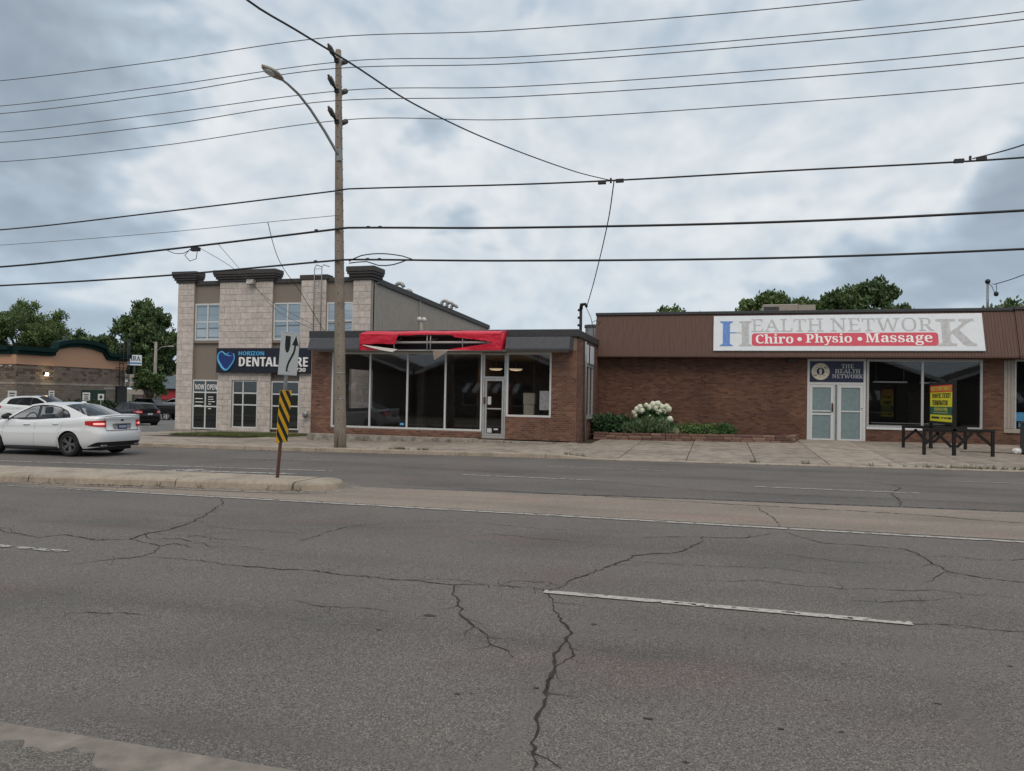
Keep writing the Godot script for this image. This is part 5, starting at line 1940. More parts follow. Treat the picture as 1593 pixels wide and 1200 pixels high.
# ---------------------------------------------------------------- advert board on its black trestle
func advert() -> void:
	var y := walk(7.0, 25.8)
	var t := thing("advert_stand", "black timber trestle stand holding a red, yellow and green notice board", "advert stand", Vector3(7.0, y, -25.75))
	var back := -2.6
	var w := 0.045
	for z in [0.0, back]:
		var x0 := -0.80 if z == 0.0 else -0.82
		var x1 := 1.08
		var st := mb()
		bev(st, x0 - w, 0.74, z - 0.05, x1 + w, 0.83, z + 0.05, 0.008)
		obj("beam", st, M.black_wood, t)
		for x in [x0, x1]:
			st = mb()
			bev(st, x - w, 0, z - 0.045, x + w, 0.738, z + 0.045, 0.008)
			obj("leg", st, M.black_wood, t)
		for k in [[x0 + 0.03, 0.34, x0 + 0.40, 0.70], [x1 - 0.03, 0.34, x1 - 0.42, 0.70], [-0.04, 0.26, -0.46, 0.70], [0.10, 0.26, 0.52, 0.70]]:
			var a := Vector2(k[0], k[1])
			var b := Vector2(k[2], k[3])
			var l := (b - a).length()
			st = mb()
			bev(st, 0, -0.04, -0.035, l, 0.04, 0.035, 0.006, Transform3D(Basis(Vector3(0, 0, 1), (b - a).angle()), Vector3(a.x, a.y, z)))
			obj("brace", st, M.black_wood, t)
		st = mb()
		bev(st, -0.02, 0, z - 0.05, 0.08, 2.36, z + 0.05, 0.008)
		obj("post", st, M.black_wood, t)
	var st := mb()
	bev(st, -0.01, 2.20, back + 0.052, 0.07, 2.30, -0.052, 0.006)
	bev(st, -0.01, 0.93, back + 0.052, 0.07, 1.02, -0.052, 0.006)
	obj("rail", st, M.black_wood, t)
	# the board faces left; local x runs along it from the back post to the front post
	var xf := Transform3D(Basis(Vector3(0, 0, 1), Vector3(0, 1, 0), Vector3(-1, 0, 0)), Vector3(-0.012, 1.02, back + 0.06))
	var L := 2.48
	var bands := [[0.0, 0.215, M.yellow], [0.215, 0.48, M.green], [0.48, 0.95, M.yellow], [0.95, 1.18, M.orange_red]]
	for bnd in bands:
		st = mb()
		box(st, 0, bnd[0], -0.03, L, bnd[1] - 0.002, 0.0, xf)
		obj("board_band", st, bnd[2], t)
	var put := func(s, u, v, ww, hh, m): letters(s, "Droid Sans", true, xf * Vector3(u, v, 0.004), ww, hh, m, t, 0.006, xf.basis)
	put.call("FIGHT IT DON'T SWEAT IT", 1.24, 1.065, 2.3, 0.145, M.print_yellow)
	put.call("TRAFFIC TICKET", 1.27, 0.84, 2.1, 0.15, M.print_dark)
	put.call("TERMINATOR", 1.15, 0.61, 1.75, 0.16, M.print_dark)
	put.call("519-914-1195", 1.24, 0.39, 1.5, 0.12, M.print_yellow)
	st = mb()
	box(st, 0.18, 0.08, 0.001, 1.10, 0.15, 0.005, xf)
	box(st, 1.30, 0.10, 0.001, 1.55, 0.14, 0.005, xf)
	box(st, 1.62, 0.10, 0.001, 1.95, 0.14, 0.005, xf)
	box(st, 2.02, 0.09, 0.001, 2.38, 0.15, 0.005, xf)
	obj("small_print", st, M.print_dark, t)
	st = mb()
	for k in 12: box(st, 0.40 + k * 0.14, 0.27, 0.001, 0.50 + k * 0.14, 0.295, 0.005, xf)
	obj("small_print", st, M.print_yellow, t)
	# litter bin at the right edge, a crumpled bag and a cable on the paving
	var bin := thing("litter_bin", "dark grey square litter bin at the right edge", "bin", Vector3(9.56, walk(9.5, 27.0), -27.0))
	st = mb()
	bev(st, -0.25, 0, -0.25, 0.25, 0.95, 0.25, 0.02)
	obj("body", st, M.canopy, bin)
	st = mb()
	bev(st, -0.28, 0.955, -0.28, 0.28, 1.03, 0.28, 0.03)
	obj("lid", st, M.flashing, bin)
	var bag := thing("plastic_bag", "crumpled white plastic bag lying beside the bin", "bag", Vector3(9.16, walk(9.2, 27.2), -27.0))
	st = mb()
	sphere(st, Vector3(0, 0.09, 0), Vector3(0.13, 0.085, 0.11), 8, 0.3)
	obj("film", st, M.letter_white, bag)
	st = mb(true)
	var q := []
	for k in 9: q.append(Vector3(0.1 + k * 0.2, 0.012, 0.05 * sin(k * 1.9)))
	var cb := thing("ground_cable", "thin black cable lying on the paving near the bin", "cable", Vector3(7.5, walk(8.0, 27.2) + 0.004, -27.2))
	tube(st, q, 0.012, 5)
	obj("cord", st, M.cable, cb)

# ---------------------------------------------------------------- poles, lamps, wires, road signs
func pole() -> void:
	var b := Vector3(-11.4, walk(-11.4, 21.05) - 0.02, -21.05)
	var p := thing("utility_pole", "tall round concrete utility pole at the kerb", "utility pole", b)
	var H := 12.58
	p.rotation.z = 0.030
	var st := mb(true)
	var pts := []
	var rad := []
	for k in 25:
		pts.append(Vector3(0, H * k / 24.0, 0))
		rad.append(lerpf(0.19, 0.092, k / 24.0))
	tube(st, pts, rad, 24)
	obj("shaft", st, M.pole, p)
	st = mb(true)
	lathe(st, [[0.095, H - 0.02], [0.085, H + 0.05], [0.0, H + 0.07]], 16)
	obj("shaft_cap", st, M.pole, p)
	for y in [1.55, 2.35, 8.05]:
		st = mb(true)
		var r := lerpf(0.19, 0.092, y / H) + 0.004
		lathe(st, [[r - 0.02, y - 0.016], [r, y - 0.014], [r, y + 0.014], [r - 0.02, y + 0.016]], 24)
		obj("band", st, M.galv, p)
	st = mb()
	for k in 34:
		var y := 0.9 + k * 0.33
		var r := lerpf(0.19, 0.092, y / H)
		for a in [0.25, 2.2]:
			cbox(st, Vector3(sin(a) * r * 0.98, y, cos(a) * r * 0.98), Vector3(0.022, 0.035, 0.022))
	stuff(obj("climbing_hole", st, M.cable, p))
	# three pairs of post insulators across the line
	for y in [12.25, 11.28, 10.29]:
		for s in [1, -1]:
			var t := Transform3D(Basis(Vector3(1, 0, 0), s * 1.05), Vector3(-0.02, y, 0.09 * s))
			st = mb(true)
			lathe(st, [[0.035, 0.0], [0.04, 0.20], [0.06, 0.22], [0.06, 0.26]], 10, t)
			var br := obj("bracket", st, M.black, p)
			st = mb(true)
			var prof := [[0.05, 0.26]]
			for k in 5:
				prof.append_array([[0.085, 0.29 + k * 0.05], [0.06, 0.31 + k * 0.05]])
			prof.append_array([[0.04, 0.56], [0.035, 0.60], [0.0, 0.61]])
			lathe(st, prof, 12, t)
			obj("insulator", st, M.porcelain, br)
		st = mb()
		cbox(st, Vector3(0, y, 0), Vector3(0.14, 0.12, 0.30))
		obj("clamp", st, M.black, p)
	# street lamp on its bent arm
	var l := thing("street_lamp", "grey cobra-head street lamp on a long curved arm", "street lamp", Vector3(-11.66, 9.28, -20.9))
	st = mb(true)
	var arm := [Vector3(0.06, -0.1, -0.1), Vector3(-0.02, 0.10, 0.05), Vector3(-0.22, 0.60, 0.40), Vector3(-0.44, 1.12, 0.90), Vector3(-0.56, 1.40, 1.36), Vector3(-0.66, 1.54, 1.80), Vector3(-0.72, 1.59, 2.1)]
	tube(st, arm, [0.05, 0.048, 0.045, 0.042, 0.04, 0.036, 0.034], 10)
	obj("arm", st, M.galv, l)
	st = mb()
	cbox(st, Vector3(0.05, -0.02, -0.06), Vector3(0.14, 0.36, 0.12))
	obj("bracket", st, M.galv, l)
	var head := MeshInstance3D.new()
	st = mb(true)
	var rows := []
	for i in 13:
		var u := i / 12.0
		var wd := 0.05 + 0.13 * sin(PI * clampf(u * 0.95 + 0.05, 0, 1)) if u < 0.98 else 0.03
		var hg := 0.05 + 0.07 * sin(PI * clampf(u * 0.85 + 0.1, 0, 1))
		var row := []
		for k in 12:
			var a := TAU * k / 12
			row.append(Vector3(cos(a) * wd, sin(a) * hg * (1.0 if sin(a) > 0 else 0.45), u * 0.78))
		rows.append(row)
	for i in 12:
		for k in 12:
			var k2 := (k + 1) % 12
			quad(st, rows[i][k2], rows[i][k], rows[i + 1][k], rows[i + 1][k2])
	for k in range(1, 11): tri(st, rows[12][0], rows[12][k], rows[12][k + 1])
	head.mesh = mesh_of(st, M.siding)
	head.name = "lamp_head"
	head.position = Vector3(-0.71, 1.58, 2.02)
	head.rotation = Vector3(-0.10, -0.20, 0)
	l.add_child(head)
	st = mb(true)
	sphere(st, Vector3(0, -0.035, 0.50), Vector3(0.125, 0.055, 0.20), 8)
	obj("lens", st, M.lamp_clear, head)

# one wire through given points [x, y] at depth d, with its sag carried on past them
func wire(label: String, pts: Array, r: float, m: Material, parent: Node = null, called := "overhead_wire", group := "wires strung along the road") -> MeshInstance3D:
	var st := mb(true)
	var c := Curve3D.new()
	for i in pts.size():
		var a: Vector3 = pts[maxi(i - 1, 0)]
		var b: Vector3 = pts[mini(i + 1, pts.size() - 1)]
		var d := (b - a) / 6.0
		if i > 0 and i < pts.size() - 1:
			# keep the handles short enough not to overshoot
			var l0: float = (pts[i] - a).length()
			var l1: float = (b - pts[i]).length()
			var u := (b - a).normalized()
			c.add_point(pts[i], -u * l0 / 3.0, u * l1 / 3.0)
		else:
			c.add_point(pts[i], -d, d)
	c.bake_interval = 0.35
	var bk := c.get_baked_points()
	var q := []
	for v in bk: q.append(v)
	tube(st, q, r, 6)
	var o := obj(called, st, m, parent)
	if parent == null:
		tag(o, label, "cable", group)
	return o

func wires() -> void:
	var names := ["topmost", "second", "third", "fourth", "fifth", "sixth"]
	var data := [
		[20.5, [[-45, 13.3], [-24.92, 12.73], [-18.05, 12.72], [-11.80, 12.81], [-5.96, 12.36], [3.4, 12.06], [12, 12.2], [26, 12.9]]],
		[21.5, [[-45, 12.9], [-26.1, 12.31], [-18.9, 12.36], [-11.63, 12.50], [-6.23, 12.05], [0.6, 11.82], [7.37, 11.78], [26, 12.5]]],
		[20.5, [[-45, 12.1], [-24.88, 11.54], [-18.01, 11.60], [-11.88, 11.82], [-5.94, 11.38], [0.6, 11.16], [7.03, 11.12], [26, 11.8]]],
		[21.5, [[-45, 11.9], [-26.06, 11.32], [-18.87, 11.40], [-11.61, 11.55], [-6.21, 11.14], [0.6, 10.92], [7.38, 10.89], [26, 11.5]]],
		[20.5, [[-45, 11.1], [-24.84, 10.50], [-17.98, 10.56], [-11.86, 10.81], [-5.92, 10.41], [0.6, 10.21], [7.03, 10.18], [26, 10.8]]],
		[21.5, [[-45, 10.8], [-26.02, 10.20], [-18.83, 10.28], [-11.52, 10.59], [-6.19, 10.14], [0.6, 9.96], [7.38, 9.95], [26, 10.5]]]]
	for i in 6:
		var p := []
		for v in data[i][1]: p.append(Vector3(v[0], v[1], -data[i][0]))
		wire("%s thin power line of the six at the pole head" % names[i], p, 0.013, M.thin_cable)
	var low := [
		["dark service cable level with the pole's upper half, hung with drop lines", 0.024, M.cable, [[-45, 7.3], [-25.08, 7.46], [-18.15, 7.76], [-11.67, 8.10], [-11.22, 8.14], [-5.96, 7.96], [-3.0, 7.90], [1.29, 7.88], [7.15, 7.85], [26, 8.3]]],
		["hair-thin wire ending left at the pole between two thick cables", 0.009, M.thin_cable, [[-45, 6.7], [-25.06, 6.90], [-18.13, 7.06], [-14.06, 7.23], [-11.45, 7.33]]],
		["thickest black cable crossing at mid height", 0.034, M.cable, [[-45, 5.7], [-25.03, 6.11], [-18.11, 6.47], [-11.64, 6.89], [-11.19, 6.92], [-5.93, 6.69], [1.3, 6.52], [7.16, 6.54], [26, 6.9]]],
		["lowest black cable crossing just above the roofs", 0.031, M.cable, [[-45, 5.2], [-25.0, 5.43], [-18.08, 5.60], [-11.61, 5.91], [-11.06, 5.92], [-5.91, 5.72], [1.31, 5.56], [7.16, 5.59], [26, 6.0]]]]
	for l in low:
		var p := []
		for v in l[3]: p.append(Vector3(v[0], v[1], -20.85))
		var o := wire(l[0], p, l[1], l[2])
		if l[1] > 0.03:
			for k in 3:
				var st := mb()
				var x: float = [-12.3, -10.5, -10.1][k]
				cbox(st, Vector3(x, table([[-18, p[2].y], [-11.4, p[4].y], [-5.9, p[5].y]], x) + 0.035, -20.85), Vector3(0.10, 0.05, 0.05))
				obj("clamp", st, M.cable, o)
		if l[1] == 0.031:
			wire("", [Vector3(-11.1, 5.86, -20.8), Vector3(-10.7, 6.02, -20.8), Vector3(-10.0, 6.06, -20.8), Vector3(-9.3, 5.96, -20.8), Vector3(-9.0, 5.86, -20.85)], 0.018, M.cable, o, "spare_loop")
			wire("", [Vector3(-11.1, 5.80, -20.8), Vector3(-10.5, 5.83, -20.8), Vector3(-10.1, 5.70, -20.8), Vector3(-9.6, 5.71, -20.8), Vector3(-9.2, 5.84, -20.85)], 0.018, M.cable, o, "spare_loop")
		if l[1] == 0.034:
			wire("", [Vector3(-17.9, 6.46, -20.8), Vector3(-17.6, 6.34, -20.8), Vector3(-17.2, 6.32, -20.8), Vector3(-16.9, 6.45, -20.8)], 0.012, M.cable, o, "spare_loop")
			wire("", [Vector3(-16.95, 6.45, -20.8), Vector3(-17.15, 6.25, -20.8), Vector3(-16.95, 6.05, -20.8), Vector3(-16.7, 6.12, -20.8), Vector3(-16.66, 6.42, -20.8)], 0.012, M.cable, o, "spare_loop")
			var st := mb()
			cbox(st, Vector3(-16.75, 6.44, -20.82), Vector3(0.30, 0.12, 0.12))
			obj("splice_box", st, M.cable, o)
		if l[1] == 0.024:
			for x in [-3.0, 6.0]:
				var st := mb()
				cbox(st, Vector3(x - 0.25, 7.86, -20.85), Vector3(0.22, 0.09, 0.10))
				cbox(st, Vector3(x + 0.25, 7.88, -20.85), Vector3(0.22, 0.09, 0.10))
				cbox(st, Vector3(x, 7.90, -20.85), Vector3(0.05, 0.14, 0.05))
				obj("clamp", st, M.cable, o)
	wire("heavy twisted cable swooping over the road from the photographer's side", [Vector3(-5.5, 6.3, 6), Vector3(-5.2, 6.0, -2.0), Vector3(-5.04, 6.02, -7.0), Vector3(-4.94, 6.07, -7.8), Vector3(-4.85, 6.19, -9.0), Vector3(-4.80, 6.42, -11.0), Vector3(-4.46, 6.83, -14.0), Vector3(-3.55, 7.43, -18.3), Vector3(-2.91, 7.88, -20.85)], 0.0125, M.cable, null, "service_cable", "service cables dropping to the buildings")
	wire("twisted service drop falling to the brick shop's roof mast", [Vector3(-2.91, 7.88, -20.85), Vector3(-3.22, 7.08, -22.0), Vector3(-4.08, 5.87, -25.0), Vector3(-4.74, 5.12, -27.2)], 0.016, M.cable, null, "service_cable", "service cables dropping to the buildings")
	wire("thin drop line falling to the left end of the brick shop roof", [Vector3(-14.06, 7.23, -20.85), Vector3(-15.3, 6.45, -23.5), Vector3(-15.4, 5.5, -25.2), Vector3(-15.0, 4.2, -26.2)], 0.012, M.cable, null, "service_cable", "service cables dropping to the buildings")
	wire("upper of two faint lines slanting across the dental front", [Vector3(-16.6, 6.48, -20.85), Vector3(-16.9, 6.2, -23.0), Vector3(-17.9, 5.51, -27.0), Vector3(-18.3, 4.95, -31.0)], 0.008, M.thin_cable, null, "service_cable", "service cables dropping to the buildings")
	wire("lower of two faint lines slanting across the dental front", [Vector3(-15.9, 6.58, -20.85), Vector3(-17.4, 5.9, -25.0), Vector3(-18.2, 5.2, -28.0), Vector3(-18.3, 4.75, -31.0)], 0.008, M.thin_cable, null, "service_cable", "service cables dropping to the buildings")
	wire("twisted line rising right from the cable junction at the edge", [Vector3(6.06, 7.90, -20.85), Vector3(6.02, 7.13, -17.5), Vector3(6.2, 6.6, -14.0), Vector3(6.6, 6.2, -8.0), Vector3(7.0, 6.3, 6.0)], 0.016, M.cable, null, "service_cable", "service cables dropping to the buildings")
	wire("twisted line leaving the grey mast on the brown fascia", [Vector3(10.36, 6.50, -32.95), Vector3(10.6, 6.52, -31.6), Vector3(11.6, 6.9, -27.0), Vector3(13.5, 7.9, -20.85)], 0.016, M.cable, null, "service_cable", "service cables dropping to the buildings")

func keep_right() -> void:
	var s := thing("keep_right_sign", "leaning median post with keep-right sign and striped hazard board", "traffic sign", Vector3(-8.06, grade(-8.06) + 0.155, -12.43))
	s.basis = Basis(Vector3(0, 0, 1), -0.072) * Basis(Vector3.UP, PI / 2 - 0.04)
	var st := mb()
	var ch := PackedVector2Array([Vector2(-0.035, 0.0), Vector2(-0.035, 0.03), Vector2(-0.015, 0.03), Vector2(-0.010, 0.005), Vector2(0.010, 0.005), Vector2(0.015, 0.03), Vector2(0.035, 0.03), Vector2(0.035, 0.0)])
	var upr := Transform3D(Basis(Vector3(1, 0, 0), Vector3(0, 0, -1), Vector3(0, 1, 0)), Vector3(0, 0, 0.035))
	prism(st, ch, 0.0, 1.05, upr)
	obj("post", st, M.rust, s).set_meta("label", "rusty lower post")
	st = mb()
	prism(st, ch, 1.04, 2.68, upr * Transform3D(Basis().scaled(Vector3(1.1, 1.1, 1)), Vector3(0, 0.0, 0)))
	obj("post", st, M.galv, s).set_meta("label", "grey upper post")
	# hazard board: yellow with black stripes falling to the right
	var hb := part("hazard_board", s)
	var w := 0.185
	var y0 := 0.68
	var y1 := 1.67
	st = mb()
	bev(st, -w, y0, 0.040, w, y1, 0.046, 0.002)
	obj("board", st, M.hazard, hb)
	var k := y0 - 0.1
	var rect := PackedVector2Array([Vector2(-w + 0.002, y0 + 0.002), Vector2(w - 0.002, y0 + 0.002), Vector2(w - 0.002, y1 - 0.002), Vector2(-w + 0.002, y1 - 0.002)])
	while k < y1 + 0.5:
		var band := PackedVector2Array([Vector2(-w, k), Vector2(w, k - 0.42), Vector2(w, k - 0.42 + 0.125), Vector2(-w, k + 0.125)])
		for poly in Geometry2D.intersect_polygons(rect, band):
			st = mb()
			prism(st, poly, 0.044, 0.0485)
			obj("stripe", st, M.traffic_black, hb)
		k += 0.252
	# sign plate
	var pl := part("sign_plate", s)
	var pw := 0.30
	var py0 := 1.96
	var py1 := 2.77
	var fit := func(v): return Vector2(v.x * 1.33, 1.96 + (v.y - 1.99) * 1.11)
	st = mb()
	bev(st, -pw, py0, 0.042, pw, py1, 0.049, 0.002)
	obj("plate", st, M.traffic_face, pl)
	st = mb()
	frame(st, -pw + 0.012, py0 + 0.012, pw - 0.012, py1 - 0.012, 0.008, 0.0485, 0.0500)
	obj("border", st, M.sign_grey, pl)
	st = mb()
	var isl := PackedVector2Array([Vector2(-0.125, 2.655), Vector2(-0.005, 2.655), Vector2(0.0, 2.50), Vector2(-0.012, 2.43), Vector2(-0.035, 2.385), Vector2(-0.065, 2.37), Vector2(-0.092, 2.39), Vector2(-0.115, 2.44), Vector2(-0.125, 2.50)])
	for i in isl.size(): isl[i] = fit.call(isl[i])
	prism(st, isl, 0.0485, 0.0515)
	obj("island_symbol", st, M.traffic_black, pl)
	st = mb()
	var path := [Vector2(-0.035, 2.055), Vector2(-0.032, 2.12), Vector2(-0.008, 2.20), Vector2(0.045, 2.29), Vector2(0.095, 2.37), Vector2(0.118, 2.45), Vector2(0.122, 2.56)]
	for i in path.size(): path[i] = fit.call(path[i])
	for i in path.size() - 1:
		var d: Vector2 = (path[i + 1] - path[i]).normalized()
		var n := Vector2(-d.y, d.x) * 0.027
		prism(st, PackedVector2Array([path[i] - n - d * 0.006, path[i + 1] - n + d * 0.006, path[i + 1] + n + d * 0.006, path[i] + n - d * 0.006]), 0.0485, 0.0512 + 0.0002 * i)
	prism(st, PackedVector2Array([fit.call(Vector2(0.045, 2.51)), fit.call(Vector2(0.20, 2.51)), fit.call(Vector2(0.124, 2.675))]), 0.0485, 0.0525)
	obj("arrow_symbol", st, M.traffic_black, pl)
	st = mb(true)
	for v in [[0.03, 2.685], [0.03, 2.03], [0.0, 1.60], [0.0, 0.70]]:
		sphere(st, Vector3(v[0], v[1], 0.05), Vector3(0.011, 0.011, 0.008), 5)
	obj("bolt", st, M.galv, s)
	st = mb()
	bev(st, -0.13, -0.01, -0.09, 0.13, 0.006, 0.09, 0.004)
	obj("base_patch", st, M.kerb, s)

func greenery() -> void:
	# mown strip before the dental building
	var st := mb(true)
	sheet(st, span(-23.1, -17.7, 0.4), span(27.2, 30.95, 0.4), func(x, d): return walk(x, d) - 0.01, func(_x, _d): return Color.WHITE)
	struct(obj("lawn", st, M.soil), "narrow mown lawn before the dental building")
	var blade := mb()
	var r := RandomNumberGenerator.new()
	r.seed = 8
	for i in 14:
		var b := Vector3(r.randf_range(-0.05, 0.05), 0, r.randf_range(-0.05, 0.05))
		var d := Vector3(r.randf_range(-0.03, 0.03), r.randf_range(0.05, 0.085), r.randf_range(-0.03, 0.03))
		tri(blade, b - Vector3(0.004, 0, 0), b + Vector3(0.004, 0, 0), b + d)
	blade.generate_normals()
	var tuft := blade.commit()
	var at := []
	for i in 9000:
		var x := r.randf_range(-23.05, -17.75)
		var d := r.randf_range(27.25, 30.9)
		at.append(Vector3(x, walk(x, d) - 0.012, -d))
	var g := leaves("grass", self, tuft, at, [[0.10, 0.135, 0.035], [0.075, 0.115, 0.03], [0.15, 0.15, 0.055]], 9)
	tag(g, "short green grass of the strip before the dental building", "grass", "", "stuff")
	# weeds and litter along the kerb joints
	var weed := leaf_mesh(0.09, 0.016, 12, 0.03, 61, 0.6)
	at = []
	for c in [[-9.3, 26, 0.22], [-8.6, 14, 0.12], [-4.0, 10, 0.2], [0.9, 6, 0.1], [2.3, 6, 0.1], [5.0, 16, 0.6], [6.5, 34, 0.6], [7.6, 20, 0.4]]:
		for i in c[1]:
			var x: float = c[0] + r.randfn() * c[2]
			var d := kerb_d(x) + 0.15 + r.randf_range(-0.03, 0.03)
			at.append(Vector3(x, walk(x, d), -d))
	for i in 14:
		var x := r.randf_range(-13.0, -7.0)
		var d := table([[-13.2, 11.1], [-9.3, 11.62], [-7.2, 11.86]], x) - 0.02
		if r.randf() < 0.5: x = -11.2 + r.randfn() * 0.35
		at.append(Vector3(x, grade(x) + 0.01, -d))
	for i in 16:
		var x := r.randf_range(-15.2, -4.9)
		at.append(Vector3(x, walk(x, 25.8), -25.82))
	var wd := leaves("weeds", self, weed, at, [[0.07, 0.11, 0.03], [0.13, 0.12, 0.05], [0.05, 0.085, 0.025]], 62, 0.5, 1.1)
	# grit and dead leaves swept against the kerbs
	var scrap := mb()
	quad(scrap, Vector3(-0.018, 0.002, 0.010), Vector3(0.016, 0.003, 0.012), Vector3(0.020, 0.010, -0.010), Vector3(-0.014, 0.006, -0.012))
	scrap.generate_normals()
	at = []
	for i in 420:
		var x := r.randf_range(-16.0, -6.6)
		if r.randf() < 0.35: x = -10.6 + r.randfn() * 0.5
		var d := table([[-13.2, 11.1], [-9.3, 11.62], [-7.2, 11.86]], x) - 0.03 - absf(r.randfn()) * 0.12
		at.append(Vector3(x, grade(x) + 0.013, -d))
	for i in 520:
		var x := r.randf_range(-19.0, 9.0)
		at.append(Vector3(x, grade(x) + 0.010, -(kerb_d(x) - 0.04 - absf(r.randfn()) * 0.10)))
	var gr := leaves("gutter_litter", self, scrap.commit(), at, [[0.10, 0.07, 0.04], [0.16, 0.12, 0.07], [0.06, 0.05, 0.04], [0.22, 0.19, 0.15]], 63, 0.3, 1.1)
	tag(gr, "grit and dead leaves swept against the kerbs", "litter", "", "stuff")
	tag(wd, "small weeds growing in the kerb joints", "weeds", "", "stuff")

# ---------------------------------------------------------------- vehicles
# Cars face -x; y is up, z towards the photographer. A spec gives the outlines in metres.
func curve(t: Array, x: float) -> float:
	# smooth interpolation through [x, value] pairs
	if x <= t[0][0]: return t[0][1]
	var n := t.size()
	for i in n - 1:
		if x <= t[i + 1][0]:
			var h: float = t[i + 1][0] - t[i][0]
			var u: float = (x - t[i][0]) / h
			var m0: float = (t[i + 1][1] - t[maxi(i - 1, 0)][1]) / (t[i + 1][0] - t[maxi(i - 1, 0)][0])
			var m1: float = (t[mini(i + 2, n - 1)][1] - t[i][1]) / (t[mini(i + 2, n - 1)][0] - t[i][0])
			var sl: float = (t[i + 1][1] - t[i][1]) / h
			if sl == 0.0:
				m0 = 0.0
				m1 = 0.0
			else:
				m0 = clampf(m0 / sl, 0.0, 3.0) * sl
				m1 = clampf(m1 / sl, 0.0, 3.0) * sl
			var u2 := u * u
			var u3 := u2 * u
			return (2 * u3 - 3 * u2 + 1) * t[i][1] + (u3 - 2 * u2 + u) * h * m0 + (-2 * u3 + 3 * u2) * t[i + 1][1] + (u3 - u2) * h * m1
	return t[-1][1]

func wheel(parent: Node, at: Vector3, r: float, w: float, rim: Material, spokes: int, out: float) -> void:
	var n := part("wheel", parent)
	n.position = at
	var t := Transform3D(Basis(Vector3(1, 0, 0), Vector3(0, 0, out), Vector3(0, -out, 0)), Vector3.ZERO)
	var st := mb(true)
	lathe(st, [[r * 0.60, -w / 2], [r * 0.93, -w / 2], [r, -w * 0.36], [r, w * 0.36], [r * 0.94, w / 2], [r * 0.70, w / 2 + 0.004], [r * 0.67, w / 2 - 0.012]], 32, t)
	obj("tyre", st, M.tyre, n)
	st = mb(true)
	lathe(st, [[r * 0.675, w / 2 - 0.010], [r * 0.64, w / 2 - 0.018], [r * 0.62, w / 2 - 0.09], [0.0, w / 2 - 0.10]], 28, t)
	obj("barrel", st, M.trim, n)
	st = mb()
	for k in spokes:
		var a := TAU * k / spokes
		var q := Transform3D(Basis(Vector3.UP, a), Vector3.ZERO)
		for s in [-1.0, 1.0]:
			var sw := 0.026 * (10.0 / spokes if spokes > 6 else 1.3)
			var p0 := Vector3(0.03, w / 2 - 0.04, s * 0.006)
			var p1 := Vector3(r * 0.64, w / 2 - 0.016, s * r * (0.09 if spokes > 6 else 0.10))
			var d := (p1 - p0).normalized()
			var sd := d.cross(Vector3.UP).normalized() * sw * 0.5
			var up := Vector3(0, 0.012, 0)
			quad(st, t * q * (p0 - sd + up), t * q * (p0 + sd + up), t * q * (p1 + sd + up), t * q * (p1 - sd + up))
			quad(st, t * q * (p0 + sd + up), t * q * (p0 + sd - up), t * q * (p1 + sd - up), t * q * (p1 + sd + up))
			quad(st, t * q * (p0 - sd - up), t * q * (p0 - sd + up), t * q * (p1 - sd + up), t * q * (p1 - sd - up))
	lathe(st, [[r * 0.17, w / 2 - 0.06], [r * 0.16, w / 2 - 0.022], [0.0, w / 2 - 0.016]], 16, t)
	lathe(st, [[r * 0.665, w / 2 - 0.008], [r * 0.62, w / 2 - 0.012]], 32, t)
	obj("rim", st, rim, n)

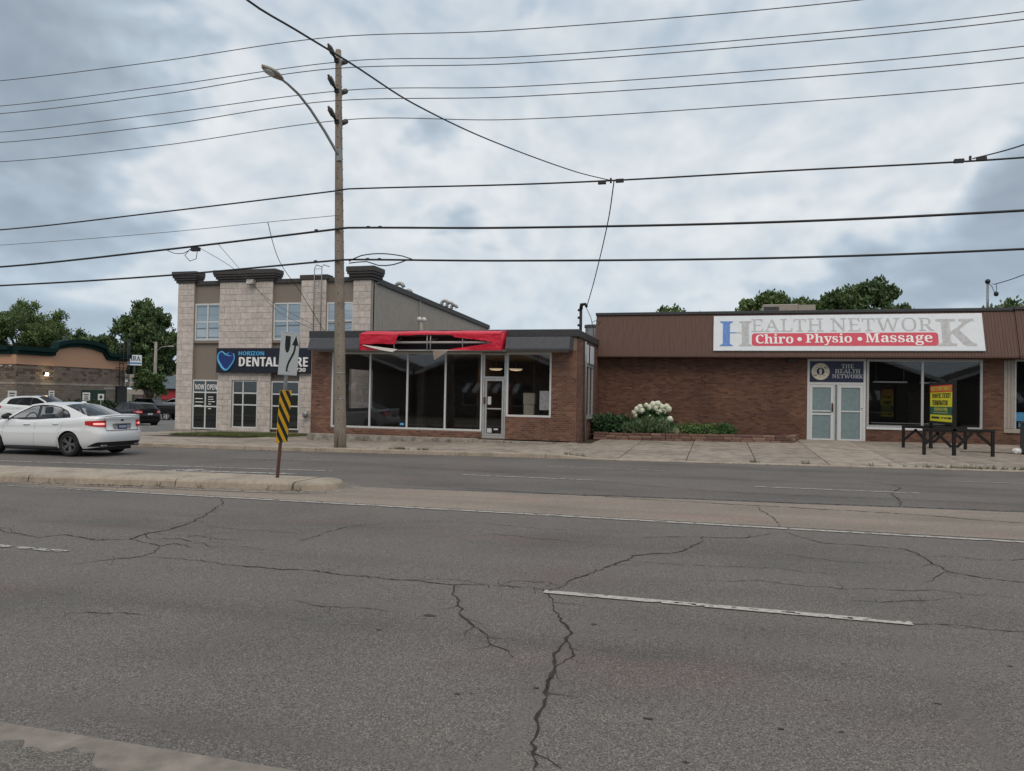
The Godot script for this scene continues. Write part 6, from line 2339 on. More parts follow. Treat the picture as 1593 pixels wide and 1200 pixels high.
func car(called: String, label: String, cat: String, s: Dictionary, at: Vector3, turn: float, paint: Material, fine := true) -> Node3D:
	var c := thing(called, label, cat, at, turn, s.get("group", ""))
	var L: float = s.L / 2
	var W: float = s.W / 2
	var top: Array = s.top
	var bot: Array = s.bot
	var plan: Array = s.plan
	var R: float = s.R
	var arch: float = R + 0.045
	var axles: Array = s.axles
	# shape of the side from sill (0) to belt (1)
	var sect := [[0.0, 0.90], [0.12, 0.965], [0.35, 1.0], [0.60, 1.0], [0.65, 0.980], [0.80, 0.982], [0.92, 0.965], [1.0, 0.91]]
	var shear := func(x, y):
		var k := 0.0
		if x > L - 0.5: k = (x - (L - 0.5)) / 0.5 * curve(s.rake, y)
		if x < -L + 0.5: k = (x - (-L + 0.5)) / 0.5 * curve(s.nose, y)
		return k
	var skin := func(x, y):
		var b: float = curve(bot, x)
		var tp: float = curve(top, x)
		var t := clampf((y - b) / maxf(tp - b, 0.01), 0.0, 1.0)
		return curve(plan, x) * W * curve(sect, t)
	var put := func(x, y, side, off): # a point of the skin, lifted off it a little
		var z: float = skin.call(x, y)
		var dz: float = (skin.call(x + 0.02, y) - skin.call(x - 0.02, y)) / 0.04
		var n := Vector2(-dz, 1.0).normalized()
		return Vector3(x + shear.call(x, y) + n.x * off, y, side * (z + n.y * off))
	# columns along the car, closer together at its ends and wheel arches
	var xs := []
	var x := -L
	while x < L - 0.0001:
		xs.append(x)
		var e := L - absf(x)
		var step := 0.008 if e < 0.02 else (0.015 if e < 0.06 else (0.03 if e < 0.2 else 0.06))
		for a in axles:
			if absf(x - a) < arch + 0.06: step = minf(step, 0.03)
		if not fine: step *= 1.6
		x += step
	xs.append(L)
	var cowl: float = s.cowl
	var deck: float = s.deck
	var nr := 12
	var st := mb(true)
	var lips := mb(true)
	for side in [1.0, -1.0]:
		var prev := []
		var prevlip := []
		for xx in xs:
			var b: float = curve(bot, xx)
			for a in axles:
				var dx: float = absf(xx - a)
				if dx < arch: b = maxf(b, R * 0.98 + sqrt(arch * arch - dx * dx))
			var tp: float = curve(top, xx)
			var col := []
			for k in nr + 1:
				var y := lerpf(b, tp, float(k) / nr)
				col.append(put.call(xx, y, side, 0.0))
			var hood: bool = xx < cowl or xx > deck
			if hood:
				var e: Vector3 = col[-1]
				for k in range(1, 8):
					var v := k / 7.0
					col.append(Vector3(e.x, e.y + s.crown * (1.0 - (1.0 - v) * (1.0 - v)) * minf(1.0, (L - absf(xx)) / 0.35), e.z * (1.0 - v)))
			if prev.size():
				for k in mini(prev.size(), col.size()) - 1:
					if side > 0: quad(st, prev[k], col[k], col[k + 1], prev[k + 1])
					else: quad(st, col[k], prev[k], prev[k + 1], col[k + 1])
			var lip2 := [col[0], Vector3(col[0].x, col[0].y, side * maxf(absf(col[0].z) - 0.30, 0.0))]
			if prevlip.size():
				if side > 0: quad(lips, prevlip[1], lip2[1], lip2[0], prevlip[0])
				else: quad(lips, lip2[1], prevlip[1], prevlip[0], lip2[0])
			prev = col
			prevlip = lip2
	obj("body", st, paint, c)
	# dark wheel wells and floor
	box(lips, -L + 0.25, s.clear, -W * 0.62, L - 0.25, s.clear + 0.12, W * 0.62)
	box(lips, axles[0] + 0.42, s.clear - 0.01, -W * 0.93, axles[1] - 0.42, s.clear + 0.115, W * 0.93)
	box(lips, -L + 0.3, s.clear + 0.13, -W * 0.60, L - 0.3, 0.62, W * 0.60)
	obj("underbody", lips, M.trim, c)
	# greenhouse
	var wb: float = s.gw0
	var wt: float = s.gw1
	var yb: float = s.belt
	var yr: float = s.H
	var gz := func(gx, gy):
		var t := clampf((gy - yb) / (yr - yb), -0.2, 1.0)
		var w := lerpf(wb, wt, t + 0.12 * t * (1 - t) - 0.0)
		w -= s.gfront * smoothstep(-0.2, s.cowl, gx) + s.grear * smoothstep(s.rear0, s.deck + 0.2, gx)
		return w
	var outer: Array = s.outer
	var inner: Array = s.inner
	for side in [1.0, -1.0]:
		st = mb(true)
		for i in outer.size() - 1:
			var n := 5
			for k in n:
				for j in 2:
					var q := []
					for m in [[0, 0], [1, 0], [1, 1], [0, 1]]:
						var u := float(k + m[0]) / n
						var v := float(j + m[1]) / 2.0
						var a: Vector2 = outer[i].lerp(outer[i + 1], u)
						var b2: Vector2 = inner[i].lerp(inner[i + 1], u)
						var p := b2.lerp(a, v)
						q.append(Vector3(p.x, p.y, side * gz.call(p.x, p.y)))
					if side > 0: quad(st, q[0], q[1], q[2], q[3])
					else: quad(st, q[1], q[0], q[3], q[2])
		obj("roof_frame", st, paint, c)
		# glass of the side, from belt to the inner outline
		st = mb(true)
		var cols := 26
		var xa: float = inner[0].x
		var xb: float = inner[-1].x
		for p in inner:
			xa = minf(xa, p.x)
			xb = maxf(xb, p.x)
		var upper := func(px):
			for i in inner.size() - 1:
				if px >= inner[i].x and px <= inner[i + 1].x:
					return lerpf(inner[i].y, inner[i + 1].y, (px - inner[i].x) / maxf(inner[i + 1].x - inner[i].x, 0.001))
			return yb
		var glassx := func(px, v):
			var y0: float = curve(top, px) - 0.012
			var yy := lerpf(y0, maxf(upper.call(px), y0 + 0.002), v)
			return Vector3(px, yy, side * (gz.call(px, yy) - 0.006))
		for k in cols:
			for j in 3:
				var x0 := lerpf(xa, xb, float(k) / cols)
				var x1 := lerpf(xa, xb, float(k + 1) / cols)
				var q := [glassx.call(x0, j / 3.0), glassx.call(x1, j / 3.0), glassx.call(x1, (j + 1) / 3.0), glassx.call(x0, (j + 1) / 3.0)]
				if side > 0: quad(st, q[0], q[1], q[2], q[3])
				else: quad(st, q[1], q[0], q[3], q[2])
		obj("side_window", st, s.glass, c)
		# pillars over the glass, and a dark seal below it
		st = mb(true)
		for p in s.pillars:
			for j in 4:
				var q := []
				for m in [[0, 0], [1, 0], [1, 1], [0, 1]]:
					var v := float(j + m[1]) / 4.0
					var px: float = lerpf(p[0], p[1], v) + (p[2] if m[0] else 0.0)
					var g: Vector3 = glassx.call(px, v)
					g.z += side * 0.011
					q.append(g)
				if side > 0: quad(st, q[0], q[1], q[2], q[3])
				else: quad(st, q[1], q[0], q[3], q[2])
		var seal := []
		for k in 20:
			var px := lerpf(xa, xb, k / 19.0)
			var g: Vector3 = glassx.call(px, 0.0)
			seal.append(Vector3(px, g.y + 0.012, g.z + side * 0.010))
		tube(st, seal, 0.013, 5)
		var rimline := []
		for p in inner: rimline.append(Vector3(p.x, p.y, side * (gz.call(p.x, p.y) + 0.004)))
		tube(st, rimline, 0.013, 5)
		obj("window_trim", st, M.trim, c)
	# roof
	st = mb(true)
	var r0: int = s.roof[0]
	var r1: int = s.roof[1]
	for i in range(r0, r1):
		for k in 6:
			for j in 12:
				var q := []
				for m in [[0, 0], [1, 0], [1, 1], [0, 1]]:
					var p: Vector2 = outer[i].lerp(outer[i + 1], float(k + m[0]) / 6)
					var v := float(j + m[1]) / 12.0 * 2.0 - 1.0
					q.append(Vector3(p.x, p.y + 0.045 * (1.0 - v * v), -v * gz.call(p.x, p.y)))
				quad(st, q[0], q[1], q[2], q[3])
	obj("roof", st, paint, c)
	# windscreen and rear window, bowed
	for e in [[0, r0, -1.0, "windscreen"], [outer.size() - 1, r1, 1.0, "rear_window"]]:
		st = mb(true)
		var lo: Vector2 = outer[e[0]]
		var hi: Vector2 = outer[e[1]]
		for k in 6:
			for j in 10:
				var q := []
				for m in [[0, 0], [1, 0], [1, 1], [0, 1]]:
					var p: Vector2 = lo.lerp(hi, float(k + m[0]) / 6)
					var v := float(j + m[1]) / 10.0 * 2.0 - 1.0
					var bow: float = 0.10 * (1.0 - v * v) * (1.0 - 0.4 * float(k + m[0]) / 6)
					q.append(Vector3(p.x + e[2] * bow, p.y + 0.045 * (1.0 - v * v), -v * (gz.call(p.x, p.y) - 0.01)))
				if e[2] < 0: quad(st, q[0], q[1], q[2], q[3])
				else: quad(st, q[1], q[0], q[3], q[2])
		obj(e[3], st, s.glass if e[2] < 0 else s.get("rear_glass", s.glass), c)
	# patches on the skin: lights, bumper, seams
	var patch := func(st2: SurfaceTool, x0, x1, ylo, yhi, off, side):
		var n := 14
		for k in n:
			for j in 4:
				var q := []
				for m in [[0, 0], [1, 0], [1, 1], [0, 1]]:
					var u := float(k + m[0]) / n
					var w2 := sin(u * PI / 2)
					var px: float = lerpf(x0, x1, w2 if x1 > 0 else 1.0 - cos(u * PI / 2))
					var y := lerpf(ylo.call(u), yhi.call(u), float(j + m[1]) / 4)
					q.append(put.call(px, y, side, off))
				if side > 0: quad(st2, q[0], q[1], q[2], q[3])
				else: quad(st2, q[1], q[0], q[3], q[2])
	for side in [1.0, -1.0]:
		var tl: Array = s.tail
		st = mb(true)
		patch.call(st, tl[0], tl[1], func(u): return tl[2] + 0.07 * (1.0 - u) * (1.0 - u), func(u): return tl[3] - 0.02 * (1 - u), 0.010, side)
		var lamp := obj("tail_light", st, M.tail, c)
		st = mb(true)
		patch.call(st, lerpf(tl[0], tl[1], 0.60), lerpf(tl[0], tl[1], 0.985), func(_u): return lerpf(tl[2], tl[3], 0.35), func(_u): return lerpf(tl[2], tl[3], 0.62), 0.014, side)
		obj("lit_bar", st, M.tail_lit if s.get("braking", false) else M.lamp_clear, lamp)
		var hl: Array = s.head
		st = mb(true)
		patch.call(st, hl[0], hl[1], func(_u): return hl[2], func(_u): return hl[3], 0.008, side)
		obj("headlight", st, M.lamp_clear, c)
		if s.has("valance"):
			st = mb(true)
			patch.call(st, s.valance[0], L, func(u): return curve(bot, L) + 0.005, func(u): return lerpf(curve(bot, L) + 0.03, s.valance[1], smoothstep(0.0, 0.5, u)), 0.006, side)
			obj("rear_valance", st, M.trim, c)
		st = mb(true)
		for d in s.seams:
			var q := []
			for k in 9:
				var y := lerpf(d[2], d[3], k / 8.0)
				q.append(put.call(lerpf(d[0], d[1], k / 8.0), y, side, -0.0015))
			tube(st, q, 0.0045, 4)
		obj("door_seam", st, M.trim, c)
		for d in s.handles:
			st = mb(true)
			var a: Vector3 = put.call(d[0] - 0.09, d[1], side, 0.022)
			var b: Vector3 = put.call(d[0] + 0.09, d[1] + 0.006, side, 0.022)
			tube(st, [put.call(d[0] - 0.11, d[1], side, 0.0), a, b, put.call(d[0] + 0.11, d[1] + 0.006, side, 0.0)], 0.014, 6)
			obj("door_handle", st, paint, c)
		st = mb(true)
		var mp: Vector3 = put.call(s.mirror, curve(top, s.mirror) + 0.0, side, 0.0)
		sphere(st, mp + Vector3(0, 0.07, side * 0.13), Vector3(0.07, 0.075, 0.11), 8)
		tube(st, [mp + Vector3(0, -0.01, 0), mp + Vector3(0, 0.04, side * 0.08)], 0.025, 5)
		obj("wing_mirror", st, s.get("mirror_paint", M.trim), c)
		for a in axles:
			wheel(c, Vector3(a, R, side * (W - 0.135)), R, 0.225, s.rim, s.spokes, side)
	# number plate and badge on the tail
	st = mb()
	var rx: float = L + curve(s.rake, s.plate_y) + 0.006
	bev(st, rx - 0.02, s.plate_y - 0.075, -0.16, rx + 0.012, s.plate_y + 0.075, 0.16, 0.004)
	var pl := obj("number_plate", st, s.get("plate", M.plate), c)
	st = mb()
	for k in 7: box(st, rx + 0.012, s.plate_y - 0.025, -0.125 + k * 0.037, rx + 0.015, s.plate_y + 0.035, -0.125 + k * 0.037 + 0.022)
	obj("plate_characters", st, M.plate_pale, pl)
	if s.has("badge"):
		st = mb(true)
		sphere(st, Vector3(L + curve(s.rake, s.badge) + 0.004, s.badge, 0), Vector3(0.014, 0.032, 0.055), 8)
		obj("badge", st, M.trim, c)
	# seats and wheel seen through the glass
	for z in [-0.38, 0.38]:
		for x2 in s.seats:
			st = mb()
			var lean := Transform3D(Basis(Vector3(0, 0, 1), -0.22), Vector3(x2, 0.60, z))
			bev(st, -0.07, 0.0, -0.23, 0.07, 0.52, 0.23, 0.05, lean)
			bev(st, -0.045, 0.54, -0.13, 0.05, 0.74, 0.13, 0.04, lean)
			obj("seat", st, M.seat, c)
	return c

func sedan_spec() -> Dictionary:
	var v := func(a): 
		var r := []
		for p in a: r.append(Vector2(p[0], p[1]))
		return r
	return {
		"L": 4.60, "W": 1.80, "H": 1.475, "R": 0.33, "axles": [-1.325, 1.325], "clear": 0.16, "crown": 0.045,
		"top": [[-2.30, 0.62], [-2.24, 0.72], [-2.05, 0.80], [-1.5, 0.90], [-1.0, 0.965], [0.0, 0.985], [0.9, 1.02], [1.35, 1.05], [1.7, 1.075], [2.1, 1.085], [2.26, 1.08], [2.30, 1.075]],
		"bot": [[-2.30, 0.24], [-2.0, 0.19], [-1.0, 0.20], [1.0, 0.21], [1.8, 0.22], [2.30, 0.27]],
		"plan": [[-2.30, 0.0], [-2.295, 0.22], [-2.27, 0.45], [-2.18, 0.70], [-2.0, 0.87], [-1.6, 0.975], [-1.0, 0.99], [0.0, 0.985], [0.9, 0.995], [1.4, 1.0], [1.8, 0.985], [2.0, 0.95], [2.12, 0.90], [2.20, 0.825], [2.25, 0.70], [2.28, 0.50], [2.295, 0.25], [2.30, 0.0]],
		"rake": [[0.25, -0.10], [0.40, -0.01], [0.55, 0.03], [0.66, 0.025], [0.72, -0.03], [0.95, -0.055], [1.03, -0.03], [1.08, 0.02]],
		"nose": [[0.25, -0.05], [0.5, 0.0], [0.75, -0.12]],
		"cowl": -1.0, "deck": 1.66, "belt": 0.99, "gw0": 0.80, "gw1": 0.575, "gfront": 0.05, "grear": 0.10, "rear0": 0.6,
		"outer": v.call([[-1.02, 0.975], [-0.62, 1.20], [-0.20, 1.385], [0.15, 1.425], [0.55, 1.42], [0.92, 1.375], [1.25, 1.265], [1.55, 1.15], [1.78, 1.085]]),
		"inner": v.call([[-0.86, 0.985], [-0.54, 1.165], [-0.16, 1.335], [0.15, 1.37], [0.50, 1.36], [0.80, 1.315], [1.06, 1.215], [1.17, 1.12], [1.20, 1.05]]),
		"roof": [2, 5], "pillars": [[0.14, 0.06, 0.10], [0.98, 0.88, 0.03]],
		"glass": M.car_glass, "tail": [1.86, 2.268, 0.80, 0.985], "braking": true, "head": [-1.75, -2.24, 0.60, 0.74], "valance": [1.93, 0.40],
		"seams": [[0.12, 0.17, 0.27, 0.97], [-0.98, -0.92, 0.30, 0.93], [0.93, 1.16, 0.45, 1.0], [0.90, 0.93, 0.27, 0.45]],
		"handles": [[-0.12, 0.845], [0.88, 0.875]], "mirror": -0.80, "rim": M.rim_dark, "spokes": 5, "plate_y": 0.80, "badge": 0.985, "seats": [-0.02, 0.88],
	}

func suv_spec(L: float, H: float, g: Material) -> Dictionary:
	var v := func(a):
		var r := []
		for p in a: r.append(Vector2(p[0] * L / 4.5, p[1] * H / 1.65))
		return r
	var h := func(a):
		var r := []
		for p in a: r.append([p[0] * L / 4.5, p[1] * H / 1.65])
		return r
	var p := func(a):
		var r := []
		for q in a: r.append([q[0] * L / 4.5, q[1]])
		return r
	var k := L / 4.5
	var m := H / 1.65
	return {
		"L": L, "W": 1.82, "H": H, "R": 0.345, "axles": [-1.33 * k, 1.33 * k], "clear": 0.20, "crown": 0.05,
		"top": h.call([[-2.25, 0.75], [-2.18, 0.90], [-1.9, 0.99], [-1.3, 1.06], [-1.0, 1.08], [0.0, 1.09], [1.0, 1.13], [1.8, 1.17], [2.15, 1.16], [2.25, 1.14]]),
		"bot": h.call([[-2.25, 0.30], [-1.9, 0.24], [1.8, 0.26], [2.25, 0.33]]),
		"plan": p.call([[-2.25, 0.0], [-2.245, 0.25], [-2.22, 0.5], [-2.12, 0.75], [-1.9, 0.92], [-1.5, 0.99], [0.0, 0.99], [1.4, 1.0], [1.85, 0.96], [2.1, 0.87], [2.2, 0.74], [2.235, 0.5], [2.247, 0.25], [2.25, 0.0]]),
		"rake": [[0.3, -0.05], [0.5, 0.04], [0.7, 0.02], [0.85, -0.06], [1.15, -0.14]],
		"nose": [[0.3, -0.05], [0.6, 0.0], [0.9, -0.10]],
		"cowl": -1.0 * k, "deck": 2.05 * k, "belt": 1.10 * m, "gw0": 0.80, "gw1": 0.62, "gfront": 0.04, "grear": 0.12, "rear0": 0.9,
		"outer": v.call([[-1.02, 1.08], [-0.62, 1.36], [-0.20, 1.575], [0.2, 1.605], [0.8, 1.60], [1.45, 1.555], [1.72, 1.50], [1.90, 1.36], [2.10, 1.165]]),
		"inner": v.call([[-0.84, 1.09], [-0.52, 1.32], [-0.14, 1.50], [0.2, 1.53], [0.75, 1.515], [1.25, 1.465], [1.45, 1.40], [1.55, 1.28], [1.60, 1.17]]),
		"roof": [2, 6], "pillars": [[0.14 * k, 0.06 * k, 0.09], [0.98 * k, 0.88 * k, 0.06]],
		"glass": g, "tail": [1.78 * k, 2.23 * k, 0.90 * m, 1.08 * m], "head": [-1.7 * k, -2.2 * k, 0.74 * m, 0.88 * m], "valance": [1.75 * k, 0.52 * m],
		"seams": [[0.10, 0.15, 0.35, 1.05], [-0.95 * k, -0.9 * k, 0.38, 1.0], [0.95 * k, 1.1 * k, 0.55, 1.08]],
		"handles": [[-0.10, 0.95 * m], [0.85, 0.98 * m]], "mirror": -0.78 * k, "rim": M.rim_light, "spokes": 5, "plate_y": 0.82 * m, "plate": M.plate_pale, "badge": 0.98 * m, "seats": [0.0, 0.9],
	}

func vehicles() -> void:
	var at := Vector3(-18.20, grade(-17.0), -17.02)
	var sp := sedan_spec()
	var c := car("white_sedan", "white four-door sedan driving left in the far lane, brake lights lit", "car", sp, at, 0.0, M.white_paint)
	c.rotation.z = 0.006
	# twin tail pipes, fin aerial, boot-lid edge
	var st := mb(true)
	for z in [0.52, 0.62, -0.52, -0.62]:
		tube(st, [Vector3(2.05, 0.29, z), Vector3(2.235, 0.29, z)], 0.042, 10)
	obj("exhaust_pipe", st, M.rim_dark, c)
	st = mb(true)
	sphere(st, Vector3(0.92, 1.445, 0), Vector3(0.10, 0.045, 0.025), 6)
	obj("aerial_fin", st, M.white_paint, c)
	st = mb(true)
	var q := []
	for k in 15:
		var z := lerpf(-0.66, 0.66, k / 14.0)
		q.append(Vector3(2.315 - 0.10 * pow(absf(z) / 0.66, 3.0), 1.128 - 0.03 * pow(absf(z) / 0.66, 2.0), z))
	tube(st, q, [0.008, 0.02, 0.026, 0.026, 0.026, 0.026, 0.026, 0.026, 0.026, 0.026, 0.026, 0.026, 0.026, 0.02, 0.008], 8)
	obj("boot_spoiler", st, M.white_paint, c)
	st = mb(true)
	tube(st, [Vector3(2.262, 0.885, -0.30), Vector3(2.27, 0.89, 0.0), Vector3(2.262, 0.885, 0.30)], 0.016, 6)
	tube(st, [Vector3(2.30, 0.70, -0.62), Vector3(2.32, 0.695, 0.0), Vector3(2.30, 0.70, 0.62)], 0.004, 4)
	obj("boot_trim", st, M.siding, c)
	st = mb(true)
	for z in [-0.60, 0.60]:
		tube(st, [Vector3(2.235, 1.07, z * 1.02), Vector3(2.225, 0.95, z * 0.98), Vector3(2.245, 0.80, z * 0.97), Vector3(2.275, 0.715, z * 0.92)], 0.006, 4)
	tube(st, [Vector3(2.275, 0.715, -0.552), Vector3(2.305, 0.712, 0.0), Vector3(2.275, 0.715, 0.552)], 0.006, 4)
	obj("boot_seam", st, M.trim, c)
	st = mb()
	quad(st, Vector3(2.263, 0.735, 0.30), Vector3(2.263, 0.735, -0.30), Vector3(2.250, 0.875, -0.34), Vector3(2.250, 0.875, 0.34))
	obj("plate_recess", st, M.silver_paint, c)
	st = mb(true)
	var ring := []
	for k in 17: ring.append(Vector3(-0.52 + 0.06 * cos(TAU * k / 16), 0.98 + 0.17 * cos(TAU * k / 16), 0.38 + 0.18 * sin(TAU * k / 16)))
	tube(st, ring, 0.018, 5, false)
	obj("steering_wheel", st, M.trim, c)
	st = mb()
	bev(st, -0.95, 0.80, -0.66, -0.60, 0.975, 0.66, 0.04)
	obj("dashboard", st, M.trim, c)
	# cars in the lot
	var bs := suv_spec(4.30, 1.60, M.car_glass_dark)
	car("black_suv", "black compact SUV parked facing away beside the stone building", "car", bs, Vector3(-37.9, lot(-37.5, 41.2) - 0.06, -41.3), -0.31, M.black_paint)
	var ws := suv_spec(4.75, 1.74, M.car_glass_dark)
	ws.spokes = 5
	car("white_suv", "white SUV parked behind the sedan, nose to the right", "car", ws, Vector3(-37.4, lot(-37.4, 33.8) + 0.02, -34.0), PI + 0.16, M.white_paint)
	pickup()
	var far := [
		["white_hatchback", "small white car parked before the red-fronted shop", Vector3(-66.6, -0.62, -79.5), 0.5, M.white_paint],
		["silver_hatchback", "silver car parked left of the small white one", Vector3(-68.6, -0.62, -76.0), 1.9, M.silver_paint],
		["blue_hatchback", "pale blue car in the far lot below the small tree", Vector3(-71.5, -0.62, -74.0), 0.2, M.blue_paint],
		["dark_hatchback", "dark car in the far lot beside the brick building's end", Vector3(-68.0, -0.62, -68.5), 1.2, M.black_paint]]
	for f in far:
		var s := suv_spec(4.2, 1.52, M.car_glass_dark)
		s.group = "cars in the far lot"
		car(f[0], f[1], "car", s, f[2], f[3], f[4], false)

func pickup() -> void:
	var p := thing("pickup_truck", "dark pickup with a covered bed behind the black SUV", "pickup", Vector3(-45.6, lot(-45.6, 51.0) - 0.02, -51.6), 0.30)
	var st := mb()
	bev(st, -2.7, 0.50, -0.95, 2.7, 1.10, 0.95, 0.08)
	obj("body", st, M.black_paint, p)
	st = mb()
	var o := PackedVector2Array([Vector2(-1.3, 1.10), Vector2(-0.8, 1.72), Vector2(0.5, 1.76), Vector2(0.9, 1.12)])
	prism(st, o, -0.80, 0.80)
	obj("cab", st, M.car_glass_dark, p)
	st = mb()
	bev(st, -0.85, 1.72, -0.78, 0.55, 1.80, 0.78, 0.03)
	obj("roof", st, M.black_paint, p)
	st = mb()
	bev(st, 0.85, 1.10, -0.92, 2.65, 1.36, 0.92, 0.08)
	obj("bed_cover", st, M.canopy, p)
	st = mb()
	bev(st, 2.70, 0.72, -0.60, 2.72, 0.98, 0.60, 0.01)
	obj("tailgate_panel", st, M.blue_paint, p)
	for s in [1.0, -1.0]:
		for x in [-1.65, 1.75]:
			wheel(p, Vector3(x, 0.38, s * 0.82), 0.38, 0.25, M.rim_light, 5, s)
		st = mb()
		bev(st, 2.66, 0.80, s * 0.88 - 0.06, 2.73, 1.06, s * 0.88 + 0.06, 0.01)
		obj("tail_light", st, M.tail, p)

# ---------------------------------------------------------------- trees
func tree(called: String, label: String, at: Vector3, lobes: Array, trunk: float, n: int, mesh: Mesh, tones: Array, sd: int, smin: float, smax: float) -> Node3D:
	# lobes: [x, y, z, radius across, radius up]
	var o := thing(called, label, "tree", at, 0.0, "broadleaved trees behind the buildings")
	var r := RandomNumberGenerator.new()
	r.seed = sd
	var st := mb(true)
	var fork := trunk * 8.0
	tube(st, [Vector3(0, -0.3, 0), Vector3(0.05, fork * 0.4, 0), Vector3(-0.05, fork, 0.05)], [trunk * 1.3, trunk, trunk * 0.8], 10)
	obj("trunk", st, M.bark, o)
	var at2 := []
	var vol := 0.0
	for l in lobes: vol += pow(l[3], 2.2)
	st = mb(true)
	for l in lobes:
		var c := Vector3(l[0], l[1], l[2])
		var mid := Vector3(c.x * 0.45, lerpf(fork, c.y, 0.5), c.z * 0.45)
		tube(st, [Vector3(-0.05, fork * 0.95, 0.05), mid, c], [trunk * 0.5, trunk * 0.3, trunk * 0.10], 6)
		var cnt := int(0.8 * n * pow(l[3], 2.2) / vol)
		# twig clumps inside the lobe carry the leaves: gaps stay between them
		var clumps := []
		for k in int(10 + 9 * l[3]):
			var d := Vector3(r.randfn(), r.randfn() * 0.9 + 0.25, r.randfn()).normalized()
			clumps.append([c + Vector3(d.x * l[3], d.y * l[4], d.z * l[3]) * r.randf_range(0.62, 1.0), r.randf_range(0.20, 0.36) * l[3]])
		for k in mini(7, clumps.size()):
			tube(st, [c, clumps[k][0]], [trunk * 0.10, trunk * 0.03], 4)
		for k in cnt:
			var q: Array = clumps[r.randi() % clumps.size()]
			var d := Vector3(r.randfn(), r.randfn() * 0.7, r.randfn()).normalized() * pow(r.randf(), 0.45)
			at2.append(q[0] + d * q[1])
	obj("branch", st, M.bark, o)
	stuff(leaves("crown", o, mesh, at2, tones, sd + 1, smin, smax))
	return o

func crown(r: RandomNumberGenerator, c: Vector3, size: Vector3, n: int, lo: float, hi: float) -> Array:
	var out := []
	for i in n:
		var d := Vector3(r.randfn(), r.randfn(), r.randfn()).normalized() * pow(r.randf(), 0.4)
		var q := r.randf_range(lo, hi)
		out.append([c.x + d.x * (size.x - q * 0.7), c.y + d.y * (size.y - q * 0.6), c.z + d.z * (size.z - q * 0.7), q, q * 0.72])
	return out

func trees() -> void:
	var spray := leaf_mesh(0.34, 0.20, 11, 0.26, 81)
	var fine := leaf_mesh(0.30, 0.15, 10, 0.24, 82)
	var deep := [[0.060, 0.104, 0.032], [0.086, 0.138, 0.042], [0.040, 0.076, 0.026]]
	var mid := [[0.095, 0.148, 0.044], [0.066, 0.114, 0.036], [0.125, 0.18, 0.056]]
	var r := RandomNumberGenerator.new()
	r.seed = 4
	# left: an open-crowned tree behind the brick building
	var l := crown(r, Vector3(0, 8.6, 0), Vector3(7.2, 5.6, 5.0), 30, 1.1, 2.0)
	tree("open_crowned_tree", "tall loose-crowned tree behind the left brick building", Vector3(-88.6, -0.6, -78.0), l, 0.42, 5200, fine, mid, 811, 0.8, 1.3)
	l = crown(r, Vector3(0, 8.0, 0), Vector3(5.5, 5.5, 4.5), 16, 1.1, 2.0)
	tree("open_crowned_tree", "loose-crowned tree cut off by the photo's left edge", Vector3(-95.5, -0.6, -76.0), l, 0.4, 3200, fine, mid, 812, 0.8, 1.3)
	# the dark rounded tree left of the dental building and its lower neighbour
	l = crown(r, Vector3(0, 8.2, 0), Vector3(6.3, 4.9, 5.0), 34, 1.1, 1.9)
	tree("dark_round_tree", "large dark rounded tree left of the stone building", Vector3(-66.8, -0.6, -75.0), l, 0.5, 6500, spray, deep, 813, 0.8, 1.3)
	l = crown(r, Vector3(0, 7.3, 0), Vector3(4.4, 2.9, 3.6), 18, 0.9, 1.6)
	tree("dark_round_tree", "lower dark tree just left of the large rounded one", Vector3(-73.8, -0.6, -73.0), l, 0.35, 2600, spray, deep, 814, 0.8, 1.2)
	l = crown(r, Vector3(0, 4.6, 0), Vector3(9.5, 4.2, 3.0), 26, 1.1, 1.9)
	tree("dark_round_tree", "dark leafy mass behind the far blue-roofed shop", Vector3(-75.0, -0.6, -96.0), l, 0.35, 4200, spray, deep, 815, 0.9, 1.4)
	l = crown(r, Vector3(0, 3.1, 0), Vector3(2.1, 1.5, 1.6), 14, 0.5, 0.85)
	tree("small_tree", "small bright green tree before the far pylon sign", Vector3(-52.6, -0.6, -59.5), l, 0.12, 1300, leaf_mesh(0.2, 0.11, 10, 0.16, 83), [[0.06, 0.11, 0.028], [0.045, 0.09, 0.025], [0.085, 0.13, 0.03]], 816, 0.8, 1.2)
	# crowns showing over the roofs on the right
	l = crown(r, Vector3(0, 7.2, 0), Vector3(3.2, 2.9, 2.6), 14, 0.7, 1.2)
	tree("roofline_tree", "small tree tops just over the left end of the brown fascia", Vector3(-3.6, -0.3, -62.0), l, 0.3, 1900, spray, mid, 821, 0.8, 1.2)
	l = crown(r, Vector3(0, 7.4, 0), Vector3(3.0, 3.6, 2.8), 20, 0.7, 1.2)
	tree("roofline_tree", "tree top behind the pale rooftop unit", Vector3(4.2, -0.3, -59.5), l, 0.3, 2600, spray, mid, 822, 0.8, 1.2)
	l = crown(r, Vector3(0, 7.4, 0), Vector3(3.2, 3.9, 3.0), 24, 0.8, 1.4)
	tree("roofline_tree", "tallest round tree top over the right of the white sign", Vector3(10.6, -0.3, -61.0), l, 0.36, 3600, spray, deep, 823, 0.8, 1.2)
	l = crown(r, Vector3(0, 7.2, 0), Vector3(4.2, 3.8, 3.0), 22, 0.8, 1.4)
	tree("roofline_tree", "tree top at the right edge beyond the grey mast", Vector3(22.6, -0.3, -59.0), l, 0.36, 3000, spray, mid, 824, 0.8, 1.2)

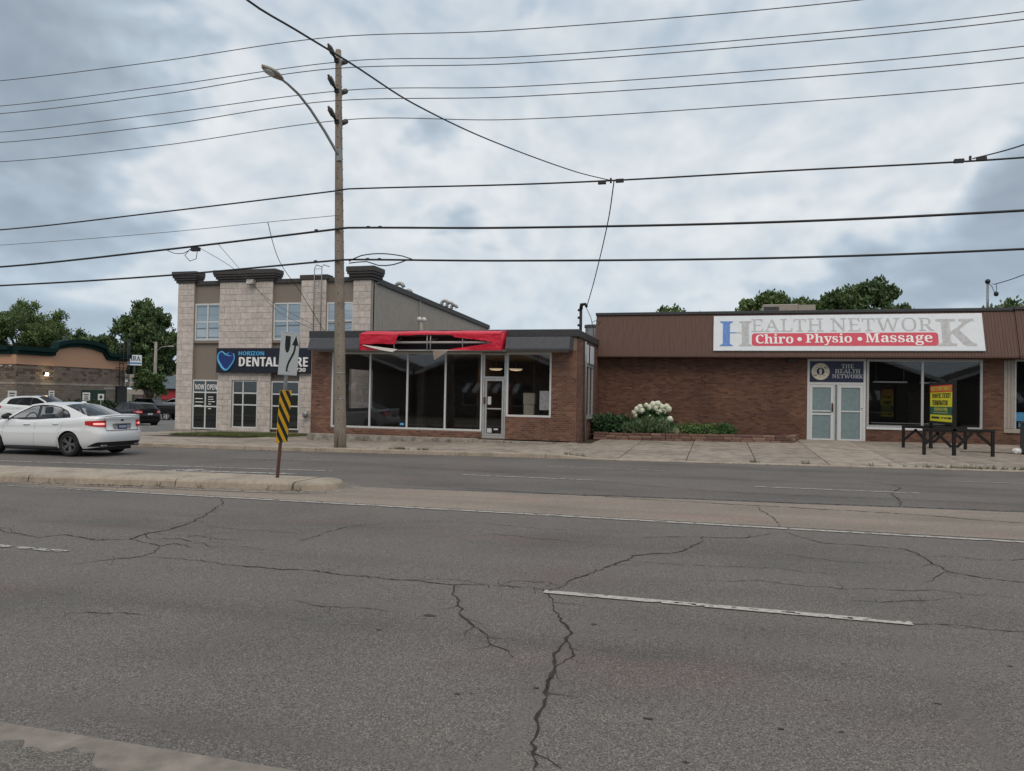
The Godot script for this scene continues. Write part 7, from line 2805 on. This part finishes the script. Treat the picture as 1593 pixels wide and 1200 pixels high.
# ---------------------------------------------------------------- left background
func background() -> void:
	var X := -50.2
	var b := thing("block_building", "brown block building with tan band and dark green arched cornice", "building")
	var y0 := -0.75
	# split-face block courses on the side wall (towards the lot) and on the front
	var side := facing_right(X)
	var front := facing(43.2)
	var st := mb()
	box(st, X - 22.0, y0, -53.8, X - 0.004, 4.75, -43.204)
	obj("shell", st, M.stone_joint, b)
	var r := RandomNumberGenerator.new()
	r.seed = 55
	for face in 2:
		var t: Transform3D = side if face == 0 else front
		var xa: float = 43.2 if face == 0 else X - 16.0
		var xb: float = 53.8 if face == 0 else X
		st = mb()
		var row := 0
		var y := y0
		while y < 3.55:
			var band := y > 2.02 and y < 2.24
			var x := xa - (0.2 if row % 2 else 0.0)
			while x < xb:
				var x0 := maxf(x, xa) + 0.006
				var x1 := minf(x + 0.4, xb) - 0.006
				if x1 > x0 + 0.02:
					var q := r.randf_range(0.85, 1.15)
					var tone := Color(0.205, 0.165, 0.135) if y > 2.0 else Color(0.225, 0.185, 0.15)
					if y > 2.25 and r.randf() < 0.28: tone = Color(0.13, 0.085, 0.07)
					if band: tone = Color(0.33, 0.29, 0.24)
					st.set_color(Color(tone.r * q, tone.g * q, tone.b * q))
					bev(st, x0, y + 0.006, -0.02, x1, minf(y + 0.2, 3.6) - 0.006, 0.025 + r.randf_range(0, 0.015) + (0.03 if band else 0.0), 0.012, t)
				x += 0.4
			y += 0.2
			row += 1
		stuff(obj("block", st, M.block, b))
	# tan band with its raised arched gable, and the green cornice that follows it
	var line := [[43.1, 4.30], [45.9, 4.30], [46.35, 4.36], [46.5, 4.85], [47.6, 5.12], [48.8, 5.22], [50.0, 5.14], [51.1, 4.90], [51.5, 4.36], [51.8, 4.30], [53.95, 4.30]]
	var poly := PackedVector2Array([Vector2(43.14, 3.56), Vector2(53.86, 3.56)])
	for i in range(line.size() - 1, -1, -1): poly.append(Vector2(clampf(line[i][0], 43.14, 53.86), line[i][1]))
	st = mb()
	prism(st, poly, -0.3, 0.08, side)
	obj("tan_band", st, M.tan, b)
	st = mb()
	box(st, X - 22.0, 3.56, -43.5, X - 0.301, 4.30, -43.12)
	obj("tan_band", st, M.tan, b)
	st = mb()
	for i in line.size() - 1:
		var a: Array = line[i]
		var c: Array = line[i + 1]
		for e in [[0.0, 0.30, 0.20], [0.30, 0.62, 0.42]]:
			var p := []
			for v in [a, c]:
				p.append([side * Vector3(v[0], v[1] + e[0], -0.3), side * Vector3(v[0], v[1] + e[0], 0.08 + e[2]), side * Vector3(v[0], v[1] + e[1], 0.08 + e[2]), side * Vector3(v[0], v[1] + e[1], -0.3)])
			for k in 4:
				quad(st, p[0][k], p[1][k], p[1][(k + 1) % 4], p[0][(k + 1) % 4])
			if i == 0: quad(st, p[0][3], p[0][2], p[0][1], p[0][0])
			if i == line.size() - 2: quad(st, p[1][0], p[1][1], p[1][2], p[1][3])
	box(st, X - 22.0, 4.301, -43.5, X - 0.302, 4.60, -42.90)
	box(st, X - 22.0, 4.601, -43.5, X - 0.302, 4.92, -42.70)
	obj("cornice", st, M.green_metal, b)
	st = mb()
	bev(st, 49.1, -0.75, -0.02, 51.6, 1.75, 0.075, 0.02, side)
	obj("door", st, M.green_door, b)
	st = mb()
	bev(st, 51.4, 1.80, -0.02, 53.6, 1.98, 0.06, 0.01, side)
	obj("lintel", st, M.stone_joint, b)
	# lit wall lamp
	var wl := thing("wall_lamp", "lit lamp glowing on the brown block wall", "lamp", Vector3(X + 0.05, 2.92, -45.7), 0.0, "")
	st = mb()
	bev(st, -0.04, -0.10, -0.16, 0.12, 0.14, 0.16, 0.02)
	obj("housing", st, M.flashing, wl)
	st = mb()
	bev(st, 0.02, -0.15, -0.13, 0.15, -0.10, 0.13, 0.01)
	bev(st, 0.122, -0.09, -0.14, 0.16, 0.08, 0.14, 0.01)
	obj("lens", st, glow(1.0, 0.92, 0.66, 4.0), wl)
	var om := OmniLight3D.new()
	om.name = "light"
	om.light_color = Color(1.0, 0.92, 0.70)
	om.light_energy = 0.35
	om.light_size = 0.15
	om.omni_range = 25.0
	om.omni_attenuation = 2.0
	om.shadow_enabled = true
	om.position = Vector3(0.32, -0.05, 0)
	wl.add_child(om)
	var fl := thing("flood_lamps", "pair of small pale floodlights under the tan band", "lamp", Vector3(-50.8, 3.4, -43.1))
	for x in [-0.5, 0.35]:
		st = mb(true)
		sphere(st, Vector3(x, 0, 0.12), Vector3(0.13, 0.10, 0.12), 6)
		obj("lamp_head", st, M.siding, fl)
		st = mb(true)
		tube(st, [Vector3(x, 0.05, -0.05), Vector3(x, 0.02, 0.08)], 0.02, 5)
		obj("arm", st, M.flashing, fl)
	# dark steel ladder cage at the far end of the building
	var lc := thing("ladder_cage", "dark steel roof ladder with cage on the block building", "ladder", Vector3(X + 0.05, -0.7, -53.2))
	st = mb()
	box(st, 0.02, 0.0, -0.55, 0.20, 2.75, 0.55)
	obj("guard_panel", st, M.black, lc)
	for z in [-0.55, -0.28, 0.0, 0.28, 0.55]:
		st = mb(true)
		tube(st, [Vector3(0.65 - absf(z) * 0.5, 2.75, z), Vector3(0.65 - absf(z) * 0.5, 6.9, z)], 0.03, 5)
		obj("cage_bar", st, M.black, lc)
	for y in [2.8, 3.6, 4.4, 5.2, 6.0, 6.85]:
		st = mb(true)
		tube(st, [Vector3(0.05, y, -0.58), Vector3(0.38, y, -0.55), Vector3(0.65, y, 0), Vector3(0.38, y, 0.55), Vector3(0.05, y, 0.58)], 0.03, 5)
		obj("cage_hoop", st, M.black, lc)
	for y in 10:
		st = mb(true)
		tube(st, [Vector3(0.12, 2.9 + y * 0.38, -0.24), Vector3(0.12, 2.9 + y * 0.38, 0.24)], 0.018, 5)
		obj("rung", st, M.black, lc)
	# rooftop block seen between the trees and the cornice
	var ap := thing("apartment_block", "grey apartment block with pale windows over the green cornice", "building", Vector3(-137, -1, -126))
	st = mb()
	bev(st, -8, 0, -6, 6, 12.0, 6, 0.1)
	obj("wall", st, M.apartment, ap)
	for v in [[-5.2, 10.0, 1.4], [-3.0, 10.3, 0.7], [0.6, 10.6, 1.1], [-0.9, 8.6, 1.2], [3.6, 8.8, 1.3], [-5.0, 7.4, 1.2], [-1.5, 7.2, 1.2]]:
		st = mb()
		bev(st, v[0], v[1], 5.9, v[0] + v[2], v[1] + 1.2, 6.08, 0.03)
		obj("window", st, M.siding, ap)
	# shrubs along the foot of the block wall
	var lf := leaf_mesh(0.22, 0.10, 10, 0.16, 91)
	for h in [[-46.8, -43.5, 2.4, "dark hedge shrub left behind the white SUV"], [-48.4, -47.6, 2.0, "dark hedge shrub right of the white SUV's roof"], [-48.6, -50.0, 1.2, "small dark shrub beside the green door"]]:
		var o := thing("hedge_shrub", h[3], "shrub", Vector3(h[0], -0.7, h[1]), 0.0, "shrubs along the block wall")
		var at := []
		for i in 620:
			var v := Vector3(r.randf_range(-1, 1), r.randf(), r.randf_range(-1, 1))
			if v.length() > 1.15: continue
			at.append(Vector3(v.x * 1.2, v.y * 1.55, v.z * h[2]))
		leaves("foliage", o, lf, at, [[0.02, 0.045, 0.016], [0.03, 0.06, 0.02], [0.014, 0.032, 0.012]], int(h[2] * 10))
		st = mb()
		for k in 5: tube(st, [Vector3(-0.4 + 0.2 * k, -0.05, 0), Vector3(-0.5 + 0.25 * k, 1.2, 0.1)], 0.03, 4)
		obj("stem", st, M.bark, o)
	# parking signs on posts
	for v in [[-40.3, -34.5, 1.60, 0.44, 0.55, "white parking sign on a post, leftmost of four"], [-41.5, -38.3, 1.64, 0.32, 0.42, "white parking sign just over the white SUV's roof"], [-36.9, -36.5, 1.57, 0.40, 0.48, "white tilted parking sign above the sedan's roof"], [-41.6, -42.4, 1.47, 0.38, 0.44, "small white sign with black mark by the green door"]]:
		var g := lot(v[0], -v[1])
		var o := thing("parking_sign", v[5], "sign", Vector3(v[0], g, v[1]), 0.75, "parking signs in the lot")
		st = mb(true)
		tube(st, [Vector3(0, -0.1, 0), Vector3(0, v[2] - g - 0.02, 0)], 0.028, 6)
		obj("post", st, M.galv, o)
		st = mb()
		bev(st, -v[3] / 2, v[2] - g - v[4], 0.03, v[3] / 2, v[2] - g, 0.045, 0.004)
		obj("plate", st, M.traffic_face, o)
		st = mb()
		if v[1] < -42.0:
			sphere(st, Vector3(0, v[2] - g - v[4] * 0.5, 0.046), Vector3(0.09, 0.12, 0.004), 8)
		else:
			box(st, -v[3] * 0.32, v[2] - g - v[4] * 0.35, 0.0455, v[3] * 0.32, v[2] - g - v[4] * 0.22, 0.048)
			box(st, -v[3] * 0.25, v[2] - g - v[4] * 0.62, 0.0455, v[3] * 0.25, v[2] - g - v[4] * 0.5, 0.048)
			box(st, -v[3] * 0.3, v[2] - g - v[4] * 0.88, 0.0455, v[3] * 0.3, v[2] - g - v[4] * 0.74, 0.048)
		obj("symbol", st, M.traffic_black, o)
	# street lamp far away
	var l := thing("far_street_lamp", "distant grey street lamp with a single arm to the right", "street lamp", Vector3(-54.8, -0.7, -62.6))
	st = mb(true)
	tube(st, [Vector3(0, 0, 0), Vector3(0, 7.4, 0)], [0.19, 0.13], 10)
	obj("shaft", st, M.plinth, l)
	st = mb(true)
	tube(st, [Vector3(0, 6.4, 0), Vector3(0.5, 6.9, -0.2), Vector3(1.1, 7.02, -0.4)], 0.04, 6)
	obj("arm", st, M.galv, l)
	st = mb(true)
	sphere(st, Vector3(1.4, 7.0, -0.5), Vector3(0.40, 0.09, 0.17), 8)
	obj("lamp_head", st, M.siding, l)
	# pylon sign and the board of shop names below it
	var ps := thing("pylon_sign", "white pylon sign lettered ARA beyond the block building", "sign", Vector3(-64.5, -0.7, -70.4), 0.7)
	st = mb()
	bev(st, -0.12, 0, -0.1, 0.12, 5.5, 0.1, 0.02)
	obj("post", st, M.flashing, ps)
	st = mb()
	bev(st, -1.15, 5.35, -0.16, 0.75, 6.55, 0.16, 0.03)
	obj("panel", st, M.sign_white, ps)
	letters("ARA", "Droid Serif", true, Vector3(0.0, 6.18, 0.17), 1.2, 0.5, M.navy, ps, 0.02)
	st = mb()
	bev(st, -0.9, 5.55, 0.16, 0.7, 5.70, 0.18, 0.01)
	obj("text_line", st, M.logo_deep, ps)
	for k in 3:
		st = mb()
		bev(st, -1.6, 2.0 + k * 0.85, -0.12, 1.0, 2.62 + k * 0.85, 0.12, 0.03)
		obj("name_board", st, M.siding, ps)
	# low shop with a blue-grey roof and red fronts
	var sh := thing("blue_roofed_shop", "distant low shop with blue-grey roof and red window boards", "building", Vector3(-79.0, -0.8, -92.5), 0.28)
	st = mb()
	box(st, -5, 0, -8, 7, 3.0, 0)
	obj("wall", st, M.room, sh)
	st = mb()
	section(st, PackedVector2Array([Vector2(-8.2, 3.0), Vector2(0.7, 3.0), Vector2(0.1, 4.9), Vector2(-7.6, 4.9)]), -5.4, 7.4, Vector3.ZERO)
	obj("roof", st, M.blue_roof, sh)
	st = mb()
	bev(st, -1.2, 4.9, -4.0, 1.0, 5.9, -2.0, 0.05)
	bev(st, -4.0, 4.9, -4.0, -3.2, 6.0, -3.0, 0.05)
	obj("roof_unit", st, M.siding, sh)
	for x in [-0.6, 2.4]:
		st = mb()
		bev(st, x, 1.35, 0.01, x + 2.7, 2.75, 0.12, 0.02)
		obj("red_board", st, M.red_board, sh)
	var wt := thing("white_shed", "white curved roof showing behind the blue-roofed shop", "building", Vector3(-82.0, -0.8, -104.0), 0.25)
	st = mb(true)
	var o := PackedVector2Array()
	for k in 13: o.append(Vector2(6.0 * cos(PI * k / 12.0), 4.4 + 1.9 * sin(PI * k / 12.0)))
	o.append(Vector2(-6, 0))
	o.append(Vector2(6, 0))
	st = mb()
	prism(st, o, -6, 0)
	obj("shell", st, M.sign_white, wt)
	# houses across the road: only their mirror images show in the shop glass
	for v in [[-38.5, 17.5, 8.4, "dark gabled house mirrored farthest left in the shop windows"], [-21.0, 17.0, 7.6, "second dark gabled house from the left, mirrored in the shop windows"], [-4.5, 18.5, 8.0, "dark gabled house mirrored behind the open middle of the road"], [12.5, 17.5, 7.8, "dark gabled house mirrored in the left clinic window"], [29.5, 18.0, 7.8, "dark gabled house mirrored farthest right in the clinic glass"]]:
		var hs := thing("gabled_house", v[3], "house", Vector3(v[0], -0.1, v[1] + 4.0), 0.0, "houses mirrored in the shop glass")
		st = mb()
		box(st, -v[2], 0, -4, v[2], 4.4, 4)
		obj("wall", st, M.house_wall, hs)
		st = mb()
		prism(st, PackedVector2Array([Vector2(-v[2] - 0.5, 4.3), Vector2(v[2] + 0.5, 4.3), Vector2(0, 7.4)]), -4.4, 4.4)
		obj("roof", st, M.shingle, hs)
		for e in [-1.0, 1.0]:
			st = mb()
			prism(st, PackedVector2Array([Vector2(e * (v[2] + 0.5), 4.25), Vector2(e * 0.02, 7.35), Vector2(e * 0.02, 7.05), Vector2(e * (v[2] + 0.5), 3.95)]), -4.5, -4.41)
			obj("gable_trim", st, M.letter_white, hs)
		for k in 13:
			st = mb()
			var x := -3.25 + k * 0.5
			quad(st, Vector3(x + 0.5, 2.5, -5.4), Vector3(x, 2.5, -5.4), Vector3(x, 3.2, -4.05), Vector3(x + 0.5, 3.2, -4.05))
			box(st, x, 2.25, -5.42, x + 0.499, 2.5, -5.40)
			obj("awning_stripe", st, M.letter_white if k % 2 else M.canopy, hs)
		for x in [-3.2, 1.6]:
			st = mb()
			frame(st, x, 1.0, x + 1.6, 2.5, 0.1, -4.08, -4.0)
			var w := obj("window", st, M.white_frame, hs)
			st = mb()
			box(st, x + 0.1, 1.1, -4.03, x + 1.5, 2.4, -4.005)
			obj("pane", st, M.dark_glass, w)
		st = mb()
		bev(st, -0.9, 0, -4.05, 0.1, 2.1, -4.0, 0.01)
		obj("door", st, M.room, hs)

func _ready() -> void:
	lights()
	materials()
	ground()
	dental()
	shop()
	clinic()
	background()
	pole()
	wires()
	keep_right()
	vehicles()
	planter()
	advert()
	greenery()
	trees()
